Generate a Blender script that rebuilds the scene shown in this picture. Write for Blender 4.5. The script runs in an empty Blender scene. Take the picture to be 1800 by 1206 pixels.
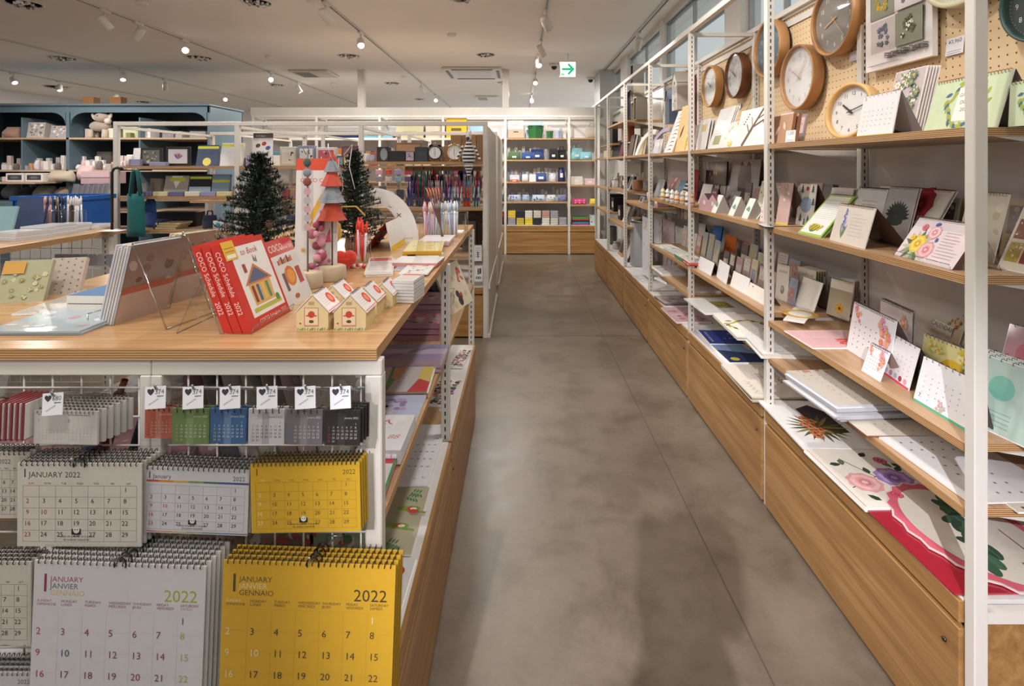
import bpy, math, random
from mathutils import Matrix, Vector
SC = bpy.context.scene
PI = math.pi
R = random.Random(7)

# ---------------------------------------------------------------- camera, world, lights
H = 1.27                                   # camera height
F, VX, VY = 935.0, 914.0, 290.0            # focal length and vanishing point of the 1800 x 1206 frame
cam = bpy.data.objects.new('camera', bpy.data.cameras.new('camera'))
SC.collection.objects.link(cam); SC.camera = cam
cam.location = (0, 0, H); cam.rotation_euler = (PI/2, 0, 0)
cam.data.sensor_width = 36; cam.data.lens = F/1800*36
cam.data.shift_x = -(VX-900)/1800; cam.data.shift_y = -(603-VY)/1800
cam.data.clip_start = .02; cam.data.clip_end = 60
w = bpy.data.worlds.new('world'); SC.world = w; w.use_nodes = True
w.node_tree.nodes['Background'].inputs[0].default_value = (.93, .94, .95, 1)
w.node_tree.nodes['Background'].inputs[1].default_value = 1.0
SC.view_settings.view_transform = 'Standard'; SC.view_settings.look = 'None'
SC.view_settings.exposure = -.1; SC.view_settings.gamma = 1
CEIL = 2.70
def light(kind, name, loc, energy, col=(1, .92, .84), target=None, **kw):
    l = bpy.data.lights.new(name, kind); l.energy = energy; l.color = col
    for k, v in kw.items(): setattr(l, k, v)
    o = bpy.data.objects.new(name, l); SC.collection.objects.link(o); o.location = loc
    if target is not None:
        o.rotation_euler = (Vector(target)-Vector(loc)).to_track_quat('-Z', 'Y').to_euler()
    else: o.rotation_euler = (0, 0, 0)
    return o
# added soft fill, not the downlight fittings (discs just under the ceiling, aimed down)
FILL = [(-5.2, 2.2), (-2.6, 1.3), (-.9, .4), (.25, 1.9), (-1.5, 3.4), (-2.75, 4.1), (-.45, 4.7), (-2.1, 6.2), (-.2, 6.7), (-5.8, 6.4), (-7.6, 5.2),
        (-3.4, 9.5), (0, 10.5), (-7, 9.5), (.3, -.8), (-2.4, -1)]
for i, (x, y) in enumerate(FILL):
    light('AREA', 'ceiling_fill_lamp', (x, y, CEIL-.03), 15 if y < 6 else 34 if y < 8 else 110, (1, .95, .9), shape='DISK', size=.17)
# track spots: position and what each one is aimed at
SPOTS = [((1.22, .9, 2.5), (1.0, 2.6, .7), 26), ((.24, 1.0, 2.5), (1.3, 1.6, 1.0), 32), ((.24, 2.0, 2.5), (1.3, 2.7, 1.1), 46),
         ((.24, 3.2, 2.5), (1.3, 3.8, 1.1), 52), ((.24, 4.4, 2.5), (1.2, 5.2, 1.0), 52), ((.24, 5.6, 2.5), (.3, 7.7, 1.0), 130),
         ((-1.7, 4.9, 2.5), (-.9, 4.1, 1.0), 56), ((-.3, 6.0, 2.5), (-1.2, 7.8, 1.2), 70), ((1.22, 3.9, 2.5), (1.0, 5.6, 1.0), 26),
         ((-1.7, .2, 2.5), (-.6, 1.3, .9), 18), ((-1.7, 1.6, 2.5), (-.7, 2.1, .95), 26), ((.24, .3, 2.5), (-.5, 1.6, .9), 14),
         ((-1.7, 2.7, 2.5), (-.4, 2.2, .6), 26), ((-1.7, 3.4, 2.5), (-2.4, 2.2, .9), 34), ((-3.8, 1.8, 2.5), (-2.4, 2.3, .9), 30),
         ((-3.8, 3.2, 2.5), (-2.4, 4.2, 1.2), 60), ((-3.8, 6.12, 2.46), (-4.9, 7.6, 1.3), 95), ((-5.86, 5.2, 2.5), (-6.2, 7.5, 1.3), 95),
         ((-1.7, 6.1, 2.5), (-2.8, 7.9, 1.4), 60), ((.24, -.6, 2.5), (-.5, .7, .6), 18), ((-.2, 3.0, 2.5), (-.1, 2.4, 0), 14),
         ((1.22, 1.9, 2.5), (.3, 2.6, 0), 22), ((-1.7, -.6, 2.5), (-.2, .2, 0), 24), ((-.54, -1.95, 2.5), (.66, 1.8, 0), 640)]
for (p, t, e) in SPOTS:
    light('SPOT', 'track_spot_lamp', p, e*1.2, (1, .945, .885) if e < 300 else (.96, .93, 1), t, spot_size=math.radians(64 if e < 300 else 25), spot_blend=.7, shadow_soft_size=.035 if e < 300 else .02)

# ---------------------------------------------------------------- colours and materials
def lin(c):
    if isinstance(c, str):
        c = c.lstrip('#'); c = ''.join(q*2 for q in c) if len(c) == 3 else c; c = [int(c[i:i+2], 16)/255 for i in (0, 2, 4)]
        c = [x/12.92 if x <= .04045 else ((x+.055)/1.055)**2.4 for x in c]
    return tuple(c[:3])
MATS = {}
def newmat(key, rough=.5, metal=0, **kw):
    m = bpy.data.materials.new(key); m.use_nodes = True
    b = m.node_tree.nodes['Principled BSDF']
    b.inputs['Roughness'].default_value = rough; b.inputs['Metallic'].default_value = metal
    for k, v in kw.items(): b.inputs[k.replace('_', ' ')].default_value = v
    MATS[key] = m
    return m, m.node_tree, b
def nd(t, typ, **kw):
    n = t.nodes.new(typ)
    for k, v in kw.items(): setattr(n, k, v)
    return n
def coords(t, scale=(1, 1, 1), rot=(0, 0, 0)):
    tc = nd(t, 'ShaderNodeTexCoord'); mp = nd(t, 'ShaderNodeMapping')
    mp.inputs['Scale'].default_value = scale; mp.inputs['Rotation'].default_value = rot
    t.links.new(tc.outputs['Object'], mp.inputs[0]); return mp.outputs[0]
def noise(t, vec, scale, detail=4, rough=.5, dist=0):
    n = nd(t, 'ShaderNodeTexNoise'); n.inputs['Scale'].default_value = scale; n.inputs['Detail'].default_value = detail
    n.inputs['Roughness'].default_value = rough; n.inputs['Distortion'].default_value = dist
    if vec: t.links.new(vec, n.inputs['Vector'])
    return n.outputs['Fac']
def ramp(t, fac, stops):
    r = nd(t, 'ShaderNodeValToRGB'); e = r.color_ramp.elements
    while len(e) < len(stops): e.new(.5)
    for el, (p, c) in zip(e, stops): el.position = p; el.color = (*lin(c), 1)
    t.links.new(fac, r.inputs[0]); return r.outputs[0]
def bump(t, b, h, dist=.002, strength=.5):
    n = nd(t, 'ShaderNodeBump'); n.inputs['Distance'].default_value = dist; n.inputs['Strength'].default_value = strength
    t.links.new(h, n.inputs['Height']); t.links.new(n.outputs[0], b.inputs['Normal'])
def mixc(t, a, bb, fac=.5, mode='MIX'):
    m = nd(t, 'ShaderNodeMix', data_type='RGBA', blend_type=mode); m.inputs[0].default_value = fac if isinstance(fac, (int, float)) else 0
    if not isinstance(fac, (int, float)): t.links.new(fac, m.inputs[0])
    for i, x in ((6, a), (7, bb)):
        if isinstance(x, str): m.inputs[i].default_value = (*lin(x), 1)
        else: t.links.new(x, m.inputs[i])
    return m.outputs[2]
# tinted families: colour from the mesh's own colour attribute, fine grain from noise
for key, rough, extra, grain, bmp in (
        ('paper', .75, {}, 60, 0), ('satin', .42, {}, 30, 0), ('gloss', .12, {}, 20, 0), ('cloth', .95, {'Sheen_Weight': .3}, 400, .002),
        ('wrap', .5, {'Coat_Weight': .9, 'Coat_Roughness': .08}, 14, .004), ('metal', .3, {}, 40, 0), ('plush', 1, {'Sheen_Weight': .6}, 90, .006), ('enamel', .38, {}, 50, 0)):
    m, t, b = newmat(key, rough, 1 if key == 'metal' else 0, **extra)
    a = nd(t, 'ShaderNodeAttribute', attribute_name='Col')
    v = coords(t); f = noise(t, v, grain, 3)
    g = ramp(t, f, [(.2, (.93, .93, .93)), (.8, (1, 1, 1))])
    t.links.new(mixc(t, a.outputs['Color'], g, 1, 'MULTIPLY'), b.inputs['Base Color'])
    if bmp: bump(t, b, f if key != 'wrap' else noise(t, v, 22, 2), bmp, .6)
def woodmat(key, cols, axis, scale=1., rough=.38):
    m, t, b = newmat(key, rough, 0)
    s = [26*scale]*3; s[axis] = 1.3*scale
    v = coords(t, s)
    n1 = noise(t, v, 1.0, 5, .55, 1.2)
    s2 = [150*scale]*3; s2[axis] = 4*scale
    n2 = noise(t, coords(t, s2), 1.0, 3)
    c = mixc(t, ramp(t, n1, [(.3, cols[0]), (.52, cols[1]), (.72, cols[2])]), ramp(t, n2, [(.35, (.84, .82, .8)), (.6, (1, 1, 1))]), .75, 'MULTIPLY')
    t.links.new(c, b.inputs['Base Color']); bump(t, b, n2, .0006, .35)
OAK = ('#a1794c', '#b68e60', '#c6a175')
woodmat('oak_y', ('#a58260', '#b99673', '#c7a886'), 1); woodmat('oak_x', ('#b3967a', '#bfa48a', '#c9b199'), 0); woodmat('oak_top', ('#b0875a', '#c29a6d', '#cda97d'), 0, rough=.25)
woodmat('oak_panel', ('#8f673b', '#a37a49', '#b48b58'), 1, .8, .36)
woodmat('oak_panel_x', ('#8f673b', '#a37a49', '#b48b58'), 0, .8, .36)
def plymat(key):
    m, t, b = newmat(key, .5)
    wv = nd(t, 'ShaderNodeTexWave', wave_type='BANDS', bands_direction='Z'); wv.inputs['Scale'].default_value = 78
    wv.inputs['Distortion'].default_value = .35; wv.inputs['Detail'].default_value = 1
    t.links.new(coords(t), wv.inputs['Vector'])
    n2 = noise(t, coords(t, (8, 8, 240)), 1.0, 3)
    c = mixc(t, ramp(t, wv.outputs['Fac'], [(.2, '#8d6138'), (.5, '#b98f5f'), (.8, '#cda878')]), ramp(t, n2, [(.35, (.8, .78, .75)), (.6, (1, 1, 1))]), .7, 'MULTIPLY')
    t.links.new(c, b.inputs['Base Color'])
plymat('ply')
m, t, b = newmat('steel_white', .42)
t.links.new(ramp(t, noise(t, coords(t), 3, 3), [(.3, '#cfcac2'), (.7, '#d9d4cc')]), b.inputs['Base Color'])
m, t, b = newmat('backboard', .16)
t.links.new(ramp(t, noise(t, coords(t), 2, 3), [(.3, '#dcd7d1'), (.7, '#e2ddd8')]), b.inputs['Base Color'])
m, t, b = newmat('plaster', .85)
t.links.new(ramp(t, noise(t, coords(t), 1.2, 4), [(.3, '#e9e3dc'), (.7, '#efe9e3')]), b.inputs['Base Color'])
bump(t, b, noise(t, coords(t), 90, 3), .001, .3)
m, t, b = newmat('wall_paint', .8)
t.links.new(ramp(t, noise(t, coords(t), 1.2, 4), [(.3, '#e2dfdb'), (.7, '#eae7e4')]), b.inputs['Base Color'])
# polished concrete
m, t, b = newmat('concrete', .3)
v = coords(t)
n1 = noise(t, v, .9, 6, .62, .6); n2 = noise(t, v, 5, 6, .65, .3); n3 = noise(t, v, 70, 3)
c = ramp(t, n1, [(.28, '#5f5447'), (.5, '#766b5d'), (.72, '#8a7f71')])
c = mixc(t, c, ramp(t, n2, [(.3, (.62, .59, .55)), (.52, (1, 1, 1)), (.75, (1.15, 1.15, 1.16))]), .85, 'MULTIPLY')
c = mixc(t, c, ramp(t, n3, [(.3, (.93, .93, .93)), (.7, (1.04, 1.04, 1.04))]), .8, 'MULTIPLY')
t.links.new(c, b.inputs['Base Color'])
mr = nd(t, 'ShaderNodeMapRange'); mr.inputs['To Min'].default_value = .2; mr.inputs['To Max'].default_value = .48
t.links.new(n2, mr.inputs['Value']); t.links.new(mr.outputs[0], b.inputs['Roughness']); bump(t, b, n2, .002, .15)
# pegboard with its grid of holes
m, t, b = newmat('pegboard', .7)
v = coords(t, (1/.0254, 1/.0254, 1/.0254))
fr = nd(t, 'ShaderNodeVectorMath', operation='FRACTION'); t.links.new(v, fr.inputs[0])
sb = nd(t, 'ShaderNodeVectorMath', operation='SUBTRACT'); t.links.new(fr.outputs[0], sb.inputs[0]); sb.inputs[1].default_value = (.5, .5, .5)
ml = nd(t, 'ShaderNodeVectorMath', operation='MULTIPLY'); t.links.new(sb.outputs[0], ml.inputs[0]); ml.inputs[1].default_value = (0, 1, 1)
ln = nd(t, 'ShaderNodeVectorMath', operation='LENGTH'); t.links.new(ml.outputs[0], ln.inputs[0])
gt = nd(t, 'ShaderNodeMath', operation='GREATER_THAN'); gt.inputs[1].default_value = .11; t.links.new(ln.outputs['Value'], gt.inputs[0])
t.links.new(mixc(t, '#5b4630', ramp(t, noise(t, coords(t), 4, 3), [(.3, '#d8bd95'), (.7, '#e0c7a1')]), gt.outputs[0]), b.inputs['Base Color'])
def clear(key, tint, fac, rough=.03):
    m = bpy.data.materials.new(key); m.use_nodes = True; t = m.node_tree; t.nodes.clear(); MATS[key] = m
    o = nd(t, 'ShaderNodeOutputMaterial'); mx = nd(t, 'ShaderNodeMixShader'); tr = nd(t, 'ShaderNodeBsdfTransparent'); gl = nd(t, 'ShaderNodeBsdfGlossy')
    gl.inputs['Roughness'].default_value = rough; tr.inputs[0].default_value = (*lin(tint), 1)
    lw = nd(t, 'ShaderNodeLayerWeight'); lw.inputs['Blend'].default_value = .5
    pw = nd(t, 'ShaderNodeMath', operation='POWER'); pw.inputs[1].default_value = 4; t.links.new(lw.outputs['Facing'], pw.inputs[0])
    ad = nd(t, 'ShaderNodeMath', operation='MULTIPLY_ADD'); ad.inputs[1].default_value = .6; ad.inputs[2].default_value = fac
    t.links.new(pw.outputs[0], ad.inputs[0]); t.links.new(ad.outputs[0], mx.inputs[0])
    t.links.new(tr.outputs[0], mx.inputs[1]); t.links.new(gl.outputs[0], mx.inputs[2]); t.links.new(mx.outputs[0], o.inputs[0])
clear('lens', (.99, .99, .99), .015); clear('acrylic', (.93, .94, .94), .03); clear('glass', (.86, .91, .91), .05); clear('film', (.93, .93, .93), .07, .12); clear('acrylic_edge', (.78, .8, .8), .22, .08)
def emis(key, col, s):
    m, t, b = newmat(key, .4); b.inputs['Base Color'].default_value = (*lin(col), 1)
    b.inputs['Emission Color'].default_value = (*lin(col), 1); b.inputs['Emission Strength'].default_value = s
emis('lamp_on', '#fff4e2', 14); emis('lamp_dim', '#fff0dc', 2.2); emis('sign_white', '#f4fffb', 1.0); emis('sign_green', '#18c98a', .55)

# ---------------------------------------------------------------- mesh builder
WHITE = '#f2efec'
class MB:
    def __init__(s): s.v = []; s.f = []; s.c = []; s.m = []; s.s = []; s.keys = []; s.T = Matrix()
    def add(s, vs, fs, col=WHITE, mat='paper', smooth=False):
        n = len(s.v); T = s.T
        s.v += [tuple(T @ Vector(p)) for p in vs]
        if mat not in s.keys: s.keys.append(mat)
        k = s.keys.index(mat); c = lin(col)
        for f in fs: s.f.append([i+n for i in f]); s.c.append(c); s.m.append(k); s.s.append(smooth)
        return s
    def box(s, x0, x1, y0, y1, z0, z1, col=WHITE, mat='paper', faces=None):
        vs = [(x, y, z) for z in (z0, z1) for y in (y0, y1) for x in (x0, x1)]
        fs = dict(d=(0, 2, 3, 1), u=(4, 5, 7, 6), f=(0, 1, 5, 4), b=(2, 6, 7, 3), l=(0, 4, 6, 2), r=(1, 3, 7, 5))
        return s.add(vs, [fs[k] for k in (faces or 'dufblr')], col, mat)
    def cbox(s, x0, x1, y0, y1, z0, z1, col=WHITE, mat='paper', r=.003):      # box with chamfered upright and level edges
        r = min(r, (x1-x0)/2.2, (y1-y0)/2.2, (z1-z0)/2.2)
        ring = lambda a, z: [(x0+a, y0+r, z), (x0+r, y0+a, z), (x1-r, y0+a, z), (x1-a, y0+r, z), (x1-a, y1-r, z), (x1-r, y1-a, z), (x0+r, y1-a, z), (x0+a, y1-r, z)]
        return s.loft([ring(r*.999, z0), ring(0, z0+r), ring(0, z1-r), ring(r*.999, z1)], col, mat, False)
    def loft(s, rings, col=WHITE, mat='paper', smooth=True, cap=True, closed=True):
        n = len(rings[0]); vs = [p for r in rings for p in r]; fs = []
        for i in range(len(rings)-1):
            for j in range(n if closed else n-1):
                k = (j+1) % n; fs.append((i*n+j, i*n+k, (i+1)*n+k, (i+1)*n+j))
        if cap and closed: fs += [tuple(range(n))[::-1], tuple(range((len(rings)-1)*n, len(rings)*n))]
        return s.add(vs, fs, col, mat, smooth)
    def lathe(s, prof, n=16, o=(0, 0, 0), col=WHITE, mat='paper', smooth=True, sx=1, sy=1, cap=True):
        return s.loft([[(o[0]+r*sx*math.cos(2*PI*j/n), o[1]+r*sy*math.sin(2*PI*j/n), o[2]+z) for j in range(n)] for r, z in prof], col, mat, smooth, cap)
    def tube(s, pts, r=.002, n=6, col=WHITE, mat='paper', smooth=True, closed=False):
        pts = [Vector(p) for p in pts]; rings = []; N = len(pts); rr = r if isinstance(r, (list, tuple)) else [r]*N; up = None
        for i, p in enumerate(pts):
            d = (pts[(i+1) % N]-pts[i-1]) if closed else (pts[min(i+1, N-1)]-pts[max(i-1, 0)])
            d = d.normalized() if d.length else Vector((0, 0, 1))
            if up is None: up = Vector((0, 0, 1)) if abs(d.z) < .9 else Vector((1, 0, 0))
            a = d.cross(up)
            if a.length < 1e-4: a = d.cross(Vector((.3, 1, .2)))
            a.normalize(); bb = a.cross(d).normalized(); up = bb
            rings.append([tuple(p+(a*math.cos(2*PI*j/n)+bb*math.sin(2*PI*j/n))*rr[i]) for j in range(n)])
        if closed: rings.append(rings[0])
        return s.loft(rings, col, mat, smooth, not closed)
    def ball(s, c, r, col=WHITE, mat='paper', n=12, m=8, sc=(1, 1, 1)):
        rings = []
        for i in range(m+1):
            a = -PI/2+PI*i/m; q = max(math.cos(a), .02)
            rings.append([(c[0]+r*sc[0]*q*math.cos(2*PI*j/n), c[1]+r*sc[1]*q*math.sin(2*PI*j/n), c[2]+r*sc[2]*math.sin(a)) for j in range(n)])
        return s.loft(rings, col, mat, True)
    def prism(s, pts, y0, y1, col=WHITE, mat='paper', side=None, smat=None):   # outline in the xz plane, pushed along y
        n = len(pts); vs = [(x, y0, z) for x, z in pts]+[(x, y1, z) for x, z in pts]
        s.add(vs, [tuple(range(n)), tuple(range(n, 2*n))[::-1]], col, mat)
        return s.add(vs, [(i, n+i, n+(i+1) % n, (i+1) % n) for i in range(n)], side or col, smat or mat)
    def make(s, name, parent=None, T=None):
        me = bpy.data.meshes.new(name); me.from_pydata(s.v, [], s.f)
        for k in s.keys: me.materials.append(MATS[k])
        me.polygons.foreach_set('material_index', s.m); me.polygons.foreach_set('use_smooth', s.s)
        ca = me.color_attributes.new('Col', 'FLOAT_COLOR', 'CORNER'); buf = []
        for f, c in zip(s.f, s.c): buf += [c[0], c[1], c[2], 1.0]*len(f)
        ca.data.foreach_set('color', buf); me.update()
        o = bpy.data.objects.new(name, me); SC.collection.objects.link(o)
        if parent is not None: o.parent = parent
        if T is not None: o.matrix_local = T
        return o
def tag(o, label=None, cat=None, group=None, kind=None):
    if label: o['label'] = ' '.join(label.split()[:16])
    if cat: o['category'] = cat
    if group: o['group'] = group
    if kind: o['kind'] = kind
    return o
def root(name, label, cat, T=None, group=None):
    o = bpy.data.objects.new(name, None); SC.collection.objects.link(o); o.empty_display_size = .05
    if T is not None: o.matrix_local = T
    return tag(o, label, cat, group)
def clone(o, T, label=None, group=None, parent=None):
    c = o.copy(); SC.collection.objects.link(c); c.matrix_local = T if T is not None else o.matrix_local
    if parent is not None: c.parent = parent; c.matrix_local = o.matrix_local
    if label: c['label'] = label
    if group: c['group'] = group
    for ch in list(o.children): clone(ch, None, parent=c)
    return c
def TR(x=0, y=0, z=0, rz=0, rx=0, ry=0):
    return Matrix.Translation((x, y, z)) @ Matrix.Rotation(rz, 4, 'Z') @ Matrix.Rotation(rx, 4, 'X') @ Matrix.Rotation(ry, 4, 'Y')
def rad(d): return math.radians(d)
def struct(name, mb, parent=None):
    o = mb.make(name, parent)
    if parent is None: o['kind'] = 'structure'
    return o

# ---------------------------------------------------------------- printed art: shapes laid on a sheet (u right, v up)
_tc = {}
def glyphs(s):
    if s not in _tc:
        cu = bpy.data.curves.new('t', 'FONT'); cu.body = s; cu.size = 1; cu.resolution_u = 2
        o = bpy.data.objects.new('t', cu); me = o.to_mesh()
        vs = [(p.co.x, p.co.y) for p in me.vertices]; fs = [tuple(p.vertices) for p in me.polygons]
        o.to_mesh_clear(); bpy.data.objects.remove(o); bpy.data.curves.remove(cu)
        _tc[s] = (vs, fs, max([p[0] for p in vs] or [.3]))
    return _tc[s]
class Art:
    """draws on the face y = y0 of a sheet, looking along +y; flat=True draws on the top face z = y0 instead"""
    def __init__(s, mb, u=0, v=0, y=0, flat=False, mat='paper', step=.00012): s.mb = mb; s.u = u; s.v = v; s.y = y; s.flat = flat; s.mat = mat; s.k = 1; s.st = min(step, .00006); s.e = 0.0
    def pts(s, P):
        s.e += 7e-6; e = s.st*s.k+s.e
        if s.flat: return [(s.u+a, s.v+b, s.y+e) for a, b in P]
        return [(s.u+a, s.y-e, s.v+b) for a, b in P]
    def up(s): s.k += 1; return s
    def poly(s, P, col, mat=None): s.mb.add(s.pts(P), [tuple(range(len(P)))], col, mat or s.mat); return s
    def rect(s, a, b, c, d, col, mat=None): return s.poly([(a, b), (c, b), (c, d), (a, d)], col, mat)
    def oval(s, a, b, r, col, r2=None, rot=0, n=12):
        r2 = r if r2 is None else r2; c0, s0 = math.cos(rot), math.sin(rot)
        return s.poly([(a+r*math.cos(t)*c0-r2*math.sin(t)*s0, b+r*math.cos(t)*s0+r2*math.sin(t)*c0) for t in [2*PI*i/n for i in range(n)]], col)
    def line(s, a, b, c, d, w, col):
        L = math.hypot(c-a, d-b) or 1; nx, ny = -(d-b)/L*w/2, (c-a)/L*w/2
        return s.poly([(a-nx, b-ny), (c-nx, d-ny), (c+nx, d+ny), (a+nx, b+ny)], col)
    def text(s, t, a, b, size, col, align='l', sx=1, shear=0):
        vs, fs, wd = glyphs(t); o = {'l': 0, 'c': -wd/2, 'r': -wd}[align]
        s.mb.add(s.pts([(a+(x+o+shear*y)*size*sx, b+y*size) for x, y in vs]), fs, col, s.mat); return s
    def leaf(s, a, b, L, rot, col, w=.35):
        c0, s0 = math.cos(rot), math.sin(rot)
        P = [(0, 0), (.3, w*.9/2), (.65, w*.8/2), (1, 0), (.65, -w*.8/2), (.3, -w*.9/2)]
        return s.poly([(a+(x*c0-y*s0)*L, b+(x*s0+y*c0)*L) for x, y in P], col)
    def flower(s, a, b, r, col, col2=None, n=8, core='#e0b040'):
        for i in range(n): s.leaf(a, b, r, 2*PI*i/n, col if i % 2 or not col2 else col2, .75)
        s.up(); s.oval(a, b, r*.28, core, n=8); s.up(); return s
    def rose(s, a, b, r, c1, c2, c3):
        for q, c, n in ((1, c1, 9), (.78, c2, 8), (.55, c1, 7), (.36, c3, 6), (.18, c2, 5)):
            s.poly([(a+r*q*(1+.13*(i % 2))*math.cos(2*PI*i/(2*n)+q), b+r*q*(1+.13*(i % 2))*math.sin(2*PI*i/(2*n)+q)) for i in range(2*n)], c); s.up()
        return s
    def lines(s, a, b, wd, n, gap, col, h=.0012, rnd=None):
        for i in range(n): s.rect(a, b-i*gap, a+wd*(1 if not rnd else rnd.uniform(.6, 1)), b-i*gap+h, col)
        return s
JAN = [(d, (d+5) % 7, (d+5)//7) for d in range(1, 32)]      # (day, column, row) of January 2022, weeks from Sunday
def grid(A, u, v, wd, ht, col='#4a4642', line=None, size=.3, rows=6, sun='#c03a36', sat=None, hol=None, lw=.0006, frm=0, dots=False, al='c', skip=(), dx=.5, dy=.35, shear=0):
    """month grid: (u, v) is its lower left corner"""
    cw, rh = wd/7, ht/rows
    if line:
        for i in range(8): A.rect(u+i*cw-lw/2, v, u+i*cw+lw/2, v+ht, line)
        for i in range(rows+1): A.rect(u, v+i*rh-lw/2, u+wd, v+i*rh+lw/2, line)
        A.up()
    for d, c, r in JAN:
        if r >= rows or d in skip: continue
        cc = sun if c == 0 else (sat or col) if c == 6 else col
        if hol and d == 10: cc = hol
        x, y = u+(c+dx)*cw, v+ht-(r+1)*rh+rh*dy
        if dots: A.rect(x-rh*.11, y, x+rh*.11, y+rh*.2, cc)
        else: A.text(str(d), x, y, rh*size*1.35, cc, al)
    A.up()
# ---------------------------------------------------------------- the room
mb = MB(); mb.add([(-9.8, -3, 0), (1.6, -3, 0), (1.6, 14, 0), (-9.8, 14, 0)], [(0, 1, 2, 3)], mat='concrete')
for x in (.62, -1.35, -3.3, -5.3): mb.box(x-.002, x+.002, -3, 14, .0001, .0012, '#5c5144', 'satin', 'u')
for y in (3.95, 7.1, .1): mb.box(-9.8, .9, y-.002, y+.002, .0001, .0012, '#5c5144', 'satin', 'u')
struct('floor', mb)
struct('ceiling', MB().box(-9.8, 1.75, -3, 14, CEIL, CEIL+.1, mat='plaster'))
struct('wall_back', MB().box(-9.8, -3.4, 14, 14.1, 0, CEIL, mat='wall_paint'))
struct('rear_light_block', MB().box(-9.8, 1.42, -2.7, -2.6, 0, 1.75, mat='wall_paint'))  # part-height wall added out of view behind the camera to block low light
struct('wall_left', MB().box(-9.9, -9.8, 1, 14, 0, CEIL, mat='wall_paint'))
# right wall: solid below, a glazed band above
WX = 1.42
struct('wall_right', MB().box(WX, WX+.08, -1.2, 9.4, 0, 2.02, mat='wall_paint'))
struct('trim_1', MB().cbox(WX-.02, WX+.09, -1.2, 9.4, 2.02, 2.055, mat='steel_white').box(WX-.022, WX-.018, -1.2, 9.4, 1.99, 2.0, '#55504a', 'satin'))
struct('trim_2', MB().box(WX-.01, WX+.08, -1.2, 9.4, CEIL-.05, CEIL, mat='steel_white'))
for i, (a, c) in enumerate(((-1.2, .7), (.86, 2.3), (2.42, 3.35), (3.62, 5.2), (5.3, 6.9), (7.35, 9.4))):
    g = MB().box(WX+.03, WX+.04, a, c, 2.055, CEIL-.05, mat='glass')
    o = struct('window_%d' % (i+1), g)
    fr = MB()
    for z in (2.058, 2.36, CEIL-.07): fr.box(WX+.02, WX+.05, a, c, z, z+.012, '#6c6f70', 'satin')
    for y in (a, (a+c)/2, c-.02): fr.box(WX+.02, WX+.05, y, y+.02, 2.055, CEIL-.05, '#aeb0ae', 'satin')
    fr.make('window_frame', o)
for a, c in ((2.3, 2.42), (3.35, 3.62), (6.9, 7.35), (5.2, 5.3), (.7, .86)):
    struct('wall_column', MB().cbox(WX-.03, WX+.1, a, c, 0, CEIL, '#e4e0da', 'enamel'))
struct('wall_column', MB().cbox(1.2, WX+.1, 7.98, 8.6, 0, CEIL, '#b5b3ae', 'enamel'))
# partition behind the far shelving, its cap rail and the posts up to the ceiling
mb = MB().box(-4.0, 1.18, 7.97, 8.03, 0, 2.0, mat='wall_paint')
mb.cbox(-4.02, 1.2, 7.93, 8.07, 2.0, 2.13, mat='steel_white')
struct('wall_partition', mb)
for x in (-2.38, -.215): struct('wall_post', MB().cbox(x-.05, x+.05, 7.95, 8.05, 2.13, CEIL, mat='steel_white'))

# ---------------------------------------------------------------- shelving built from posts, rails and boards
def post(mb, x, y, z0, z1, a=.026, bdep=.028, slots=True):
    mb.cbox(x, x+bdep, y, y+a, z0, z1, '#d6d1c9', 'steel_white', .002)
    if slots:
        z = z0+.02; cx = x+bdep*.5
        while z < z1-.02:
            mb.box(cx-.0022, cx+.0022, y-.0006, y, z, z+.014, '#1d1a18', 'satin', 'f'); z += .0254
def shelfboard(x0, x1, y0, y1, z, mat, t=.018, front=None):
    mb = MB(); mb.box(x0, x1, y0, y1, z-t, z, mat=mat, faces='du')
    mb.box(x0, x1, y0, y1, z-t, z, mat='ply', faces='fblr')
    return mb
RX0, RX1, BAY, RY = .914, 1.262, .9, 1.069
rack = root('aisle_shelving', 'long white steel shelving with oak shelves along the right side of the aisle', 'shelving', TR(0, 0, 0))
mb = MB()
NB = 6
for k in range(NB+1):
    y = RY+BAY*k
    p = MB(); post(p, RX0, y, 0, 1.99, slots=k > 0); p.make('post', rack)
    p = MB(); post(p, RX1, y, 0, 1.99); p.make('post', rack)
    for za, zb in ((1.965, 1.985), (.345, .368)): MB().box(RX0+.028, RX1, y+.002, y+.022, za, zb, mat='steel_white').make('crossbar', rack)
for x in (RX0, RX1): MB().cbox(x, x+.028, RY, RY+BAY*NB+.026, 1.985, 2.013, mat='steel_white', r=.002).make('top_rail', rack)
S1, S2, S3, S4, SB = 1.348, 1.041, .715, .56, .372
def yk(k): return RY+.03+BAY*k, RY+BAY*(k+1)-.004
def rshelf(k, z, x0=RX0+.004, x1=RX1+.02, name='shelf', slope=0):
    a, c = yk(k); o = shelfboard(x0, x1, a, c, z, 'oak_y', .018).make(name, rack)
    br = MB()
    for y in (a+.004,): br.add([(x1, y, z-.018), (x0+.06, y, z-.018), (x1, y, z-.07)], [(0, 1, 2)], '#d6d1c9', 'enamel')
    br.make('bracket', o)
for k in range(NB):
    rshelf(k, S1); rshelf(k, (S2, S2, S2, .962, 1.037, 1.02)[k])
rshelf(4, 1.668); rshelf(5, 1.50, RX0+.06)
for k, z in ((0, S3-.02), (1, S3), (2, S3), (4, .72), (5, .77), (0, S4), (1, S4), (2, S4)): rshelf(k, z)
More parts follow.
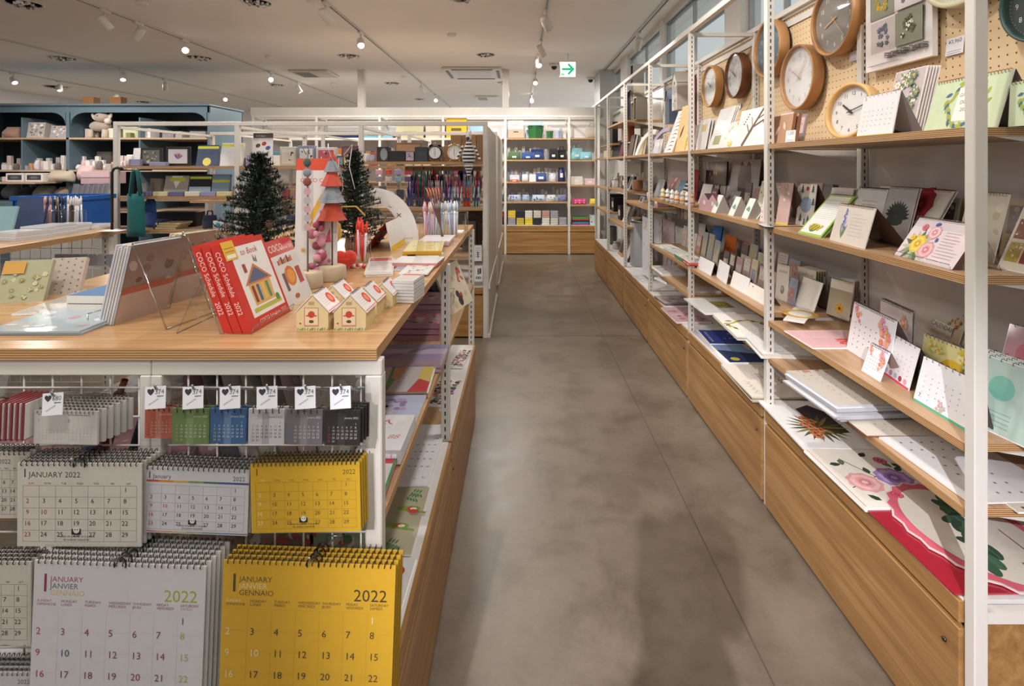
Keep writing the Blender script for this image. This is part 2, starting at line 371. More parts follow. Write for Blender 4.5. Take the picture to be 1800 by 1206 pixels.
# backs: pegboard above, pale panel below
for k in range(NB):
    a, c = RY+BAY*k+.01, RY+BAY*(k+1)+.01
    if k < 4: MB().box(RX1+.03, RX1+.038, a, c, S1+.0, 1.98, mat='pegboard').make('pegboard', rack)
    MB().box(RX1+.03, RX1+.036, a, c, .37, S1-.02 if k < 4 else 1.98, mat='backboard').make('back_panel', rack)
    if k < 4: MB().box(RX1+.022, RX1+.03, a, c, 1.93, 1.96, mat='steel_white').make('hanging_rail', rack)
# base cabinets, one per bay
def base_cab(name, label, x0, x1, y0, y1, side, z=.372, group=None, mat='oak_panel'):
    """side -1: front faces -x, +1: front faces +x, 0: front faces -y"""
    t = root(name, label, 'cabinet', TR((x0+x1)/2, (y0+y1)/2, 0), group); inv = TR(-(x0+x1)/2, -(y0+y1)/2, 0)
    b_ = MB(); b_.T = inv; f_ = MB(); f_.T = inv; l_ = MB(); l_.T = inv; k_ = MB(); k_.T = inv; q = .019
    b_.box(x0+q, x1-q, y0+q, y1-q, .02, z-.012, '#7a5730', mat); b_.box(x0+.001, x1-.001, y0+.001, y1-.001, z-.012, z, '#dcd9d6', 'enamel')
    b_.make('body', t)
    if side:
        xa, xb = (x0-.008, x0+.01) if side < 0 else (x1-.01, x1+.008)
        f_.cbox(xa, xb, y0, y1, .012, .312, mat=mat, r=.0015); fp = f_.make('front_panel', t)
        l_.cbox(xa, xb, y0, y1, .324, z-.002, mat=mat, r=.0015); l_.make('top_strip', t)
        k_.lathe([(.005, 0), (.005, .003)], 10, (0, 0, 0), '#6b6259', 'metal')
        k_.T = inv @ TR(xa-.001 if side < 0 else xb, y0+.035, .26, 0, 0, rad(-90 if side < 0 else 90)); k_.v = []; k_.f = []; k_.c = []; k_.m = []; k_.s = []
        k_.lathe([(.005, 0), (.005, .003)], 10, (0, 0, 0), '#6b6259', 'metal'); k_.make('lock', fp)
    else:
        f_.cbox(x0, x1, y0-.008, y0+.01, .012, .312, mat=mat, r=.0015); f_.make('front_panel', t)
        l_.cbox(x0, x1, y0-.008, y0+.01, .324, z-.002, mat=mat, r=.0015); l_.make('top_strip', t)
    return t
ORD = ['nearest', 'second', 'third', 'fourth', 'fifth', 'sixth', 'seventh', 'eighth', 'ninth', 'tenth']
for k in range(NB):
    a, c = RY+BAY*k+.029, RY+BAY*(k+1)-.003
    base_cab('base_cabinet', 'oak base cabinet under the right shelving, %s along the aisle' % ORD[k], RX0, RX1+.03, a, c, -1)

# ---------------------------------------------------------------- calendar island in front, left of the aisle
TZ = .966                        # table top height
IX1, IX0, IY0 = -.230, -1.15, .885
island = root('display_island', 'white steel display island with oak top at left of the aisle', 'display table', TR())
shelfboard(IX0, IX1-.007, IY0-.005, 2.71, TZ, 'oak_top', .0195).make('table_top', island)
for k in range(3):
    y = [IY0, 1.735, 2.66][k]
    p = MB(); post(p, IX1-.028, y, .0, TZ-.0205 if k else TZ-.047, .026, .028, k > 0); p.make('post', island)
    p = MB(); post(p, -.614-.018, y+.001, .0, TZ-.0205 if k else TZ-.047, .024, .036, k > 0); p.make('post', island)
    p = MB(); post(p, IX0+.02, y, .0, TZ-.021, .026, .028, k > 0); p.make('post', island)
mb = MB(); mb.cbox(-.614+.0005, IX1, IY0, IY0+.02, TZ-.0465, TZ-.0205, mat='steel_white', r=.0015); mb.make('top_rail', island)
mb = MB(); mb.cbox(IX0+.02, -.6145, IY0, IY0+.02, TZ-.0465, TZ-.0205, mat='steel_white', r=.0015); mb.make('top_rail', island)
for x in (-.614+.0005, -.6325): MB().cbox(x, x+.018, IY0-.001, IY0+.02, 0, TZ-.0465, mat='steel_white', r=.0015).make('frame_upright', island)
for x0, x1 in ((-.6, -.256), (-1.12, -.63)):
    mb = MB(); n = int((x1-x0)/.0485)
    for i in range(n+1):
        x = x1-.012-i*.0485
        if x > x0: mb.tube([(x, IY0+.012, .02), (x, IY0+.012, TZ-.04)], .0016, 6, '#e9e6e2', 'enamel')
    z = TZ-.07
    while z > .05: mb.tube([(x0, IY0+.009, z), (x1, IY0+.009, z)], .0016, 6, '#e9e6e2', 'enamel'); z -= .0485
    mb.make('wire_grid', island)
for k in range(2):
    a, c = [(IY0+.03, 1.73), (1.765, 2.655)][k]
    shelfboard(-.60, IX1-.002, a, c, .675, 'oak_y', .016).make('shelf', island)
    shelfboard(-1.1, -.64, a, c, .675, 'oak_y', .016).make('shelf', island)
mb = MB(); mb.tube([(-.62, 1.75, .4), (-.62, 1.75, .9)], .002)
for i in range(19):
    y = 1.77+i*.0485; mb.tube([(-.606, y, .4), (-.606, y, .94)], .0015, 4, '#e9e6e2', 'enamel')
for i in range(11): mb.tube([(-.604, 1.77, .41+i*.0485), (-.604, 2.65, .41+i*.0485)], .0015, 4, '#e9e6e2', 'enamel')
mb.make('wire_grid', island)
base_cab('base_cabinet', 'oak base cabinet under the display island, on the aisle side nearest the camera', -.6, IX1, IY0+.03, 1.725, 1)
base_cab('base_cabinet', 'oak base cabinet under the far half of the display island', -.6, IX1, 1.735, 2.655, 1)

# ---------------------------------------------------------------- tall racks behind the island
def tallrack(name, label, xs, y0, y1, ztop, shelves, mat='oak_x', slots=True, rails=True):
    t = root(name, label, 'shelving', TR())
    for x in xs:
        for y in (y0, y1-.03):
            p = MB(); post(p, x, y, 0, ztop-.028, .03, .034, slots and y != y0); p.make('post', t)
        for za, zb in ((ztop-.05, ztop-.03), (.33, .36)): MB().box(x+.006, x+.028, y0+.03, y1-.03, za, zb, mat='steel_white').make('crossbar', t)
    for y in (y0, y1-.03): MB().cbox(xs[0], xs[-1]+.034, y, y+.03, ztop-.03, ztop, mat='steel_white', r=.002).make('top_rail', t)
    for (a, c, z, d0, d1) in shelves: shelfboard(a, c, d0, d1, z, mat, .02).make('shelf', t)
    return t
G2 = [-2.985, -2.095, -1.185, -.272]; GY0, GY1 = 3.9, 5.15
sh = []
for i in range(3):
    a, c = G2[i]+.036, G2[i+1]-.002
    zs = [(1.262, 0), (1.04, 0), (.79, 0)] if i == 0 else [(1.262, 0), (.79, 0)] if i == 1 else [(1.295, 0), (.955, 0), (.60, 0)]
    for z, _ in zs: sh.append((a, c, z, GY0+.004, GY0+.40))
    for z in (1.262, .95, .62): sh.append((a, c, z, GY1-.40, GY1-.004))
tallrack('tall_shelving', 'tall white open shelving crossing behind the display island', G2, GY0, GY1, 1.588, sh)
for i in range(3): base_cab('base_cabinet', 'oak base cabinet under the tall shelving behind the island, %s bay' % ['left', 'middle', 'right'][i], G2[i]+.036, G2[i+1]-.002, GY0+.005, GY1-.01, 0, group=None, mat='oak_panel_x')
# white end panel on the aisle side
sh = []
G3 = [-2.985, -2.095, -1.185, -.272]
for i in range(3):
    for z in (1.30, 1.0, .68): sh.append((G3[i]+.036, G3[i+1]-.002, z, 5.604, 6.0)); 
    for z in (1.30, 1.0, .68): sh.append((G3[i]+.036, G3[i+1]-.002, z, 6.5, 6.896))
tallrack('tall_shelving', 'second tall white shelving farther back, beyond the first one', G3, 5.6, 6.9, 1.62, sh)
for i in range(3): base_cab('base_cabinet', 'oak base cabinet under the farther tall shelving, %s bay' % ['left', 'middle', 'right'][i], G3[i]+.036, G3[i+1]-.002, 5.605, 6.89, 0, mat='oak_panel_x')
# far wall run
FX = [-3.81, -2.91, -2.01, -1.11, -.225, .68, 1.1]; FY = 7.55
sh = []
for i in range(6):
    zs = (1.655, 1.34, 1.035, .745) if i != 4 else (1.65, 1.345, 1.03, .745)
    if i == 5: zs = (1.655, 1.34, .985, .705)
    for z in zs: sh.append((FX[i]+.036, FX[i+1]-.002, z, FY+.004, 7.93))
far = tallrack('far_shelving', 'white shelving with oak shelves along the far wall at the aisle end', FX, FY, 7.95, 1.975, sh, slots=False)
for i in range(6): base_cab('base_cabinet', 'oak base cabinet of the far wall shelving, %s from the left' % ORD[i].replace('nearest', 'first'), FX[i]+.036, FX[i+1]-.002, FY+.005, 7.93, 0, z=.41, mat='oak_panel_x')
# left table
LX, LY0, LY1 = -1.9, .7, 2.53
lt = root('display_table', 'oak topped display table beyond the island at the left edge', 'display table', TR())
shelfboard(-3.1, LX, LY0, LY1, TZ, 'oak_y', .022).make('table_top', lt)
for y in (LY0+.05, LY1-.05):
    for x in (LX-.05, -3.05):
        p = MB(); post(p, x, y, 0, TZ-.023, .03, .034); p.make('leg', lt)
mb = MB()
for x0, x1 in ((-2.9, -1.97),):
    for i in range(20): mb.tube([(x1-i*.0485, LY1-.02, .12), (x1-i*.0485, LY1-.02, TZ-.03)], .0016, 5, '#e9e6e2', 'enamel')
    for i in range(17): mb.tube([(x0, LY1-.022, .15+i*.0485), (x1, LY1-.022, .15+i*.0485)], .0016, 5, '#e9e6e2', 'enamel')
mb.make('wire_grid', lt)
shelfboard(-3.05, LX-.02, LY0+.05, LY1-.02, .62, 'oak_y', .018).make('shelf', lt)

# the photographer's tripod, just below and behind the viewpoint; its legs throw the forked shadow on the aisle floor
t = root('camera_tripod', 'black camera tripod whose legs throw the forked shadow on the aisle floor', 'tripod', TR(0, -.08, 0))
for x, y in ((-.24, .30), (.50, .30), (.1, -.5)):
    m = MB(); m.tube([(x, y, .004), (x*.55, y*.55, .5), (x*.06, y*.06, 1.1)], [.022, .028, .034], 10, '#1c1b1c', 'satin'); m.make('leg', t)
m = MB(); m.tube([(0, 0, .85), (0, 0, 1.16)], .016, 10, '#1c1b1c', 'satin'); m.cbox(-.05, .05, -.045, .03, 1.08, 1.13, '#1c1b1c', 'satin'); m.make('center_column', t)
m = MB(); m.cbox(-.075, .075, -.08, .0, 1.165, 1.30, '#18181a', 'satin', .012); m.make('camera_body', t)
# ---------------------------------------------------------------- placing merchandise: corners measured on the shelf it stands on
def pz(p, z):
    y = F*(H-z)/(p[1]-VY); return Vector(((p[0]-VX)/F*y, y, z))
def pxx(px, X, z): return Vector((X, F*X/(px-VX), z))
def pose(bl, br, tl):
    """base frame, width, slant height and lean-back angle of an upright sheet from its foot corners and the sight of its top left corner"""
    d = br-bl; w_ = d.length; rz = math.atan2(d.y, d.x); bx, by = -math.sin(rz), math.cos(rz)
    kx, ky = tl[0]-VX, tl[1]-VY
    den = F*bx-kx*by; b = (kx*bl.y-F*bl.x)/den if abs(den) > 1e-6 else 0
    a = H-ky*(bl.y+b*by)/F-bl.z
    return TR(bl.x, bl.y, bl.z, rz), w_, math.hypot(a, b), math.atan2(b, a)
def spiral(mb, x0, x1, y, z, n, r=.0045, col='#2a2827', mat='metal', ax='x', q=.0007):
    for i in range(n):
        u = x0+(x1-x0)*(i+.5)/n
        for du in (0,):
            pts = [(u+du+.0006*math.sin(t), y+r*math.cos(t), z+r*.95*math.sin(t)) for t in [2*PI*j/8 for j in range(8)]]
            mb.tube(pts, q, 4, col, mat if sum(lin(col)) > .3 else 'gloss', closed=True)
def card(name, label, cat, T, w, h, tilt=0, art=None, t=.003, col=WHITE, mat='paper', sp=None, spn=0, easel=None, ecol=None, n=1, gap=.004, group=None,
         edge=None, back=None, film=0, behind=None, spr=.0045, step=.00012):
    """upright sheet, pad or book leaning back by tilt; easel = depth of the tent's back leaf; n copies one behind the other"""
    out = []
    for i in range(n):
        lab = label if i == 0 else '%s copy behind the %s' % (ORD[i], label)
        Ti = T @ TR(0, i*(t+gap)/max(math.cos(tilt), .4), 0)
        parts = bool(sp or easel)
        mb = MB(); mb.T = Matrix.Rotation(-tilt, 4, 'X')
        mb.box(0, w, 0, t, 0, h, col, mat, 'f'); mb.box(0, w, 0, t, 0, h, edge or col, mat, 'dulr'); mb.box(0, w, 0, t, 0, h, back or edge or col, mat, 'b')
        if art: art(Art(mb, 0, 0, 0, mat=mat, step=step), w, h)
        if film and i == 0: mb.box(-.004, w+.004, -.0022, -.0018, -.001, h+.012, '#ffffff', 'film', 'f')
        if not parts: o = tag(mb.make(name, None, Ti), lab, cat, group)
        else:
            o = root(name, lab, cat, Ti, group); mb.make('page', o)
            if easel:
                e = MB(); top = Vector((0, h*math.sin(tilt)+t, h*math.cos(tilt))); ec = ecol or '#8d8580'
                e.add([(0, top.y, top.z), (w, top.y, top.z), (w, easel, .0), (w*.78, easel-.004, .0), (w*.5, easel-.03*min(1, h/.15), h*.16), (w*.22, easel-.004, 0), (0, easel, 0)], [(0, 1, 2, 3, 4, 5, 6)], ec, 'paper')
                e.add([(0, top.y+.0015, top.z), (w, top.y+.0015, top.z), (w, easel+.0015, .0), (0, easel+.0015, 0)], [(0, 1, 2, 3)], ec, 'paper')
                e.make('easel_back', o)
            if sp:
                s_ = MB(); s_.T = mb.T; spiral(s_, w*.02, w*.98, t*.4, h-.001, spn or max(5, int(w/.0085)), spr, sp); s_.make('spiral_binding', o)
        out.append(o)
    return out
def flat(name, label, cat, bl, br, tl, z, art=None, t=.004, col=WHITE, mat='paper', n=1, edge=None, group=None, sp=None, jit=.004, behind=None, under='under the '):
    """sheets, pads or books lying flat; corners seen on the plane z (top of the pile); the foot of the print is the bl-br side"""
    zt = z; z0 = z-n*t; B, C_, D = pz(bl, zt), pz(br, zt), pz(tl, zt)
    d = C_-B; w_ = d.length; rz = math.atan2(d.y, d.x); h = max(.03, (D-B).dot(Vector((-math.sin(rz), math.cos(rz), 0)))); out = []
    for i in range(n):
        j = 0 if i == n-1 else 1
        T = TR(B.x+j*R.uniform(-jit, jit), B.y+j*R.uniform(-jit, jit), z0+i*t+.0004, rz+j*R.uniform(-.015, .015))
        lab = label if i == n-1 else ' '.join(('%s copy down in the pile %s%s' % (ORD[n-2-i], under, label)).split()[:16])
        mb = MB(); tt = t*.93
        mb.box(0, w_, 0, h, 0, tt, col, mat, 'u'); mb.box(0, w_, 0, h, 0, tt, edge or col, mat, 'dfblr')
        if i == n-1 and art: art(Art(mb, 0, 0, tt, True, mat), w_, h)
        elif art and t > .006: mb.box(0, w_, 0, h, tt*.999, tt, col, mat, 'u')
        if sp and i == n-1:
            o = root(name, lab, cat, T, group); mb.make('page', o); s_ = MB(); spiral(s_, 0, w_, h, tt*.5, int(w_/.009), .004, sp); s_.make('spiral_binding', o)
        else: o = tag(mb.make(name, None, T), lab, cat, group)
        out.append(o)
    return out
def upcard(name, label, cat, bl, br, tl, z=None, X=None, maxtilt=65, w=None, h=None, **kw):
    if X is not None: B, C_ = pxx(bl, X, z), pxx(br, X, z)
    else: B, C_ = pz(bl, z), pz(br, z)
    T, W_, L, ti = pose(B, C_, tl)
    ti = max(rad(2), min(rad(maxtilt), ti)); L = min(max(L, .02), .6)
    return card(name, label, cat, T, w or W_, h or L, ti, **kw)
# ---------------------------------------------------------------- prints
def a_plain(c): return lambda A, w, h: A.rect(.002, .002, w-.002, h-.002, c)
def a_month(bg=None, head='1', hc='#444', txt=None, cols=('#55504c', '#c0473f'), foot=None, line=None, fc='#f0e', m=.06, dots=False, title=.16, rows=6, sz=.3):
    def f(A, w, h):
        if bg: A.rect(0, 0, w, h, bg)
        if foot: A.rect(0, 0, w, h*.05, foot)
        A.up(); fs = min(h*.12, w*.12)
        A.text(head, w*m, h*(1-title*.75), fs, hc)
        if txt: A.text(txt, w*.5, h*(1-title*.7), fs*.5, hc, 'c')
        grid(A, w*m, h*.1, w*(1-2*m), h*(.86-title), cols[0], line, sz, rows, cols[1], dots=dots)
    return f
def a_floral(bg, cols, leaf='#5f7a45', n=14, s=.12, seed=1, box=None, text=None, tc='#555'):
    def f(A, w, h):
        r = random.Random(seed); A.rect(0, 0, w, h, bg); A.up(); m = min(w, h)
        for i in range(n):
            x, y = r.uniform(.08, .92)*w, r.uniform(.08, .92)*h
            if box and box[0]*w < x < box[2]*w and box[1]*h < y < box[3]*h: continue
            for k in range(2): A.leaf(x, y, m*s*1.1, r.uniform(0, 6.3), leaf)
            A.up(); A.flower(x, y, m*s*r.uniform(.5, 1), r.choice(cols), r.choice(cols), r.choice((5, 6, 8)))
        if box:
            A.rect(box[0]*w, box[1]*h, box[2]*w, box[3]*h, '#f4efe6'); A.up()
            if text: A.text(text, (box[0]+box[2])/2*w, (box[1]+box[3])/2*h-.03*h, (box[2]-box[0])*w/(len(text)*.62), tc, 'c')
    return f
def a_wreath(bg, c1, c2, core='#f3f1ea', txt=None, cx=.5, cy=.5, r=.34, n=36):
    def f(A, w, h):
        A.rect(0, 0, w, h, bg); A.up(); q = min(w, h)*r; rr = random.Random(3)
        for i in range(n):
            t = 2*PI*i/n; k = rr.uniform(.75, 1.1)
            A.leaf(w*cx+q*k*math.cos(t), h*cy+q*k*math.sin(t), q*.42, t+rr.uniform(.8, 2), c1 if i % 3 else c2, .5)
            if i % 9 == 8: A.up()
        A.up()
        if txt:
            A.rect(w*cx-q*.55, h*cy-q*.8, w*cx+q*.55, h*cy+q*.8, '#f1efe6'); A.up()
            for i, s in enumerate(txt): A.text(s, w*cx, h*cy+q*(.35-.35*i), q*.24, '#4c574c', 'c')
    return f
def a_rose(bg, c, leaf='#2c4030', cx=.5, cy=.62, r=.3, lines=None):
    def f(A, w, h):
        if bg: A.rect(0, 0, w, h, bg)
        A.up(); q = min(w, h)*r; A.line(w*cx, h*cy, w*(cx-.12), h*.18, q*.06, leaf).up()
        for a_, b_, t in ((-.1, -.9, 3.6), (.02, -1.1, -.9), (-.05, -1.5, 3.9), (-.2, -.5, 2.7)): A.leaf(w*cx+a_*q, h*cy+b_*q, q*.9, t, leaf, .5)
        A.up(); A.rose(w*cx, h*cy, q, c[0], c[1], c[2])
        if lines: A.lines(w*.55, h*.8, w*.36, 8, h*.08, lines, h*.008, random.Random(2))
    return f
def a_photo(bg, cols, seed=0, n=30, m=0):
    """loose painterly picture"""
    def f(A, w, h):
        r = random.Random(seed); A.rect(w*m, h*m, w*(1-m), h*(1-m), bg); A.up()
        for i in range(n):
            x, y = r.uniform(m+.08, .92-m)*w, r.uniform(m+.08, .92-m)*h; q = min(w, h)*r.uniform(.03, .12)*(1-m)
            q = min(q, x-w*m, w*(1-m)-x, y-h*m, h*(1-m)-y)
            if q > 0: A.oval(x, y, q, r.choice(cols), q*r.uniform(.4, 1), r.uniform(0, 3), 8)
            if i % 5 == 4: A.up()
    return f
def a_lines(bg, c, n=8, seed=0, head=None, hc='#3c3a38', m=.12, frac=.6):
    def f(A, w, h):
        A.rect(0, 0, w, h, bg); A.up(); A.lines(w*m, h*.72, w*(1-2*m), n, h*frac/n, c, h*.012, random.Random(seed))
        if head: A.text(head, w*.5, h*.8, w*(1-2*m)/(len(head)*.66), hc, 'c')
    return f
def a_band(*bands):
    """horizontal bands from the foot up: (fraction, colour)"""
    def f(A, w, h):
        v = 0
        for q, c in bands: A.rect(0, v*h, w, (v+q)*h, c); v += q
        A.up()
    return f
def both(*fs):
    def f(A, w, h):
        for g in fs: g(A, w, h); A.up()
    return f
def sub(a, b, c, d, g):
    """draw g inside a fraction of the sheet"""
    def f(A, w, h):
        u, v = A.u, A.v; A.u += a*w; A.v += b*h; g(A, (c-a)*w, (d-b)*h); A.u, A.v = u, v
    return f
# ---------------------------------------------------------------- small fittings
def pricetag(T, label, lines=('374',), w=.034, h=.026, group=None, col='#eceaf0'):
    mb = MB(); mb.T = Matrix.Rotation(rad(-6), 4, 'X'); mb.box(0, w, 0, .0008, 0, h, col, 'satin')
    A = Art(mb, mat='satin')
    for i, s in enumerate(lines): A.text(s, w/2, h*(.66-.36*i), h*(.34 if i == 0 else .26), '#3c3a4a', 'c')
    A.lines(w*.12, h*.2, w*.76, 2, h*.12, '#7d7a88', h*.03)
    return tag(mb.make('price_tag', None, T), label, 'price tag', group)
def acrylic_riser(name, label, T, w, d, h1, h2, th=.0025):
    """L-shaped clear easel: back plate leaning, lip at the front"""
    mb = MB(); s = h2*.35
    mb.add([(0, 0, 0), (w, 0, 0), (w, s, h2), (0, s, h2)], [(0, 1, 2, 3)], '#ffffff', 'acrylic')
    mb.add([(0, 0, 0), (w, 0, 0), (w, -d, .001), (0, -d, .001)], [(0, 1, 2, 3)], '#ffffff', 'acrylic')
    mb.add([(0, -d, 0), (w, -d, 0), (w, -d-.003, h1), (0, -d-.003, h1)], [(0, 1, 2, 3)], '#ffffff', 'acrylic')
    for x in (0, w):
        mb.tube([(x, -d-.003, h1), (x, -d, .001), (x, 0, .001), (x, s, h2)], .0011, 4, '#ffffff', 'acrylic_edge')
        mb.tube([(x, s, h2), (x, s+h2*.45, .001)], .0011, 4, '#ffffff', 'acrylic_edge')
    for p, q in (((0, s, h2), (w, s, h2)), ((0, -d-.003, h1), (w, -d-.003, h1)), ((0, s+h2*.45, .001), (w, s+h2*.45, .001))): mb.tube([p, q], .0011, 4, '#ffffff', 'acrylic_edge')
    mb.add([(0, s, h2), (w, s, h2), (w, s+h2*.45, .0), (0, s+h2*.45, .0)], [(0, 1, 2, 3)], '#ffffff', 'acrylic')
    return tag(mb.make(name, None, T), label, 'acrylic stand')
def boxthing(name, label, cat, T, w, d, h, col, art=None, mat='paper', group=None, r=.002, top=None):
    mb = MB(); mb.cbox(0, w, 0, d, 0, h, col, mat, r)
    if art: art(Art(mb, mat=mat), w, h)
    if top: top(Art(mb, 0, 0, h, True, mat), w, d)
    return tag(mb.make(name, None, T), label, cat, group)
# ================================================================ RIGHT SHELVING
# wall clocks on the pegboard
def clock(label, X, Y, Z, dia, rim, face, hands=(10, 9), nums='#55534f', tilt=0, rimmat='satin', dep=.05, hand='#3b3733', numbers=True, T=None, rw=.07):
    r = dia/2; t = root('wall_clock', label, 'clock', T or TR(X, Y, Z, rad(-90)))
    m = MB(); m.T = Matrix.Rotation(rad(90), 4, 'X')
    ri = r*(1-rw*1.2)
    m.lathe([(r*.97, -dep), (r, -dep+.004), (r, -.003), (r*.985, 0), (ri+.003, 0), (ri, -.003), (ri-.001, -.018)], 48, (0, 0, 0), rim, rimmat, cap=False); m.make('rim', t)
    f = MB(); f.T = Matrix.Rotation(rad(90), 4, 'X'); f.lathe([(ri, -.0185), (ri, -.018)], 40, (0, 0, 0), face, 'satin', False)
    f.T = Matrix(); A = Art(f, 0, 0, .018, mat='satin'); A.up()
    for k in range(60):
        a = 2*PI*k/60; q = .03 if k % 5 else .05
        A.line(math.sin(a)*ri*.95, math.cos(a)*ri*.95, math.sin(a)*ri*(.95-q), math.cos(a)*ri*(.95-q), .0009, nums)
    for k in range(1, 13):
        a = 2*PI*k/12
        if numbers: A.text(str(k), math.sin(a)*ri*.74, math.cos(a)*ri*.74-dia*.03, dia*.095, nums, 'c')
        else: A.line(math.sin(a)*ri*.9, math.cos(a)*ri*.9, math.sin(a)*ri*.78, math.cos(a)*ri*.78, .003, nums)
    f.make('dial', t)
    for nm, hr, L, wd, e in (('hour_hand', (hands[0] % 12+hands[1]/60)/12, .5, .006, .013), ('minute_hand', hands[1]/60, .78, .004, .0115)):
        h_ = MB(); a = 2*PI*hr; A = Art(h_, 0, 0, e, mat='satin'); s, c = math.sin(a), math.cos(a)
        A.line(-s*ri*.16, -c*ri*.16, s*ri*L, c*ri*L, wd, hand); A.oval(0, 0, .006, hand)
        h_.make(nm, t)
    g = MB(); g.T = Matrix.Rotation(rad(90), 4, 'X'); g.lathe([(ri, -.0065), (ri, -.006)], 32, (0, 0, 0), WHITE, 'lens', False); g.make('glass', t)
    return t
XF = 1.225
def cl(px, py, h, label, **kw):
    Y = F*XF/(px-VX); return clock(label, XF, Y, H+(VY-py)/F*Y, h*Y/F, **kw)
cl(1245, 152, 73, 'small white wall clock with honey wood rim at the far end of the pegboard', rim='#bb8b52', face='#e9e9ea', hands=(10, 8), numbers=False)
cl(1288, 133, 80, 'white wall clock with dark walnut rim', rim='#6e4020', face='#e6e6e8', hands=(10, 7))
cl(1346, 86, 101, 'wall clock with slate blue dial and oak rim', rim='#b58556', face='#53707f', hands=(1, 35), nums='#c9d4d8', hand='#d09a78')
cl(1398, 136, 114, 'large white wall clock with light oak rim and golden hands', rim='#ae8052', face='#e4e3e3', hands=(10, 7), nums='#a9a5a0', hand='#c9a579')
cl(1459, 34, 128, 'wall clock with taupe grey dial and white numerals', rim='#aa794a', face='#878079', hands=(8, 23), nums='#efefec', hand='#c7a276')
cl(1683, -92, 205, 'wall clock with cream rim hung high above the floral prints', rim='#cfc9a4', face='#e7e4da', hands=(10, 9))
cl(1822, -2, 150, 'wall clock with dark green rim cut off by the frame edge', rim='#25403c', face='#2b3a3c', hands=(10, 9), nums='#d9d9d2')
# the small clock that stands on the top shelf
clock('small round clock in pale birch rim standing on the top shelf', 0, 0, 0, .185, '#d6ac6e', '#ecebea', (10, 12), '#2f2d2b', T=TR(1.05, 1.71, S1+.097, rad(-78)) @ Matrix.Rotation(rad(-9), 4, 'X'), dep=.045, rw=.1)
def s1(label, bl, br, tl, art, name='calendar', cat='calendar', X=1.0, **kw): return upcard(name, label, cat, bl, br, tl, S1, X, art=art, **kw)
# poster calendars on the pegboard
def hung(label, px0, px1, z0, h, art, n=1, name='calendar', cat='calendar', X=1.272, t=.004, **kw):
    a, b = pxx(px0, X, z0), pxx(px1, X, z0)
    return card(name, label, cat, TR(a.x-n*t, a.y, z0, rad(-90)), a.y-b.y, h, 0, art, t=t, n=n, gap=.0003, **kw)
def flowerdays(A, w, h):
    A.rect(0, 0, w, h, '#e6e1df'); A.up()
    for i in range(2):
        for j in range(3):
            x0, y0 = w*(.09+.43*i), h*(.14+.28*j); A.rect(x0, y0, x0+w*.39, y0+h*.26, ('#cfc3c0', '#8e8f7c', '#d8cfd0')[(i+j) % 3]); A.up()
            r = random.Random(i*3+j)
            for k in range(16):
                c = (('#8b7fa6', '#6f7b5c', '#5d6680'), ('#e0b530', '#c99a24', '#7c8a58'), ('#f0eee0', '#4b5238', '#6d7550'))[(i*2+j) % 3]
                A.flower(x0+w*r.uniform(.1, .28), y0+h*r.uniform(.05, .21), w*.035, r.choice(c), r.choice(c), 5, c[1])
    A.text('FLOWER DAYS', w*.38, h*.07, w*.088, '#55504c', 'l'); A.lines(w*.1, h*.035, w*.5, 1, .01, '#9d9894', .001)
hung('poster calendar FLOWER DAYS with six flower photos on the pegboard', 1530, 1648, 1.603, .42, flowerdays, n=4)
for px, z, w_, tx, lab in ((1493, 1.672, .045, ('4,200',), 'price card on the pegboard under the grey clock'), (1661, 1.597, .065, ('\u00a53,960',), 'price card reading 3,960 yen on the pegboard'),
                  (1297, 1.60, .04, ('3,600',), 'price card on the pegboard right of the farthest clock'), (1385, 1.565, .04, ('3,300',), 'price card below the large white clock')):
    p = pxx(px, 1.285, z); pricetag(TR(p.x, p.y, z, rad(-90)), lab, tx, w_, w_*.8)
# top shelf, nearest bay
def tentcal(label, z, bl, br, tl, art, X=None, **kw):
    kw.setdefault('easel', .1); return upcard('desk_calendar', label, 'calendar', bl, br, tl, z, X, t=.003, art=art, **kw)
s1('white desk calendar with yellow foot, tented beside the birch clock', 1505, 1567, (1519, 171), a_month('#eceaec', '4', '#888', foot='#d9d23c', cols=('#a49ba2', '#b99'), dots=True), X=.97, easel=.085, ecol='#a8a4a8', sp='#c8c4c8', spn=8)
s1('floral wall calendar with eucalyptus photo on pink, in film sleeve', 1549, 1602, (1576, 128), both(a_plain('#cbb8b8'), sub(.1, .35, .95, .97, a_floral('#c9bcbc', ['#eceadf', '#7d9070', '#5b7a60'], '#51705a', 22, .16, 5))), X=1.08, n=5, mat='wrap', t=.004)
def greenwreath(A, w, h): a_wreath('#cddcb8', '#a3b04e', '#4f6f86', txt=('GARDEN', 'DIARY', '2022'), cx=.52, r=.4, n=44)(A, w, h)
s1('pale green wreath calendar with copper spiral, standing at the near end', 1622, 1752, (1648, 147), greenwreath, X=.985, sp='#8a5a44', easel=.1, ecol='#7c746f')
s1('second pale green wreath calendar, cut by the right edge', 1772, 1880, (1776, 146), greenwreath, X=1.0, sp='#8a5a44', easel=.1, ecol='#7c746f')
def kraft(A, w, h): A.rect(0, 0, w, h, '#b18d72'); A.up(); A.leaf(w*.3, h*.35, w*.25, 1, '#f0ebe2', .5); A.leaf(w*.7, h*.5, w*.22, 2, '#d9c6b0', .5)
s1('kraft paper booklet with white leaf print beside the post', 1350, 1387, (1358, 206), kraft, name='booklet', cat='booklet', X=1.03, n=2, col='#8a5a44', t=.012, gap=.008)
p = pxx(1380, .95, S1); pricetag(TR(p.x, p.y, S1, rad(-80)), 'white price card in front of the kraft booklets', ('1,320',), .05, .045)
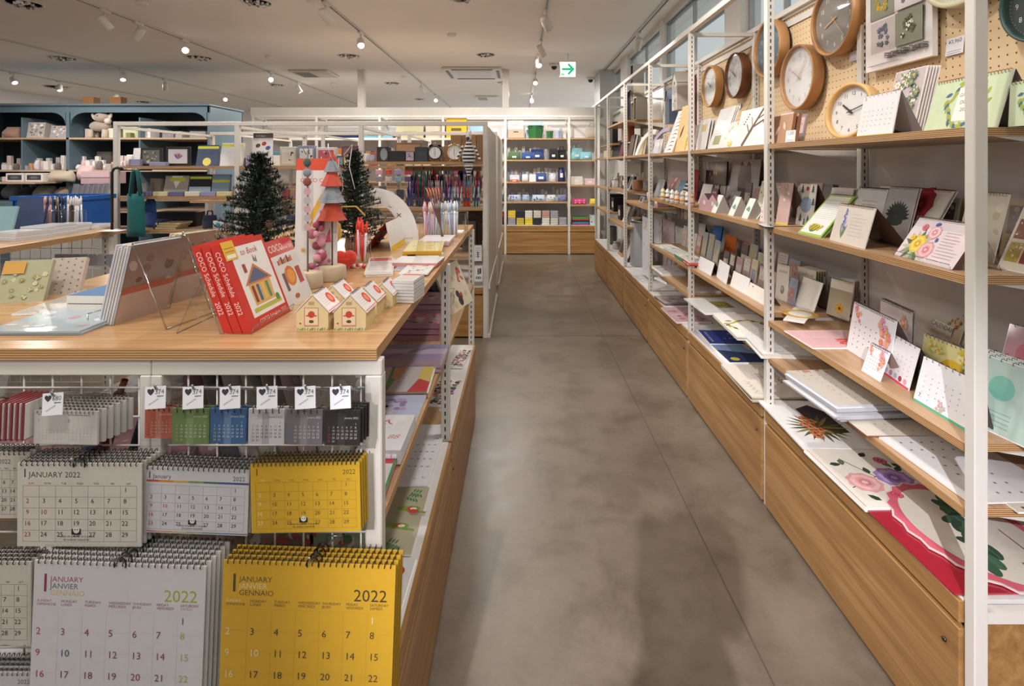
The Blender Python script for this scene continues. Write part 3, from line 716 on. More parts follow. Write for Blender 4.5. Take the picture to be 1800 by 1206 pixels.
# top shelf, second bay
s1('slim white card set with yellow square, farthest on this bay', 1222, 1238, (1232, 212), both(a_plain('#dedcda'), sub(.3, .6, .8, .85, a_plain('#c9a93e'))), X=1.0, n=3, mat='wrap', t=.006, gap=.01)
s1('white wall calendar with small green picture in clear sleeve', 1243, 1268, (1267, 193), both(a_lines('#e7e6e6', '#c6c4c8', 9, 2), sub(.25, .12, .7, .34, a_photo('#8f9850', ['#b9a93c', '#5f7040'], 4, 14))), X=1.0, n=3, mat='wrap', t=.004)
s1('white calendar with yellow and navy flower sketches', 1268, 1290, (1284, 216), a_floral('#ebe9e4', ['#e3c93c', '#4a5670', '#f0e48a'], '#8a9460', 9, .16, 9), X=.98, mat='wrap')
def treeart(A, w, h):
    A.rect(0, 0, w, h, '#ebe9e6'); A.up()
    for a, b, c, d, q in ((.25, .02, .5, .5, .07), (.5, .5, .75, .97, .05), (.5, .5, .95, .72, .03), (.42, .36, .3, .6, .025), (.62, .7, .95, .88, .022), (.5, .5, .42, .78, .02)): A.line(a*w, b*h, c*w, d*h, q*w, '#6b5a48')
    A.up()
    for i in range(5): A.oval(w*.2+w*.03*i, h*(.62+.06*i), w*.02, '#4c463f', w*.012)
    A.leaf(w*.8, h*.55, w*.12, 1.2, '#8c4a44'); A.leaf(w*.86, h*.6, w*.12, 1, '#a8605a')
    A.lines(w*.45, h*.3, w*.5, 3, h*.08, '#c9c6c4', h*.006)
s1('large white calendar with brown winter tree silhouette', 1290, 1344, (1304, 196), treeart, X=.98)
mb = MB(); mb.tube([(0, 0, 0), (.12, 0, .004), (.25, .002, 0)], .004, 6, '#6d5a44', 'satin')
for i in range(9): mb.add([(p0[0]+.02*i+.03, -.004, p0[1]) for p0 in ((0, 0), (.01, .012), (.014, 0))], [(0, 1, 2)], '#5a6b48', 'cloth')
mb.tube([(.02, 0, 0), (.11, .01, .09), (.2, 0, 0)], .0008, 4, '#5a4a38', 'satin')
p = pxx(1306, 1.22, 1.56); tag(mb.make('hanging_rod', None, TR(p.x, p.y, 1.545, rad(-90))), 'twig hanging rod with green leaves above the tree calendar', 'hanging rod')
# birdhouse shaped boxes and long prints, third bay
def birdhouse(label, px, X, z, w_, h, d, c1, c2, dots, T=None):
    p = pxx(px, X, z); t = root('birdhouse_box', label, 'box', T or TR(p.x, p.y, z, rad(-90)))
    m = MB(); m.prism([(0, 0), (w_, 0), (w_, h*.72), (w_/2, h), (0, h*.72)], 0, d, c1, 'satin', c2); A = Art(m, mat='satin'); A.oval(w_/2, h*.7, w_*.1, '#26282c'); A.up()
    for i in range(5): A.oval(w_*R.uniform(.2, .8), h*R.uniform(.08, .5), w_*.07, dots, w_*.04)
    m.make('body', t)
    r = MB(); r.add([(-.006, -.006, h*.70), (w_/2, -.006, h+.004), (w_/2, d+.006, h+.004), (-.006, d+.006, h*.70)], [(0, 1, 2, 3)], c2, 'satin')
    r.add([(w_+.006, -.006, h*.70), (w_/2, -.006, h+.004), (w_/2, d+.006, h+.004), (w_+.006, d+.006, h*.70)], [(0, 1, 2, 3)], c2, 'satin'); r.make('roof', t)
    return t
birdhouse('blue grey birdhouse box hung on the pegboard', 1169, 1.18, 1.60, .12, .27, .07, '#6d7c8e', '#56657a', '#3f4c60')
birdhouse('white birdhouse box with small red and black marks on the pegboard', 1181, 1.16, 1.68, .13, .29, .09, '#e7e3dd', '#c9c2b8', '#7a3d3a')
hung('long teal and pink scroll calendar hanging beside the birdhouse boxes', 1200, 1211, 1.62, .38, a_band((.3, '#5a5f84'), (.2, '#3f8f82'), (.2, '#c77a8a'), (.3, '#4d9a84')))
hung('dark red fabric strip hung beside the slotted upright', 1216, 1224, 1.5, .42, a_plain('#6e2f2a'), col='#6e2f2a')
hung('narrow grey print hanging under the white birdhouse', 1195, 1203, 1.42, .2, a_band((.4, '#b9b2c4'), (.3, '#b84a4a'), (.3, '#d9c9b8')))
def zebra(A, w, h):
    A.rect(0, 0, w, h, '#eae4e2'); A.up()
    for i in range(10): A.poly([(w*.2, h*(.07+.09*i)), (w*.6, h*(.11+.09*i)), (w*.9, h*(.07+.09*i)), (w*.6, h*(.085+.09*i))], '#8e4a58' if i % 2 else '#3b3438')
s1('tall narrow card with curved dark red stripes, leaning', 1166, 1180, (1193, 196), zebra, X=1.0)
s1('kraft fan shaped card with black sketch', 1184, 1202, (1200, 188), both(a_plain('#dfbb82'), lambda A, w, h: A.leaf(w*.3, h*.3, w*.5, 1, '#4a3a2c', .3)), X=1.02, col='#dfbb82')
s1('kraft card with orange paper flowers beside the upright', 1200, 1211, (1206, 236), a_floral('#e3c79a', ['#e79a28', '#f2b54a'], '#b98a3c', 6, .3, 4), X=.98)
s1('pale card of silver scissors and shapes in film', 1146, 1160, (1152, 246), a_photo('#c9c4c4', ['#aeb6b0', '#e6c8c8', '#f1f1f1'], 6, 14), X=1.0, mat='wrap', n=2)
# fourth bay: white arcs and frames
def arcthing(label, T, r1, r2, a0, a1, d, col, name='arc_calendar', cat='calendar', art=None):
    n = 14; P = [(r2*math.cos(a0+(a1-a0)*i/n), r2*math.sin(a0+(a1-a0)*i/n)) for i in range(n+1)]+[(r1*math.cos(a1-(a1-a0)*i/n), r1*math.sin(a1-(a1-a0)*i/n)) for i in range(n+1)]
    mb = MB()
    for i in range(n): mb.prism([P[i], P[i+1], P[2*n-i], P[2*n+1-i]], 0, d, col)
    if art: art(Art(mb), r2, a0, a1)
    return tag(mb.make(name, None, T), label, cat)
arcthing('white quarter arc calendar standing on the top shelf', TR(1.0, 4.18, S1, rad(-75)) @ TR(rx=rad(-15)), .17, .21, rad(75), rad(180), .02, '#e9e6df')
arcthing('lilac quarter arc calendar behind the white one', TR(1.06, 3.98, S1, rad(-75)) @ TR(rx=rad(-15)), .18, .215, rad(60), rad(180), .01, '#b5a8c0')
for i in range(5): s1('dark brown picture frame leaning in a row on the top shelf, %s from the camera' % ORD[i], 1103+5*i, 1110+5*i, (1110+5*i, 238+i), a_plain('#c9bfb2' if i % 2 else '#5a4c44'), name='picture_frame', cat='frame', X=1.0+.01*i, col='#3f3029', t=.012)
for i in range(2): s1('olive framed print next to the white arc, %s' % ('front' if i else 'rear'), 1122+4*i, 1129+4*i, (1127+4*i, 241), a_plain('#cdbf98'), name='picture_frame', cat='frame', X=1.0, col='#7a6a44')
s1('black framed photo panel, fifth bay of the top shelf', 1071, 1086, (1077, 250), a_plain('#1d2030'), name='picture_frame', cat='frame', X=1.02, col='#17171c', t=.015)
s1('dark red book leaning beside the black photo panel', 1086, 1093, (1094, 248), a_plain('#5d3128'), name='book', cat='book', X=1.0, col='#5d3128', t=.012)
# upper shelf: small cabinets
def nestbox(label, x, y, z, w_, d, h, col, inner):
    t = root('display_box', label, 'box', TR(x, y, z, rad(-90))); m = MB(); q = .006
    m.box(0, w_, 0, d, 0, q, col, 'satin').box(0, w_, 0, d, h-q, h, col, 'satin').box(0, q, 0, d, q, h-q, col, 'satin').box(w_-q, w_, 0, d, q, h-q, col, 'satin').box(q, w_-q, d-q, d, q, h-q, inner, 'satin'); m.make('box_shell', t)
    m = MB(); m.box(w_*.2, w_*.7, d*.3, d*.6, q, h*.6, inner, 'satin'); m.make('contents', t)
for i, (y, z, w_, h, c, c2) in enumerate(((4.9, 0, .11, .17, '#8b8070', '#3a332c'), (4.9, .172, .11, .17, '#a39684', '#2f2925'), (4.9, .344, .1, .17, '#4a423c', '#1f1b19'), (5.06, 0, .1, .3, '#2f3440', '#20242c'), (4.77, 0, .1, .2, '#6f665a', '#a08c70'))):
    nestbox(('lower taupe display box in the stack', 'middle taupe display box in the stack', 'topmost dark display box of the stack', 'slate blue tall box behind the box stack', 'grey brown box in front of the box stack')[i]+' on the high shelf', 1.02, y, 1.668+z, w_, .1, h, c, c2)
for i, (px, w_, h, c) in enumerate(((1071, .2, .24, '#2c2725'), (1087, .1, .2, '#8d5f44'), (1091, .08, .18, '#a0522d'))):
    p = pxx(px, 1.0, 1.5); boxthing('wooden_box' if i else 'black_case', ('black glossy display case on the far upper shelf', 'reddish wooden frame leaning beside the black case', 'copper coloured frame beside the wooden one')[i], 'box', TR(p.x+.03*i, p.y, 1.668 if i == 0 and p.y < 5.5 else 1.5, rad(-90)), w_, .06, h, c, a_plain('#1b1918' if not i else '#b98a68'), 'satin')
boxthing('storage_box', 'flat cream basket box under the wooden frames', 'box', TR(1.0, 6.35, S1, rad(-90)), .42, .18, .09, '#c9b98c', None, 'cloth')
# ---------------------------------------------------------------- second shelf (S2), corner pixels measured on the shelf top
def s2(label, bl, br, tl, art, z=S2, name='calendar', cat='calendar', **kw): return upcard(name, label, cat, bl, br, tl, z, None, art=art, **kw)
def trees(A, w, h):
    A.rect(0, 0, w, h, '#ece9e4'); A.up()
    for x, y, q in ((.2, .78, .2), (.82, .8, .16), (.12, .45, .18), (.9, .5, .16), (.25, .1, .2), (.7, .06, .22), (.5, .02, .13)):
        for k in range(3): A.poly([(w*(x-.11+.02*k), h*(y+.05*k)), (w*(x+.11-.02*k), h*(y+.05*k)), (w*x, h*(y+q*.5+.05*k))], '#5f6a58')
        A.rect(w*(x-.01), h*(y-.04), w*(x+.01), h*y, '#8c6a50')
    A.up(); A.oval(w*.5, h*.5, w*.34, '#9db4d3', h*.2, n=9).up().oval(w*.5, h*.88, w*.09, '#c83a48').up(); A.lines(w*.3, h*.58, w*.4, 5, h*.04, '#e4e9f2', h*.008)
def tulips(A, w, h):
    A.rect(0, 0, w, h, '#9fc45c'); A.up(); A.rect(w*.06, h*.05, w*.94, h*.86, '#eeece8'); A.up()
    A.lines(w*.12, h*.78, w*.76, 9, h*.045, '#c3c6c2', h*.008); A.rect(w*.08, h*.87, w*.92, h*.97, '#efeadf'); A.up()
    for i in range(14): A.leaf(w*.45, h*.08, h*.22, .6+i*.14, '#5d8746', .2)
    A.up()
    for i in range(11): A.flower(w*(.3+.045*i), h*(.2+.05*math.sin(i*2.1)), w*.05, '#e6c92e', '#d9b41e', 5, '#b98a1e')
def hyacinth(A, w, h):
    A.rect(0, 0, w, h, '#ddd4ca'); A.up()
    for a in (1.2, 1.5, 1.9): A.leaf(w*.3, h*.1, h*.45, a, '#6f8a5c', .15)
    A.up()
    for i in range(22): A.oval(w*(.3+R.uniform(-.045, .045)), h*(.35+.025*i), w*.024, ('#7f83b8', '#9a9bcc', '#6468a0')[i % 3], n=6)
    A.up(); A.lines(w*.45, h*.78, w*.45, 7, h*.09, '#b7aea8', h*.006, random.Random(1))
def cactus(A, w, h): A.rect(0, 0, w, h, '#e3e4e6'); A.up(); [A.leaf(w*.45, h*.02, h*.42, .4+.22*i, '#4c514c' if i % 2 else '#6b7068', .25) for i in range(11)]; A.up(); A.lines(w*.25, h*.72, w*.5, 2, h*.08, '#b89a9a', h*.012)
def cactus2(A, w, h): A.rect(0, 0, w, h, '#b9b6b4'); A.up(); [A.leaf(w*.5, h*.45, h*.32, .25*i, '#39403f', .3) for i in range(13)]; A.up(); A.oval(w*.45, h*.38, w*.3, '#3f4644', h*.1).oval(w*.4, h*.15, w*.2, '#8d8682', h*.12)
def bouquet(A, w, h):
    A.rect(0, 0, w, h, '#e3d3d6'); A.up(); r = random.Random(4)
    for i in range(16): A.leaf(w*.27, h*.3, w*.26, .4*i, ('#8d9a72', '#5d6e50', '#b9bfa2')[i % 3], .3)
    A.up()
    A.rose(w*.26, h*.38, w*.115, '#e3c244', '#edd56a', '#c9a02c').rose(w*.45, h*.28, w*.11, '#dfa0a4', '#eec0c2', '#c97a84').rose(w*.42, h*.7, w*.09, '#dfa8b0', '#f0ccd0', '#cc8a94')
    A.rose(w*.22, h*.78, w*.045, '#c9606c', '#d98088', '#a84a58').rose(w*.13, h*.5, w*.04, '#e0b83a', '#ecd060', '#c09020'); A.leaf(w*.36, h*.86, w*.09, .4, '#4f62a8', .6).leaf(w*.52, h*.48, w*.07, 1.4, '#5468b0', .6)
    A.up(); A.lines(w*.6, h*.74, w*.34, 9, h*.07, '#c9b4ba', h*.01, r)
S2T = [
 ('tall dusty pink desk calendar with white blossom print, tented', (1363, 393), (1384, 396), (1374, 321), both(a_plain('#c7a9a2'), a_band((.04, '#d8c83c')), sub(.3, .55, .9, .95, a_floral('#c7a9a2', ['#eeeae8', '#dcdcdc'], '#5d6670', 7, .2, 8))), dict(col='#c7a9a2', easel=.11, ecol='#5c4640')),
 ('tall calendar of fir trees around a blue lake', (1398, 394), (1427, 399), (1407, 322), trees, dict(easel=.1, ecol='#46372f', sp='#c98a4c')),
 ('lime edged wall calendar with daffodils, leaning low', (1402, 409), (1442, 418), (1459, 342), tulips, dict(col='#9fc45c', sp='#cfd2c9', n=2)),
 ('cream desk calendar with blue hyacinth and gold spiral', (1458, 421), (1519, 438), (1476, 358), hyacinth, dict(easel=.12, ecol='#5a4438', sp='#9b7440')),
 ('red rose wall calendar with red spiral', (1554, 417), (1622, 434), (1602, 331), a_rose('#e3ddd2', ('#a32a33', '#c23a42', '#7a1c24'), cx=.45, cy=.72, r=.3), dict(sp='#b0494a', n=2)),
 ('large pale pink calendar with rose bouquet in an acrylic easel', (1572, 448), (1673, 475), (1617, 382), bouquet, dict(col='#6a4c40', t=.012, sp='#7a4f3c')),
]
for lab, bl, br, tl, art, kw in S2T: s2(lab, bl, br, tl, art, maxtilt=52, **kw)
p1, p2 = pz((1572, 448), S2), pz((1673, 475), S2)
acrylic_riser('acrylic_easel', 'clear acrylic easel carrying the rose bouquet calendar', TR(p1.x+.002, p1.y, S2, math.atan2(p2.y-p1.y, p2.x-p1.x)) @ TR(0, .02, 0), (p2-p1).length, .024, .012, .1)
# calendars leaning at the back of the same shelf
def back(label, px0, px1, X, h, art, z=S2, tilt=14, n=1, name='calendar', cat='calendar', **kw):
    a, b = pxx(px0, X, z), pxx(px1, X, z); return card(name, label, cat, TR(a.x, a.y, z, rad(-90)), a.y-b.y, h, rad(tilt), art, n=n, **kw)
back('white wall calendar with dark cactus, spiral topped', 1490, 1541, 1.13, .155, cactus, n=3, sp='#8f9094', gap=.006)
back('grey wall calendar of a potted black agave', 1542, 1590, 1.12, .165, cactus2, n=2, sp='#a9a9ac')
back('red berry print calendars in clear sleeves behind the fir tree calendar', 1446, 1483, 1.13, .15, a_floral('#d8d2cc', ['#c23c44', '#d85a60'], '#6c7a60', 8, .14, 3), n=3, mat='wrap', gap=.008)
back('dark brown picture pack behind the fir tree calendar', 1432, 1447, 1.14, .16, a_band((1, '#4c3a34')), n=3, mat='wrap', col='#4c3a34', gap=.006)
back('cream art calendar in crinkled sleeve, behind the bouquet calendar', 1676, 1745, 1.1, .165, a_photo('#dcd3c0', ['#e6ddc8', '#c9c09c'], 3, 12), mat='wrap', sp='#a98f5c')
back('cream calendar with six small food pictures, at the near end', 1752, 1840, 1.06, .2, both(a_plain('#ddd5c2'), *[sub(.06+.32*i, .1+.27*j, .34+.32*i, .33+.27*j, a_photo(('#b9a04c', '#8c4a3a', '#7c8a5a')[(i+j) % 3], ['#d9b94a', '#5d3a2c', '#e8e0cc', '#6f8050'], i*3+j, 12)) for i in range(3) for j in range(2)]), mat='wrap', sp='#9b7440', tilt=24)
# 2nd bay of the second shelf
for i, (px, c, c2) in enumerate(((1229, '#55454c', '#c8606a'), (1243, '#6b4a52', '#d8707a'))):
    p = pz((px, 368+i*3), S2); T = TR(p.x, p.y, S2, rad(-80)); m = MB(); w_ = .1; m.prism([(0, 0), (w_, 0), (w_, .045), (w_/2, .085), (0, .045)], 0, .06, '#c9a0a6', 'satin', c)
    A = Art(m, mat='satin'); A.oval(w_*.5, .04, .012, '#e6dcdc'); tag(m.make('house_calendar', None, T), 'small pink house shaped calendar box with dark roof, %s' % ('far one' if i == 0 else 'near one with green tag'), 'calendar')
for i in range(3):
    px = (1258, 1289, 1314)[i]; p = pz((px, (375, 380, 385)[i]), S2); T = TR(p.x, p.y, S2)
    for k in range(1):
        t = root('pyramid_calendar', ('far', 'middle', 'near')[i]+' grey kraft triangular calendar box with green plant label', 'calendar', T)
        m = MB(); m.prism([(0, 0), (.075, 0), (.0375, .085)], 0, .004, '#a9a29c', 'satin'); m.prism([(0, 0), (.075, 0), (.0375, .085)], .06, .064, '#a9a29c', 'satin')
        m.T = Matrix.Rotation(rad(-90), 4, 'Z') @ TR(0, 0, 0)
        m.T = Matrix(); m.add([(0, 0, 0), (0, .064, 0), (.0375, .064, .085), (.0375, 0, .085)], [(0, 1, 2, 3)], '#e8e4dc'); m.add([(.075, 0, 0), (.075, .064, 0), (.0375, .064, .085), (.0375, 0, .085)], [(0, 1, 2, 3)], '#b6aea6'); m.make('box_body', t)
        q = MB(); q.T = TR(0, .06, 0, rad(-90)) @ Matrix.Rotation(-math.atan2(.0375, .085), 4, 'X'); q.box(.002, .058, -.001, 0, .004, .09, '#ebe8e0'); A = Art(q, 0, 0, -.001)
        for j in range(7): A.leaf(.03, .035, .024, .45*j, '#6fa088', .4)
        q.make('label_card', t)
back('dark photo calendars hanging in film, horse and figures', 1240, 1276, 1.2, .14, a_photo('#3c3032', ['#8c7468', '#5d4a48', '#c9b4a8', '#2a2224'], 2, 16), z=S2+.11, tilt=3, mat='wrap', n=2, col='#3c3032')
back('brown horse portrait calendar in glossy film', 1279, 1329, 1.2, .26, both(a_band((1, '#b9b4b6')), lambda A, w, h: A.poly([(w*.35, h*.05), (w*.65, h*.05), (w*.75, h*.6), (w*.7, h*.88), (w*.62, h*.97), (w*.55, h*.86), (w*.45, h*.88), (w*.38, h*.98), (w*.34, h*.85), (w*.28, h*.6)], '#5a382e')), tilt=6, mat='wrap', col='#4a2f2c')
back('white desk calendar behind the pink house boxes', 1227, 1243, 1.08, .12, a_month('#e6e3e2', '1', '#777', dots=True), tilt=16, easel=.06)
back('small dark desk calendar with orange picture', 1241, 1252, 1.0, .11, both(a_plain('#4b4246'), sub(.25, .4, .8, .85, a_photo('#b0583c', ['#8c4a38', '#c9907c'], 1, 6))), tilt=18, easel=.06, ecol='#1f1a1a', col='#4b4246')
back('black card set with small red pictures', 1269, 1287, 1.03, .11, a_photo('#45404a', ['#a05a58', '#6a6470', '#c9b9b9'], 5, 12), tilt=25, mat='wrap', col='#45404a')
back('pale yellow flower memo pack leaning beside the pyramid boxes', 1310, 1330, 1.0, .13, a_floral('#ece9d6', ['#e8d860', '#d8d0a0', '#b0b8a0'], '#9fae84', 10, .12, 12), tilt=38, n=2)
back('cream flower print memo leaning at the back near the upright', 1327, 1345, 1.08, .16, a_floral('#ebe6d0', ['#e0c850', '#7c8a70'], '#8c9a74', 12, .1, 14), tilt=12)
back('white and pink desk calendar beside the upright', 1335, 1347, .98, .17, both(a_band((1, '#dfcfd4')), a_floral('#dfcfd4', ['#c9909c'], '#9a8', 4, .1, 2)), tilt=10, easel=.07)
flat('photo_sheet', 'dark edged sheet lying flat on the second shelf by the upright', 'sheet', (1330, 393), (1345, 399), (1308, 384), S2+.004, a_photo('#c9c4c6', ['#8c8a94', '#e3e0e0'], 3, 10), n=1, edge='#2d2b30')
# 3rd bay of second shelf: finger-sized dolls, animal cards
for i in range(7):
    px = 1160+8*i+(2 if i > 3 else 0); p = pz((px, 353+1.9*i), S2); m = MB(); c = ('#ead9b4', '#f0ede8', '#f0ede8', '#e6d3b8', '#ddcdb8', '#f3efe9', '#d9b084')[i]
    m.lathe([(.013, 0), (.016, .02), (.013, .045), (.012, .05)], 10, (0, 0, 0), c, 'cloth'); m.make
    t = root('figurine', 'small white animal figurine standing on the shelf edge, %s from the far end' % ORD[i].replace('nearest', 'first'), 'figurine', TR(p.x+.02, p.y, S2)); m.make('body', t)
    h_ = MB(); h_.ball((0, 0, .062), .015, c, 'cloth', 10, 6); h_.ball((0, -.009, .076), .005, c, 'cloth', 6, 4); h_.ball((0, .009, .076), .005, c, 'cloth', 6, 4); h_.make('head', t)
    j = MB(); j.lathe([(.017, .022), (.0172, .034)], 10, (0, 0, 0), ('#d9a040', '#8c3a3a', '#c9a0a0', '#c98f4c')[i % 4], 'cloth'); j.make('collar', t)
back('pink floral greeting card leaning in the third bay', 1166, 1183, 1.08, .15, a_floral('#d8b4ae', ['#c8586a', '#e8a0a0'], '#a87', 9, .12, 7), tilt=24)
back('teal picture card leaning next to the pink card', 1183, 1194, 1.07, .13, a_photo('#7ba9bc', ['#c9647c', '#4c6a8c', '#e6e0d8'], 8, 12), tilt=24)
back('black and white striped card', 1194, 1200, 1.06, .13, a_band(*[(.1, '#1f1f24' if i % 2 else '#e6e6e6') for i in range(10)]), tilt=22)
back('crimson boxed calendar standing by the slotted upright', 1205, 1224, 1.14, .2, both(a_band((1, '#a83442')), sub(.2, .3, .8, .7, a_photo('#a83442', ['#c86a70', '#7c2430'], 1, 6))), tilt=5, col='#a83442')
back('grey tent card with white border at the far end of the third bay', 1149, 1160, 1.0, .13, a_band((1, '#8f9298')), tilt=18, easel=.06, ecol='#4a4c54')
# shelves of the fourth to sixth bays
def clutter(z, px0, px1, X, items, base_label, k0=0):
    """a run of different small things; items = (name, category, colour words, shape, size...)"""
    n = len(items)
    for i, (nm, ct, lab, kind, w_, h, c) in enumerate(items):
        px = px0+(px1-px0)*(i+.3)/n; p = pxx(px, .93, z); p.x = X; T = TR(p.x, p.y, z, rad(-90)); L = lab+' '+base_label
        m = MB()
        if kind == 'box': m.cbox(0, w_, 0, w_*.8, 0, h, c, 'satin', .003); Art(m, mat='satin').rect(w_*.2, h*.3, w_*.8, h*.7, '#e6e0d8')
        elif kind == 'cyl': m.lathe([(w_/2*.9, 0), (w_/2, .004), (w_/2, h-.004), (w_/2*.9, h)], 14, (w_/2, w_/2, 0), c, 'satin')
        elif kind == 'basket': m.lathe([(w_*.35, 0), (w_*.5, h*.3), (w_*.48, h*.9), (w_*.5, h), (w_*.44, h*.97), (w_*.42, h*.3)], 14, (w_/2, w_*.3, 0), c, 'cloth', sy=.6)
        elif kind == 'jar': m.lathe([(w_*.4, 0), (w_*.5, h*.1), (w_*.5, h*.7), (w_*.35, h*.78), (w_*.35, h*.8), (w_*.42, h*.8), (w_*.42, h)], 14, (w_/2, w_/2, 0), c, 'gloss')
        elif kind == 'lean':
            m.T = Matrix.Rotation(rad(-20), 4, 'X'); m.box(0, w_, 0, .012, 0, h, c, 'satin'); Art(m, mat='satin').rect(w_*.12, h*.1, w_*.88, h*.9, '#cfc6ba' if i % 2 else '#3a3634')
        elif kind == 'pens':
            m.cbox(0, w_, 0, w_*.6, 0, h*.55, '#dcdcdc', 'acrylic', .002)
            for q in range(6): x = w_*(.12+.15*q); m.tube([(x, w_*.3, .004), (x+R.uniform(-.01, .01), w_*.3, h*R.uniform(.85, 1))], .0035, 6, (c, '#2b2b30', '#e8e8e8', '#b04048')[q % 4], 'satin')
        elif kind == 'curl':
            m.tube([(w_/2+w_/2*math.cos(a*.5), w_*.3, h*.5+h*.5*math.sin(a*.5)) for a in range(-2, 9)], .006, 6, c, 'satin'); m.cbox(0, w_, w_*.1, w_*.5, 0, .01, c, 'satin')
        tag(m.make(nm, None, T), ' '.join(L.split()[:16]), ct)
C4 = 'on the eye-level shelf of the fourth bay'
clutter(.962, 1106, 1139, 1.0, [('notebook', 'notebook', 'pale lilac notebook leaning', 'lean', .1, .05, '#b9aeb4'), ('card_stand', 'stand', 'clear card stand', 'pens', .08, .09, '#d0d0d0'), ('gift_box', 'box', 'teal gift box', 'box', .12, .05, '#5d8a96'), ('gift_box', 'box', 'pink and grey gift box', 'box', .1, .08, '#b08a8c')], 'on the middle shelf of the fourth bay')
C5 = 'on the shelf of the fifth bay'
clutter(1.037, 1072, 1099, 1.0, [('pen_set', 'pens', 'set of grey pens', 'pens', .1, .13, '#6a6c74'), ('camera_box', 'box', 'black camera box', 'box', .14, .12, '#1f1f24'), ('mirror', 'mirror', 'small silver standing mirror', 'lean', .1, .15, '#b9b9bc'), ('wicker_basket', 'basket', 'wicker basket of brown scarves', 'basket', .16, .1, '#8a5c3a')], C5)
clutter(1.041-.0, 1106, 1122, 1.1, [], '')
clutter(.962+.0, 1108, 1136, 1.16, [('wicker_basket', 'basket', 'brown wicker basket', 'basket', .2, .14, '#6f4a30'), ('driftwood_stand', 'stand', 'curled dark wood stand', 'curl', .18, .2, '#8a6a48'), ('wicker_basket', 'basket', 'second brown wicker basket of trinkets', 'basket', .18, .12, '#7d5638')], 'at the back of the fourth bay')
clutter(.72, 1072, 1099, 1.0, [('display_box', 'box', 'black display box', 'box', .14, .14, '#241f1f'), ('picture_frame', 'frame', 'white picture frame', 'lean', .12, .16, '#d8d4cc'), ('picture_frame', 'frame', 'olive picture frame', 'lean', .12, .15, '#6c6248'), ('wicker_basket', 'basket', 'tan basket', 'basket', .14, .08, '#a88a64')], 'on the low shelf of the fifth bay')
clutter(1.02, 1050, 1068, 1.0, [('pen_set', 'pens', 'blue and white pens', 'pens', .12, .13, '#3a4a80'), ('pen_set', 'pens', 'black marker set', 'pens', .12, .12, '#22222a'), ('storage_jar', 'jar', 'white storage jar', 'jar', .08, .11, '#dedede')], 'on the eye-level shelf of the farthest bay')
clutter(.77, 1053, 1069, 1.0, [('display_box', 'box', 'dark brown display box', 'box', .2, .17, '#33261f'), ('display_box', 'box', 'black display box with light label', 'box', .14, .15, '#1c1a1a')], 'on the low shelf of the farthest bay')
clutter(.372, 1053, 1092, .99, [('felt_hat', 'hat', 'grey felt cone', 'basket', .18, .2, '#55504e'), ('glass_jar', 'jar', 'row of small glass jars', 'jar', .09, .08, '#b8b8b4'), ('wooden_shelf_unit', 'box', 'light wooden upright board', 'lean', .2, .3, '#b88c58'), ('album', 'album', 'black album', 'lean', .18, .3, '#1b1a1c')], 'on the white base in the far bays')
# tall silver waste bin and hanging bags, fourth bay
p = pz((1108, 462), .372)
t = root('metal_bin', 'tall light grey metal bin standing on the base in the fourth bay', 'bin', TR(p.x+.08, p.y-.12, .372)); m = MB(); m.lathe([(.1, 0), (.105, .006), (.105, .4), (.1, .408)], 24, (0, 0, 0), '#a9abae', 'satin'); m.make('body', t)
m = MB(); m.lathe([(.106, .385), (.108, .39), (.108, .405), (.1, .412), (.02, .415)], 24, (0, 0, 0), '#8c8e92', 'metal'); m.make('lid', t)
hung('long white bag printed with cherries hanging beside the metal bin', 1130, 1141, .40, .46, a_floral('#dddbe2', ['#2c2a30', '#c9404c', '#e8a030'], '#3c3c44', 10, .06, 3), X=.99)
for i in range(3): hung('pink and white apron bag hanging under the second shelf, %s from the far side' % ORD[i].replace('nearest', 'first'), (1150, 1166, 1188)[i], (1164, 1186, 1207)[i], .60, .26-.02*i, a_floral(('#dcd8de', '#dcc9ca', '#d3cfcd')[i], ['#c9404c', '#2c2a30', '#e8dfe0'], '#55505c', 7, .05, i), X=1.16)
for i in range(9):
    p = pxx(1152+6.3*i, 1.12, .9); m = MB(); m.box(0, .07, 0, .012, 0, .075, ('#4a4148', '#6a4a52', '#3c4a5a', '#8c8a90', '#2c2a30')[i % 5], 'wrap'); m.tube([(.035, .005, .075), (.035, .005, .125)], .001, 4, '#c8c8c8', 'metal')
    tag(m.make('sleeved_card', None, TR(p.x, p.y, .9, rad(-90))), 'dark card in clear sleeve hanging on a peg, number %s from the far end' % ORD[i].replace('nearest', 'first'), 'card')
# ---------------------------------------------------------------- third shelf
def corner(u0, v0, cols, s=.12, n=7, seed=0, spread=.22):
    def f(A, w, h):
        r = random.Random(seed)
        for i in range(n): A.flower(w*min(.9, max(.1, u0+r.uniform(-spread, spread)*.6)), h*min(.9, max(.1, v0+r.uniform(-spread, spread))), min(w, h)*s*r.uniform(.45, .8), r.choice(cols), r.choice(cols), 6)
    return f
FLOR = ['#e8a0b0', '#ecb866', '#d98ab0', '#e8d060', '#e87a70']
def florcal(A, w, h): a_month('#ebe7ea', '', '#999', dots=True)(A, w, h); corner(.1, .88, FLOR, .11, 6, 1)(A, w, h); corner(.86, .5, FLOR, .13, 9, 2)(A, w, h); corner(.82, .85, FLOR, .1, 5, 4)(A, w, h)
S3b = S3-.02
flat('calendar', 'pale pink calendar sheet with red chrysanthemum lying on the third shelf', 'calendar', (1378, 581), (1429, 612), (1492, 581), S3b+.004, both(a_plain('#e0b4b4'), sub(.45, .5, .98, .98, lambda A, w, h: A.flower(w*.5, h*.45, h*.5, '#d85a58', '#e88a7c', 14)), sub(.05, .1, .5, .9, a_lines('#e3babb', '#c99', 7, 1))))
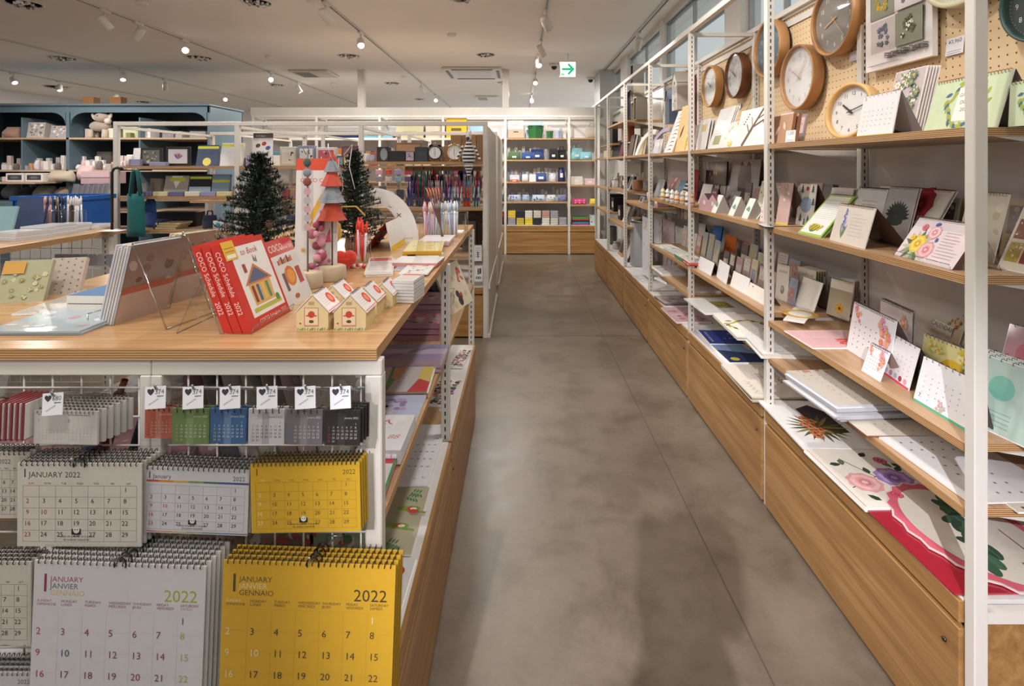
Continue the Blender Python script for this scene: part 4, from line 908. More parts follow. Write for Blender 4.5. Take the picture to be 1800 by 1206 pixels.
tentcal('flower bordered desk calendar, the larger of the floral pair', S3b, (1488, 613), (1560, 660), (1500, 541), florcal, sp='#4a4648', easel=.1, ecol='#8c7a74', h=.15)
tentcal('miniature flower bordered desk calendar in front of the larger one', S3b, (1514, 651), (1546, 671), (1531, 603), both(florcal), sp='#77727a', easel=.07, ecol='#a89a92')
s2('floral calendar in shiny sleeve behind the flower bordered pair', (1545, 600), (1600, 633), (1540+8, 533), both(a_plain('#e4dedf'), corner(.7, .6, FLOR, .16, 9, 5)), z=S3b, mat='wrap', sp='#3a3638', n=2, maxtilt=30, h=.14)
def stamps(A, w, h):
    a_month('#e9e6ea', '', '#999', foot='#d9476a', dots=True, cols=('#9a95a0', '#caa'))(A, w, h)
    for i in range(6): A.oval(w*(.14+.145*i), h*.13, w*.05, ('#4a4450', '#b9bcc8', '#c98aa0', '#a0c0b8', '#a83a50', '#e0a0b0')[i])
tentcal('white desk calendar with pink foot and stamp row', S3b, (1541, 648), (1596, 687), (1559, 581), stamps, sp='#5a5258', easel=.09, ecol='#55494e', spn=7)
def july(A, w, h):
    a_month('#e7e6ea', '', '#999', foot='#58b08c', dots=True, cols=('#9a98a0', '#caa'))(A, w, h); A.text('7', w*.07, h*.14, h*.13, '#55535a'); corner(.5, .16, ['#c9bcc0', '#d8a8b0', '#b8b4b0'], .08, 9, 3, .12)(A, w, h)
tentcal('white July desk calendar with mint green foot', S3b, (1605, 703), (1702, 761), (1624, 626), july, sp='#4f4a4e', easel=.055, ecol='#5c5a58', spn=8)
def redcal(A, w, h): a_floral('#e0d2ac', ['#c8404c', '#d86a70', '#e0a050'], '#8c8a54', 26, .1, 6, (.18, .12, .8, .48), 'CALENDAR', '#5a4a48')(A, w, h)
s2('cream calendar strewn with red blossoms reading CALENDAR', (1626, 577), (1684, 606), (1642, 531), redcal, z=S3b+.055, sp='#6a3a34', n=3, maxtilt=30, h=.085, gap=.008)
boxthing('riser_box', 'low clear riser under the red blossom calendar', 'stand', TR(*pz((1622, 600), S3b), rad(-90)), .19, .1, .052, '#ffffff', mat='acrylic')
def disc(c, bg, cols):
    def f(A, w, h): a_floral(bg, cols, '#c9c98a', 12, .14, 2)(A, w, h); A.oval(w*.72, h*.42, h*.3, c, n=20); A.up(); A.lines(w*.6, h*.52, w*.25, 3, h*.08, '#f0e8d0', h*.015)
    return f
s2('yellow flower calendar with orange disc in shiny sleeve', (1612, 672), (1690, 712), (1625, 586), disc('#e6b92e', '#e6dd9a', ['#e8d860', '#f0e8a8', '#d8c850']), z=S3b, mat='wrap', sp='#55504a', maxtilt=30, h=.13, spn=10)
p = pxx(1742, 1.08, S3b); card('calendar', 'mint green calendar with round sticker, in shiny sleeve at the near end', 'calendar', TR(p.x-.08, p.y, S3b, rad(-80)), .15, .155, rad(18), both(a_plain('#b4ccc0'), lambda A, w, h: (A.oval(w*.5, h*.62, h*.17, '#7fbfae', n=24), A.lines(w*.2, h*.28, w*.5, 4, h*.06, '#8fa89c', h*.012))), mat='wrap', sp='#4a4a48', n=4, gap=.01, spn=6)
p = pxx(1752, 1.17, S3b+.06); card('calendar', 'rose pink calendar with round pink sticker behind the mint one', 'calendar', TR(p.x, p.y, S3b+.06, rad(-84)), .15, .13, rad(16), both(a_plain('#d8a0ac'), lambda A, w, h: A.oval(w*.45, h*.5, h*.3, '#d87a90', n=24)), mat='wrap', sp='#4a4a48', spn=6)
# second bay of the third shelf
def calword(bg): return lambda A, w, h: (A.rect(0, 0, w, h, bg), A.up(), A.text('CALENDAR', w*.5, h*.78, w*.17, '#55504a', 'c', .8), A.oval(w*.55, h*.3, w*.16, '#8a8478', h*.12), A.up(), A.oval(w*.5, h*.33, w*.1, '#b9b2a4', h*.06))
s2('beige CALENDAR booklet with engraved print next to the upright', (1362, 524), (1383, 531), (1367, 463), calword('#ddd6c8'), z=S3, n=2, sp='#b4a48c', maxtilt=22)
s2('second beige CALENDAR booklet, front of a row of copies', (1400, 528), (1432, 540), (1403, 468), calword('#d9d0bd'), z=S3, n=5, col='#cfc3aa', gap=.008, edge='#9b8058', maxtilt=20, h=.14)
tentcal('plain ivory desk calendar with copper edge', S3, (1396, 536), (1429, 551), (1413, 486), a_month('#e2ddd2', '', '#999', dots=True, cols=('#c9c2b4', '#caa')), easel=.08, ecol='#3f322a', sp=None)
s2('taupe calendar pad with sunflower, leaning forward', (1452, 551), (1478, 560), (1462, 489), both(a_band((.75, '#b4a68c'), (.25, '#e3dccb')), lambda A, w, h: A.flower(w*.55, h*.25, w*.2, '#c98f1e', '#d8a53a', 12, '#5a3c1c')), z=S3, sp='#c9b48c', n=1, maxtilt=30, w=.1)
s2('cream booklet pad in sleeve behind the sunflower pad', (1474, 545), (1497, 553), (1480, 488), both(a_plain('#ddd4bc'), lambda A, w, h: A.flower(w*.4, h*.3, w*.22, '#c98f1e', '#d8a53a', 12, '#5a3c1c')), z=S3, n=5, mat='wrap', gap=.007, maxtilt=24, edge='#8c7a58')
flat('greeting_card', 'small flat pack of ivory cards with gold ring print', 'card', (1378, 560), (1415, 566), (1378, 536), S3+.008, lambda A, w, h: (A.rect(0, 0, w, h, '#e4dfd3'), A.up(), A.oval(w*.5, h*.5, h*.3, '#c9a24a'), A.up(), A.oval(w*.5, h*.5, h*.2, '#e4dfd3')), n=2)
tentcal('white mini desk calendar with orange dot', S3, (1225, 471), (1249, 485), (1231, 450), lambda A, w, h: (a_month('#e9e9ec', '', '#888', dots=True)(A, w, h), A.oval(w*.12, h*.14, h*.1, '#e8902e')), easel=.06, ecol='#4c3c34')
tentcal('white mini desk calendar with a green leaf at its side', S3, (1259, 486), (1276, 500), (1265, 456), lambda A, w, h: (a_month('#e9e9ec', '', '#888', dots=True)(A, w, h), A.leaf(w*.1, h*.3, h*.2, 1.4, '#5da05c')), easel=.07, ecol='#b9aea4')
tentcal('plain white mini desk calendar, third of the row', S3, (1283, 502), (1311, 518), (1290, 476), a_month('#e7e5e4', '', '#999', dots=True), easel=.06, ecol='#6d5f54')
tentcal('ivory mini desk calendar with black star print', S3, (1311, 518), (1345, 538), (1319, 496), lambda A, w, h: (a_month('#e4dfd4', '', '#888', dots=True)(A, w, h), A.flower(w*.2, h*.8, h*.09, '#333', None, 5, '#333')), easel=.06, ecol='#6d5f54')
tentcal('white mini desk calendar with scribbled drawing behind the others', S3, (1310, 493), (1340, 507), (1316, 476), lambda A, w, h: (a_plain('#dedcda')(A, w, h), A.lines(w*.2, h*.6, w*.6, 3, h*.15, '#55524e', h*.03, R)), easel=.05, ecol='#6d5f54')
for i, (bl, br, tl, c, c2, lab, kw) in enumerate((((1225, 433), (1236, 437), (1229, 392), '#e8e6e4', '#5f9a54', 'tall white desk calendar with green band, far end', dict(easel=.06, ecol='#2c2422')), ((1247, 444), (1262, 449), (1255, 396), '#3f78c0', '#e8e6ea', 'blue wall calendar with a white cat drawing', dict(n=2)),
        ((1270, 453), (1289, 462), (1276, 411), '#e2762c', '#e8e6e4', 'orange and white calendar with puppy drawing', dict(n=1)), ((1302, 468), (1316, 473), (1308, 425), '#c05a34', '#a8a094', 'rust coloured calendar in brown sleeve', dict(n=1, mat='wrap')),
        ((1311, 466), (1325, 473), (1316, 430), '#3a3450', '#d8cf52', 'dark plum calendar with yellow moons', dict(n=2)), ((1331, 470), (1345, 476), (1337, 441), '#e6e2da', '#c9c4ba', 'white booklet standing beside the post', dict(n=1)))):
    s2(lab, bl, br, tl, both(a_plain(c), sub(.1, .1, .6, .6, a_photo(c, [c2, c2, '#5a4a44'] if i != 4 else [c2], i, 7))), z=S3, col=c, maxtilt=24, **kw)
for i in range(4): flat('book', ('thin striped magazine at the far end', 'open patterned magazine', 'green edged book pile', 'red striped book pile')[i]+' on the third shelf, third bay', 'book', ((1149, 430), (1167, 437), (1185, 446), (1201, 455))[i], ((1166, 438), (1184, 447), (1200, 455), (1211, 462))[i], ((1180, 430), (1195, 436), (1215, 445), (1228, 452))[i], S3+(.004, .006, .022, .028)[i],
    a_photo(('#cfd0cc', '#b9bab4', '#cfc9c4', '#dcdad8')[i], (['#6c8a5c', '#4a4c50', '#e3e3e3'], ['#3c3d40', '#d8d0a0', '#8c9a8c'], ['#e6e6e6', '#7fa07c'], ['#e6e6e6', '#c9c4c4'])[i], i, 16), n=(1, 1, 3, 3)[i], t=.006, edge=('#9aa09a', '#8c8c8c', '#3f8a5c', '#c8483c')[i])
# ---------------------------------------------------------------- fourth shelf and base: flat sheets
flat('calendar', 'white wrapped prints stacked on the low shelf, far bay', 'calendar', (1146, 467), (1165, 481), (1180, 464), S4+.015, a_photo('#c9c6c6', ['#8f8c90', '#e0dede', '#b9a0a0'], 4, 14), n=3, t=.006, mat='wrap')
flat('calendar', 'white calendars with red stripe stacked on the low shelf', 'calendar', (1150, 487), (1172, 497), (1200, 483), S4-.03, a_band((.7, '#d3cfcf'), (.1, '#b84a44'), (.2, '#d8d5d5')), n=2, t=.006, mat='wrap')
flat('calendar', 'pale gift calendars in sleeve on the low shelf behind the post', 'calendar', (1208, 504), (1220, 512), (1248, 500), S4+.012, a_band((1, '#c9bfbd')), n=2, t=.007, mat='wrap')
flat('calendar', 'white folder with a golden landscape picture lying on the low shelf', 'calendar', (1202, 524), (1240, 550), (1285, 524), S4+.012, both(a_plain('#e0e0de'), sub(.28, .4, .72, .75, a_photo('#a8a050', ['#c9842c', '#5c6a3c', '#4a4440'], 2, 16))), mat='wrap', n=2, t=.005)
flat('calendar', 'calendar with a wreath of yellow birds lying on the low shelf', 'calendar', (1252, 551), (1295, 592), (1330, 551), S4+.012, a_wreath('#e6e3dc', '#b3a92e', '#55542c', cx=.56, r=.4, n=30), n=2, t=.007, edge='#d8d2c4')
flat('calendar', 'white monthly planner lying on the low shelf next to the post', 'calendar', (1297, 577), (1340, 622), (1390, 577), S4+.014, a_month('#dcdad6', '', '#999', dots=True, cols=('#b4b2ae', '#caa')), n=3, t=.006, edge='#d8d2c4')
for i in range(1): flat('calendar', 'cream monthly calendar with flower edge on a tall overlapping pile', 'calendar', (1381, 652), (1472, 713), (1500, 652), S4+.05, both(a_month('#d5cfc2', '', '#999', dots=True, cols=('#b5afa3', '#b88'), m=.12), sub(0, 0, .1, 1, a_floral('#d5cfc2', ['#d87a60', '#e0a860', '#c9608a'], '#9a9', 10, .3, 4))), n=9, t=.0055, mat='wrap', edge='#b9bcc4', jit=.012, behind='x')
flat('calendar', 'large cream calendar grid lying at the front of the low shelf', 'calendar', (1430, 693), (1524, 766), (1560, 693), S4+.005, a_month('#d6cfc0', '', '#999', dots=True, cols=('#b4ae9e', '#b4ae9e'), m=.05), n=1, edge='#8c5a50')
flat('calendar', 'large white calendar with red and green bird marks near the end post', 'calendar', (1545, 768), (1706, 884), (1700, 768), S4+.006, both(a_month('#dddcdc', '', '#999', dots=True, cols=('#77756f', '#b85a50'), m=.05), corner(.85, .8, ['#6a7a44', '#a8443c'], .06, 5, 2, .1)), n=2, edge='#e6e2de')
flat('calendar', 'cream sheet of cookie photos lying beyond the end post', 'calendar', (1716, 845), (1790, 900), (1780, 800), S4+.004, a_photo('#ccc5b5', ['#8c6a48', '#a88a5c', '#5d4a38', '#dcd6c8'], 7, 26), n=1)
def moon(A, w, h):
    A.rect(0, 0, w, h, '#2c3f8c'); A.up()
    for i in range(7): A.leaf(w*(.42+.2*math.cos(2.6-i*.42)), h*(.5+.32*math.sin(2.6-i*.42)), w*.07, 2.6-i*.42-1.5, '#d8c84a', .7)
    A.text('MARCHE CALENDAR', w*.5, h*.1, w*.075, '#dfe2ee', 'c')
def navy(A, w, h): A.rect(0, 0, w, h, '#7f98bf'); A.up(); A.poly([(w*.3, 0), (w, 0), (w, h*.9), (w*.55, h*.85)], '#23305a'); A.rect(0, h*.75, w*.3, h, '#c9c2bb'); A.oval(w*.82, h*.2, w*.09, '#d3c53c'); A.up(); [A.oval(w*(.1+.14*i), h*.88, w*.05, ('#d87a4c', '#a04a6c')[i % 2]) for i in range(3)]
flat('calendar', 'royal blue calendar with crescent moons on the white base', 'calendar', (1227, 580), (1248, 604), (1290, 578), SB+.01, moon, n=2, t=.005)
flat('calendar', 'navy and pale blue abstract calendar on the white base', 'calendar', (1250, 606), (1283, 637), (1320, 604), SB+.01, navy, n=2, t=.005)
def cal22(A, w, h):
    A.rect(0, 0, w, h, '#ddd6c8'); A.up(); A.text('CALENDAR', w*.06, h*.8, h*.17, '#3c3a36'); A.text('2022', w*.3, h*.5, h*.13, '#3c3a36'); A.lines(w*.1, h*.72, w*.6, 1, h*.02, '#a8a294', h*.008)
    for i in range(9): A.line(w*(.55+.04*i), h*(.12+.1*(i % 2)), w*(.59+.04*i), h*(.25-.1*(i % 2)), .0015, '#4a4844')
flat('calendar', 'thick cream pad reading CALENDAR 2022 on the white base', 'calendar', (1267, 640), (1322, 698), (1350, 640), SB+.022, cal22, n=3, t=.007, edge='#c9c0aa')
def protea(A, w, h):
    A.rect(0, 0, w, h, '#e3e1df'); A.up(); A.poly([(w*.2, h*.45), (w*.1, h*.7), (w*.25, h*.85), (w*.7, h*.88), (w*.75, h*.5)], '#3b2c33'); A.up()
    for i in range(22): A.leaf(w*.6, h*.5, w*.3, .3*i, ('#5a5c34', '#3d3f28', '#8a7a3c')[i % 3], .14)
    A.up()
    for i in range(7): A.flower(w*(.42+.06*i), h*(.42+.08*math.sin(i*2)), w*.06, '#b0503c', '#c98a4c', 9, '#5d3a2c')
flat('calendar', 'white calendar with dark protea bouquet on the base', 'calendar', (1333, 704), (1411, 787), (1440, 703), SB+.012, protea, n=2, t=.006, edge='#dedcda')
def roses(A, w, h):
    A.rect(0, 0, w, h, '#e0dcd0'); A.up(); A.rect(w*.02, h*.02, w*.98, h*.03, '#c27a80'); r = random.Random(8)
    for i in range(14): A.leaf(w*r.uniform(.12, .9), h*r.uniform(.1, .9), w*.12, r.uniform(0, 6), ('#33452f', '#5c6c48', '#27382a')[i % 3], .6)
    A.line(w*.2, h*.3, w*.85, h*.7, .003, '#4a5a3a').line(w*.4, h*.8, w*.7, h*.1, .003, '#4a5a3a'); A.up()
    A.rose(w*.55, h*.7, w*.16, '#9a7ab4', '#b49ac8', '#7c5c9c').rose(w*.62, h*.3, w*.15, '#dca0a0', '#e8bdb8', '#c98084').rose(w*.25, h*.78, w*.06, '#b04a74', '#c8688c', '#8c3058').rose(w*.82, h*.5, w*.05, '#c0405c', '#d86a7c', '#98304a')
flat('calendar', 'botanical calendar with lilac and pink roses on the base', 'calendar', (1413, 789), (1521, 893), (1550, 789), SB+.01, roses, n=2, t=.005)
flat('calendar', 'crimson board lying under the heart calendar at the end of the base', 'calendar', (1525, 897), (1678, 1044), (1680, 897), SB+.005, a_plain('#a3182f'), n=1, col='#a3182f', mat='wrap')
# scalloped heart calendar
T, w_, L, ti = pose(pz((1520, 915), SB+.02), pz((1700, 1052), SB+.02), (1600, 880))
mb = MB(); n = 44; rim, inn = [], []
for i in range(n):
    a = 2*PI*i/n; q = 1+.025*math.cos(i*PI); rim.append((.2*q*math.cos(a), .15*q*math.sin(a))); inn.append((.172*math.cos(a), .124*math.sin(a)))
mb.add([(x, y, z) for z in (0, .003) for x, y in rim], [tuple(range(n, 2*n))]+[(i, (i+1) % n, n+(i+1) % n, n+i) for i in range(n)], '#d9c9c4')
A = Art(mb, 0, 0, .003, True); A.poly([(x*.975, y*.97) for x, y in rim], '#cf6070').up(); A.poly(inn, '#d9d3c6').up()
for i in range(9):
    x = -.11+.026*i; y = .035-.0115*i+.012*math.sin(i*2); A.oval(x-.012, y+.012, .03, '#2e4d3c' if i % 2 else '#3f654c', .017, -.5+.5*math.sin(i)).oval(x+.008, y-.012, .026, '#27402f' if i % 2 else '#35573f', .014, .4+i*.7); A.line(x-.03, y+.014, x+.012, y+.01, .0015, '#5c8068')
    if i % 3 == 2: A.up()
A.up().leaf(.1, .01, .05, .4, '#5d6a34', .5); A.line(.0, .07, .14, .05, .003, '#7c4a34').line(.09, .1, .12, .03, .002, '#7c4a34').up().rose(.125, .095, .016, '#a8303c', '#c04a54', '#7c1c28').rose(.15, .04, .03, '#b86a74', '#c98a90', '#984a58')
p = pz((1690, 960), SB+.012); tag(mb.make('calendar', None, TR(1.095, 1.285, SB+.0075, rad(-82))), 'round scalloped calendar with pink border and green leaves on the near base', 'calendar')
for i, (bl, br, tl, c, cs, lab) in enumerate((((1162, 540), (1190, 566), (1218, 540), '#cfa9ae', ['#b97c88', '#8c6a74', '#dcc0c4'], 'dusty pink patterned prints on the base of the third bay'), ((1150, 520), (1168, 534), (1205, 518), '#b4a6a4', ['#6c6264', '#8c7c7c', '#cfc6c6'], 'grey brown patterned prints on the base of the third bay'),
        ((1112, 484), (1128, 495), (1150, 482), '#c9c9c9', ['#e0e0e0', '#b4b4b8'], 'clear wrapped sheets on the base near the metal bin'))):
    flat('calendar', lab, 'calendar', bl, br, tl, SB+.012, a_photo(c, cs, i, 30), n=2, t=.006, mat='wrap', edge='#4a4244' if i == 1 else None)

# back rows of sleeved calendars on the second and third shelves
PAL = ['#d8cfc6', '#c9a8a4', '#e3e0da', '#a8b4b8', '#c4b48c', '#8c7c78', '#d9c0c4', '#b4c0a4', '#5c5054', '#e0d8b8', '#9ca8bc', '#c08c7c']
CN = ['ecru', 'rose', 'white', 'grey blue', 'straw', 'taupe', 'pale pink', 'sage', 'dark brown', 'cream', 'periwinkle', 'terracotta']
def backrow(z, y0, y1, X, step, lab, seed, hs=(.12, .17)):
    r = random.Random(seed); y = y1; i = 0
    while y-step > y0:
        w_ = step*r.uniform(.72, .9); k = r.randrange(12); k2 = (k+r.randrange(1, 11)) % 12; h = r.uniform(*hs)
        n = ORD[i % 10].replace('nearest', 'first') if i < 10 else ('eleventh', 'twelfth', 'thirteenth', 'fourteenth', 'fifteenth', 'sixteenth', 'seventeenth', 'eighteenth', 'nineteenth', 'twentieth')[min(i-10, 9)]
        card('calendar', '%s sleeved calendar with small %s picture, %s from the far end, %s' % (CN[k], CN[k2], n, lab), 'calendar', TR(X, y, z, rad(-90)), w_, h, rad(9), both(a_plain(PAL[k]), sub(.12, .1+.3*(i % 2), .88, .6+.3*(i % 2), a_photo(PAL[(k+1) % 12], [PAL[k2], PAL[(k2+3) % 12], PAL[k]], i, 16)), lambda A, w, h: A.lines(w*.15, h*(.9 if not i % 2 else .3), w*.7, 3, h*.07, '#8c8480', h*.012)), t=.006, col=PAL[k], mat='wrap', sp=None)
        y -= step; i += 1
backrow(S2, 2.02, 2.85, 1.19, .105, 'second bay', 3); backrow(S2, 2.9, 3.72, 1.2, .1, 'third bay', 5); backrow(S2, 1.15, 1.95, 1.215, .12, 'nearest bay back row', 8, (.13, .165))
backrow(S3, 2.02, 2.85, 1.17, .1, 'third shelf, second bay', 11, (.12, .16)); backrow(S3, 2.9, 3.7, 1.12, .1, 'third shelf, third bay', 15, (.1, .15)); backrow(S3, 2.02, 2.85, 1.08, .085, 'middle row of the third shelf', 19, (.08, .12))
backrow(S1, 2.05, 2.85, 1.14, .12, 'top shelf', 23, (.12, .18)); backrow(S1, 2.95, 3.7, 1.16, .11, 'top shelf, third bay', 27, (.14, .2)); backrow(S1, 1.15, 1.6, 1.16, .14, 'top shelf, nearest bay', 29, (.1, .13))
backrow(.962, 3.8, 4.6, 1.18, .11, 'fourth bay', 31, (.1, .16)); backrow(SB, 3.8, 4.5, 1.2, .12, 'base of the fourth bay', 33, (.2, .3)); backrow(SB, 2.95, 3.7, 1.2, .12, 'base of the third bay', 35, (.1, .14)); backrow(S1, 4.7, 5.5, 1.12, .1, 'fifth bay', 37, (.14, .2))
backrow(.72, 4.7, 5.5, 1.15, .12, 'low shelf of the fifth bay', 39, (.12, .18)); backrow(1.037, 4.7, 5.5, 1.17, .1, 'eye level of the fifth bay', 41, (.1, .16)); backrow(1.02, 5.6, 6.4, 1.15, .11, 'farthest bay', 43, (.1, .16)); backrow(.77, 5.6, 6.4, 1.15, .12, 'low shelf of the farthest bay', 45, (.1, .15))
# ================================================================ ON THE DISPLAY ISLAND
def tp(p, z=TZ): return pz(p, z)
# red schedule books: spines to the camera, covers to the aisle
def house(A, w, h):
    A.rect(0, 0, w, h, '#c93428'); A.up(); A.rect(w*.16, h*.13, w*.95, h*.93, '#e6e2de'); A.up()
    A.rect(w*.22, h*.17, w*.9, h*.22, '#b9b84c'); A.poly([(w*.3, h*.24), (w*.78, h*.24), (w*.8, h*.5), (w*.28, h*.5)], '#d8a862').up()
    A.poly([(w*.22, h*.48), (w*.54, h*.7), (w*.88, h*.48)], '#c9784a').up().poly([(w*.3, h*.5), (w*.54, h*.66), (w*.8, h*.5)], '#5c6480').up()
    for i in range(4): A.rect(w*(.33+.11*i), h*.27, w*(.39+.11*i), h*.46, ('#8c3a34', '#3c6a8c', '#e0c060', '#5a8c5a')[i])
    A.rect(w*.3, h*.62, w*.37, h*.72, '#a04a38'); A.oval(w*.83, h*.24, w*.05, '#5c8c3c').up(); A.text('to Book', w*.36, h*.82, w*.12, '#c05a58', shear=.2); A.text('COCO Schedule 2022', w*.24, h*.05, w*.075, '#f0d8d0', shear=.1)
    A.poly([(w*.58, h*.72), (w*.6, h*.8), (w*.63, h*.74), (w*.67, h*.79), (w*.66, h*.7)], '#8c7a74')
B1, B2 = tp((443, 587)), tp((511, 547)); T0, bw, bh, bt = pose(B1, B2, (383, 430))
for i in range(3):
    T = T0 @ TR(0, .0165*i/math.cos(bt), 0); t = root('schedule_book', ('red schedule book with house picture on the cover, front of three', 'middle one of the three red schedule books', 'rear one of the three red schedule books, farthest from the aisle')[i], 'book', T)
    m = MB(); m.T = Matrix.Rotation(-bt, 4, 'X'); m.box(0, bw, 0, .015, 0, bh, '#c93428', 'satin'); A = Art(m, mat='satin'); house(A, bw, bh)
    # spine text on the near short side
    s_ = MB(); s_.T = m.T @ Matrix.Rotation(rad(-90), 4, 'Z'); s_.T = m.T @ TR(0, .015, 0, rad(-90)) @ TR(.004, 0, .16, 0, 0, rad(90)); A = Art(s_, mat='satin')
    A.text('COCO Schedule   2022', 0, 0, .0125, '#f4dcd6'); m.make('book_body', t); s_.make('spine_title', t)
    if i == 0: q = MB(); q.T = m.T; q.box(bw*.03, bw*.28, -.0016, -.0008, bh*.8, bh*1.01, '#e2b23a', 'satin'); A = Art(q, 0, 0, -.0016, mat='satin'); A.lines(bw*.05, bh*.93, bw*.2, 3, bh*.04, '#8c6a2c', .0012).rect(bw*.06, bh*.82, bw*.25, bh*.86, '#efe9dc'); q.make('yellow_sticker', t)
acrylic_riser('acrylic_easel', 'clear acrylic easel holding the three red schedule books', T0 @ TR(-.004, .056, 0), bw+.008, .058, .014, .1)
def coco(A, w, h):
    A.rect(0, 0, w, h, '#e4e1df'); A.rect(0, h*.78, w, h, '#c93b36'); A.up(); A.text('COCO', w*.07, h*.84, w*.17, '#f2e6e0'); A.text('Calendar 2022', w*.5, h*.84, w*.075, '#f2e6e0')
    for i in range(8): A.rect(w*(.2+.07*i), h*.63, w*(.26+.07*i), h*(.7+.02*(i % 3)), ('#b0443a', '#d8843c', '#5c3a34')[i % 3])
    A.oval(w*.48, h*.42, w*.2, '#d9762c', h*.16).rect(w*.2, h*.22, w*.3, h*.5, '#6a4a5a').rect(w*.72, h*.25, w*.9, h*.52, '#b8483c').up().oval(w*.5, h*.42, w*.13, '#e8a03c', h*.11).oval(w*.45, h*.1, w*.09, '#b0643c', h*.04)
B1, B2 = tp((508, 543)), tp((549, 516)); T1, cw, ch, ct = pose(B1, B2, (463, 430)); card('calendar', 'COCO Calendar with fireplace picture and red header, in film sleeve', 'calendar', T1, cw, ch, ct, coco, t=.006, mat='wrap', n=2, gap=.004)
# house shaped calendars
def housecal(label, bl, br, dz=.062):
    p, q = tp(bl), tp(br); w_ = (q-p).length; rz = math.atan2(q.y-p.y, q.x-p.x); t = root('house_calendar', label, 'calendar', TR(p.x, p.y, TZ, rz)); eh, ah, d = w_*.56, w_*1.08, dz
    m = MB(); m.prism([(0, 0), (w_, 0), (w_, eh), (w_/2, ah), (0, eh)], 0, d, '#e2cf9f', 'paper', '#dcc48e'); A = Art(m)
    A.rect(w_*.24, w_*.12, w_*.7, w_*.72, '#c98f84').up().rect(w_*.27, w_*.17, w_*.67, w_*.69, '#ead9b4').up().oval(w_*.47, w_*.5, w_*.11, '#c8483c').rect(w_*.3, w_*.44, w_*.64, w_*.48, '#c8483c').up().oval(w_*.47, w_*.28, w_*.08, '#6d4432', w_*.05)
    A.oval(w_*.12, w_*.22, w_*.03, '#b0483c').rect(w_*.38, w_*.8, w_*.56, w_*.9, '#b9a07c')
    for i in range(16): A.leaf(w_*(.03+.062*i), 0, w_*.1, 1.3+.5*math.sin(i*5), '#6f9050', .3)
    m.make('house_body', t)
    r = MB(); sl = math.hypot(w_/2, ah-eh)
    r.T = TR(w_, 0, eh, rad(90)) @ Matrix.Rotation(-math.atan2(w_/2, ah-eh), 4, 'X'); r.box(0, d, -.003, -.001, -.002, sl, '#e6dfdc'); A = Art(r, 0, 0, -.003)
    A.lines(d*.08, sl*.85, d*.84, 6, sl*.11, '#b9b0b0', .0006).rect(0, 0, d, sl*.06, '#d88a94').up().oval(d*.72, sl*.5, d*.2, '#d9482e', sl*.3).up().oval(d*.72, sl*.5, d*.12, '#e58a70', sl*.18)
    r.T = TR(0, d, eh, rad(-90)) @ Matrix.Rotation(-math.atan2(w_/2, ah-eh), 4, 'X'); r.box(0, d, -.003, -.001, -.002, sl, '#e3d4cf'); rc = r.make('roof_calendar', t)
    s_ = MB(); s_.T = TR(w_/2, d*.1, ah+.001, rad(90)); spiral(s_, 0, d*.8, 0, 0, 7, .003, '#4a4040'); s_.make('spiral_binding', rc)
for lab, a, b in (('house shaped calendar, front left of the group of five', (521, 581), (577, 581)), ('house shaped calendar, front right one beside the aisle edge', (587, 581), (643, 581)), ('house shaped calendar standing behind the front left one', (560, 556), (608, 556)), ('house shaped calendar behind the front right one', (616, 557), (662, 557)), ('house shaped calendar, rearmost of the group of five', (652, 541), (690, 541))): housecal(lab, a, b)
# white cased calendars stacked, flat packs
def redprint(A, w, h): A.rect(0, 0, w, h, '#e2dcda'); A.rect(w*.05, h*.72, w*.95, h*.95, '#cf5a50'); A.up(); A.lines(w*.1, h*.6, w*.8, 5, h*.11, '#c9a8a4', h*.03)
flat('cd_case', 'stack of clear cased calendars beside the house calendars, top case', 'calendar case', (689, 493), (727, 494), (696, 480), TZ+.05, redprint, n=7, t=.007, mat='wrap', jit=.0015, group=None, edge='#dcdadb')
flat('calendar', 'clear sleeved calendar with red header lying beside the case stack', 'calendar', (640, 480), (688, 478), (668, 452), TZ+.012, redprint, n=2, t=.006, mat='wrap')
flat('calendar', 'picture calendar in sleeve lying along the aisle edge', 'calendar', (700, 481), (752, 481), (706, 464), TZ+.008, a_photo('#dfe0df', ['#b84a44', '#7c9a70', '#c9c0b0'], 4, 16), mat='wrap', n=1)
flat('calendar', 'pair of wrapped calendars with red dotted edge', 'calendar', (687, 462), (768, 463), (700, 450), TZ+.014, a_plain('#e6e3e3'), mat='wrap', n=2, t=.006, edge='#d88a88')
flat('calendar', 'blue grey picture calendar near the sleeved ones on the table', 'calendar', (692, 474), (745, 474), (700, 462), TZ+.004, a_band((1, '#9fb0c4')), mat='wrap')
flat('notebook_pack', 'yellow edged pack of pads in sleeve', 'notebook', (708, 442), (776, 441), (722, 422), TZ+.02, a_photo('#d9c86a', ['#e6e0c0', '#c9a83c', '#8c9a8c'], 2, 14), n=2, t=.01, edge='#d8a92c', mat='wrap')
flat('card', 'white card with black end lying behind the sleeved calendars', 'card', (722, 450), (770, 451), (730, 443), TZ+.004, both(a_plain('#e8e8e8'), a_band((1, '#e4e4e4'))), n=1)
flat('phone_case', 'small black and white gadget lying on the table', 'gadget', (716, 448), (730, 448), (722, 441), TZ+.008, a_plain('#e8e8ea'), n=1, t=.006, col='#1c1c1e')
flat('card', 'white card near the far corner of the table', 'card', (792, 409), (812, 409), (800, 404), TZ+.003, a_plain('#e8e6e4'))
# tent calendar, white front, red back, yellow foot
tentcal('white tented calendar with yellow foot and red back leaf', TZ, (689, 442), (713, 425), (679, 392), both(a_month('#eae8e6', '', '#999', dots=True, cols=('#8f8a86', '#8f8a86')), a_band((.16, '#e6c32c'))), easel=.1, ecol='#b5281c', maxtilt=30)
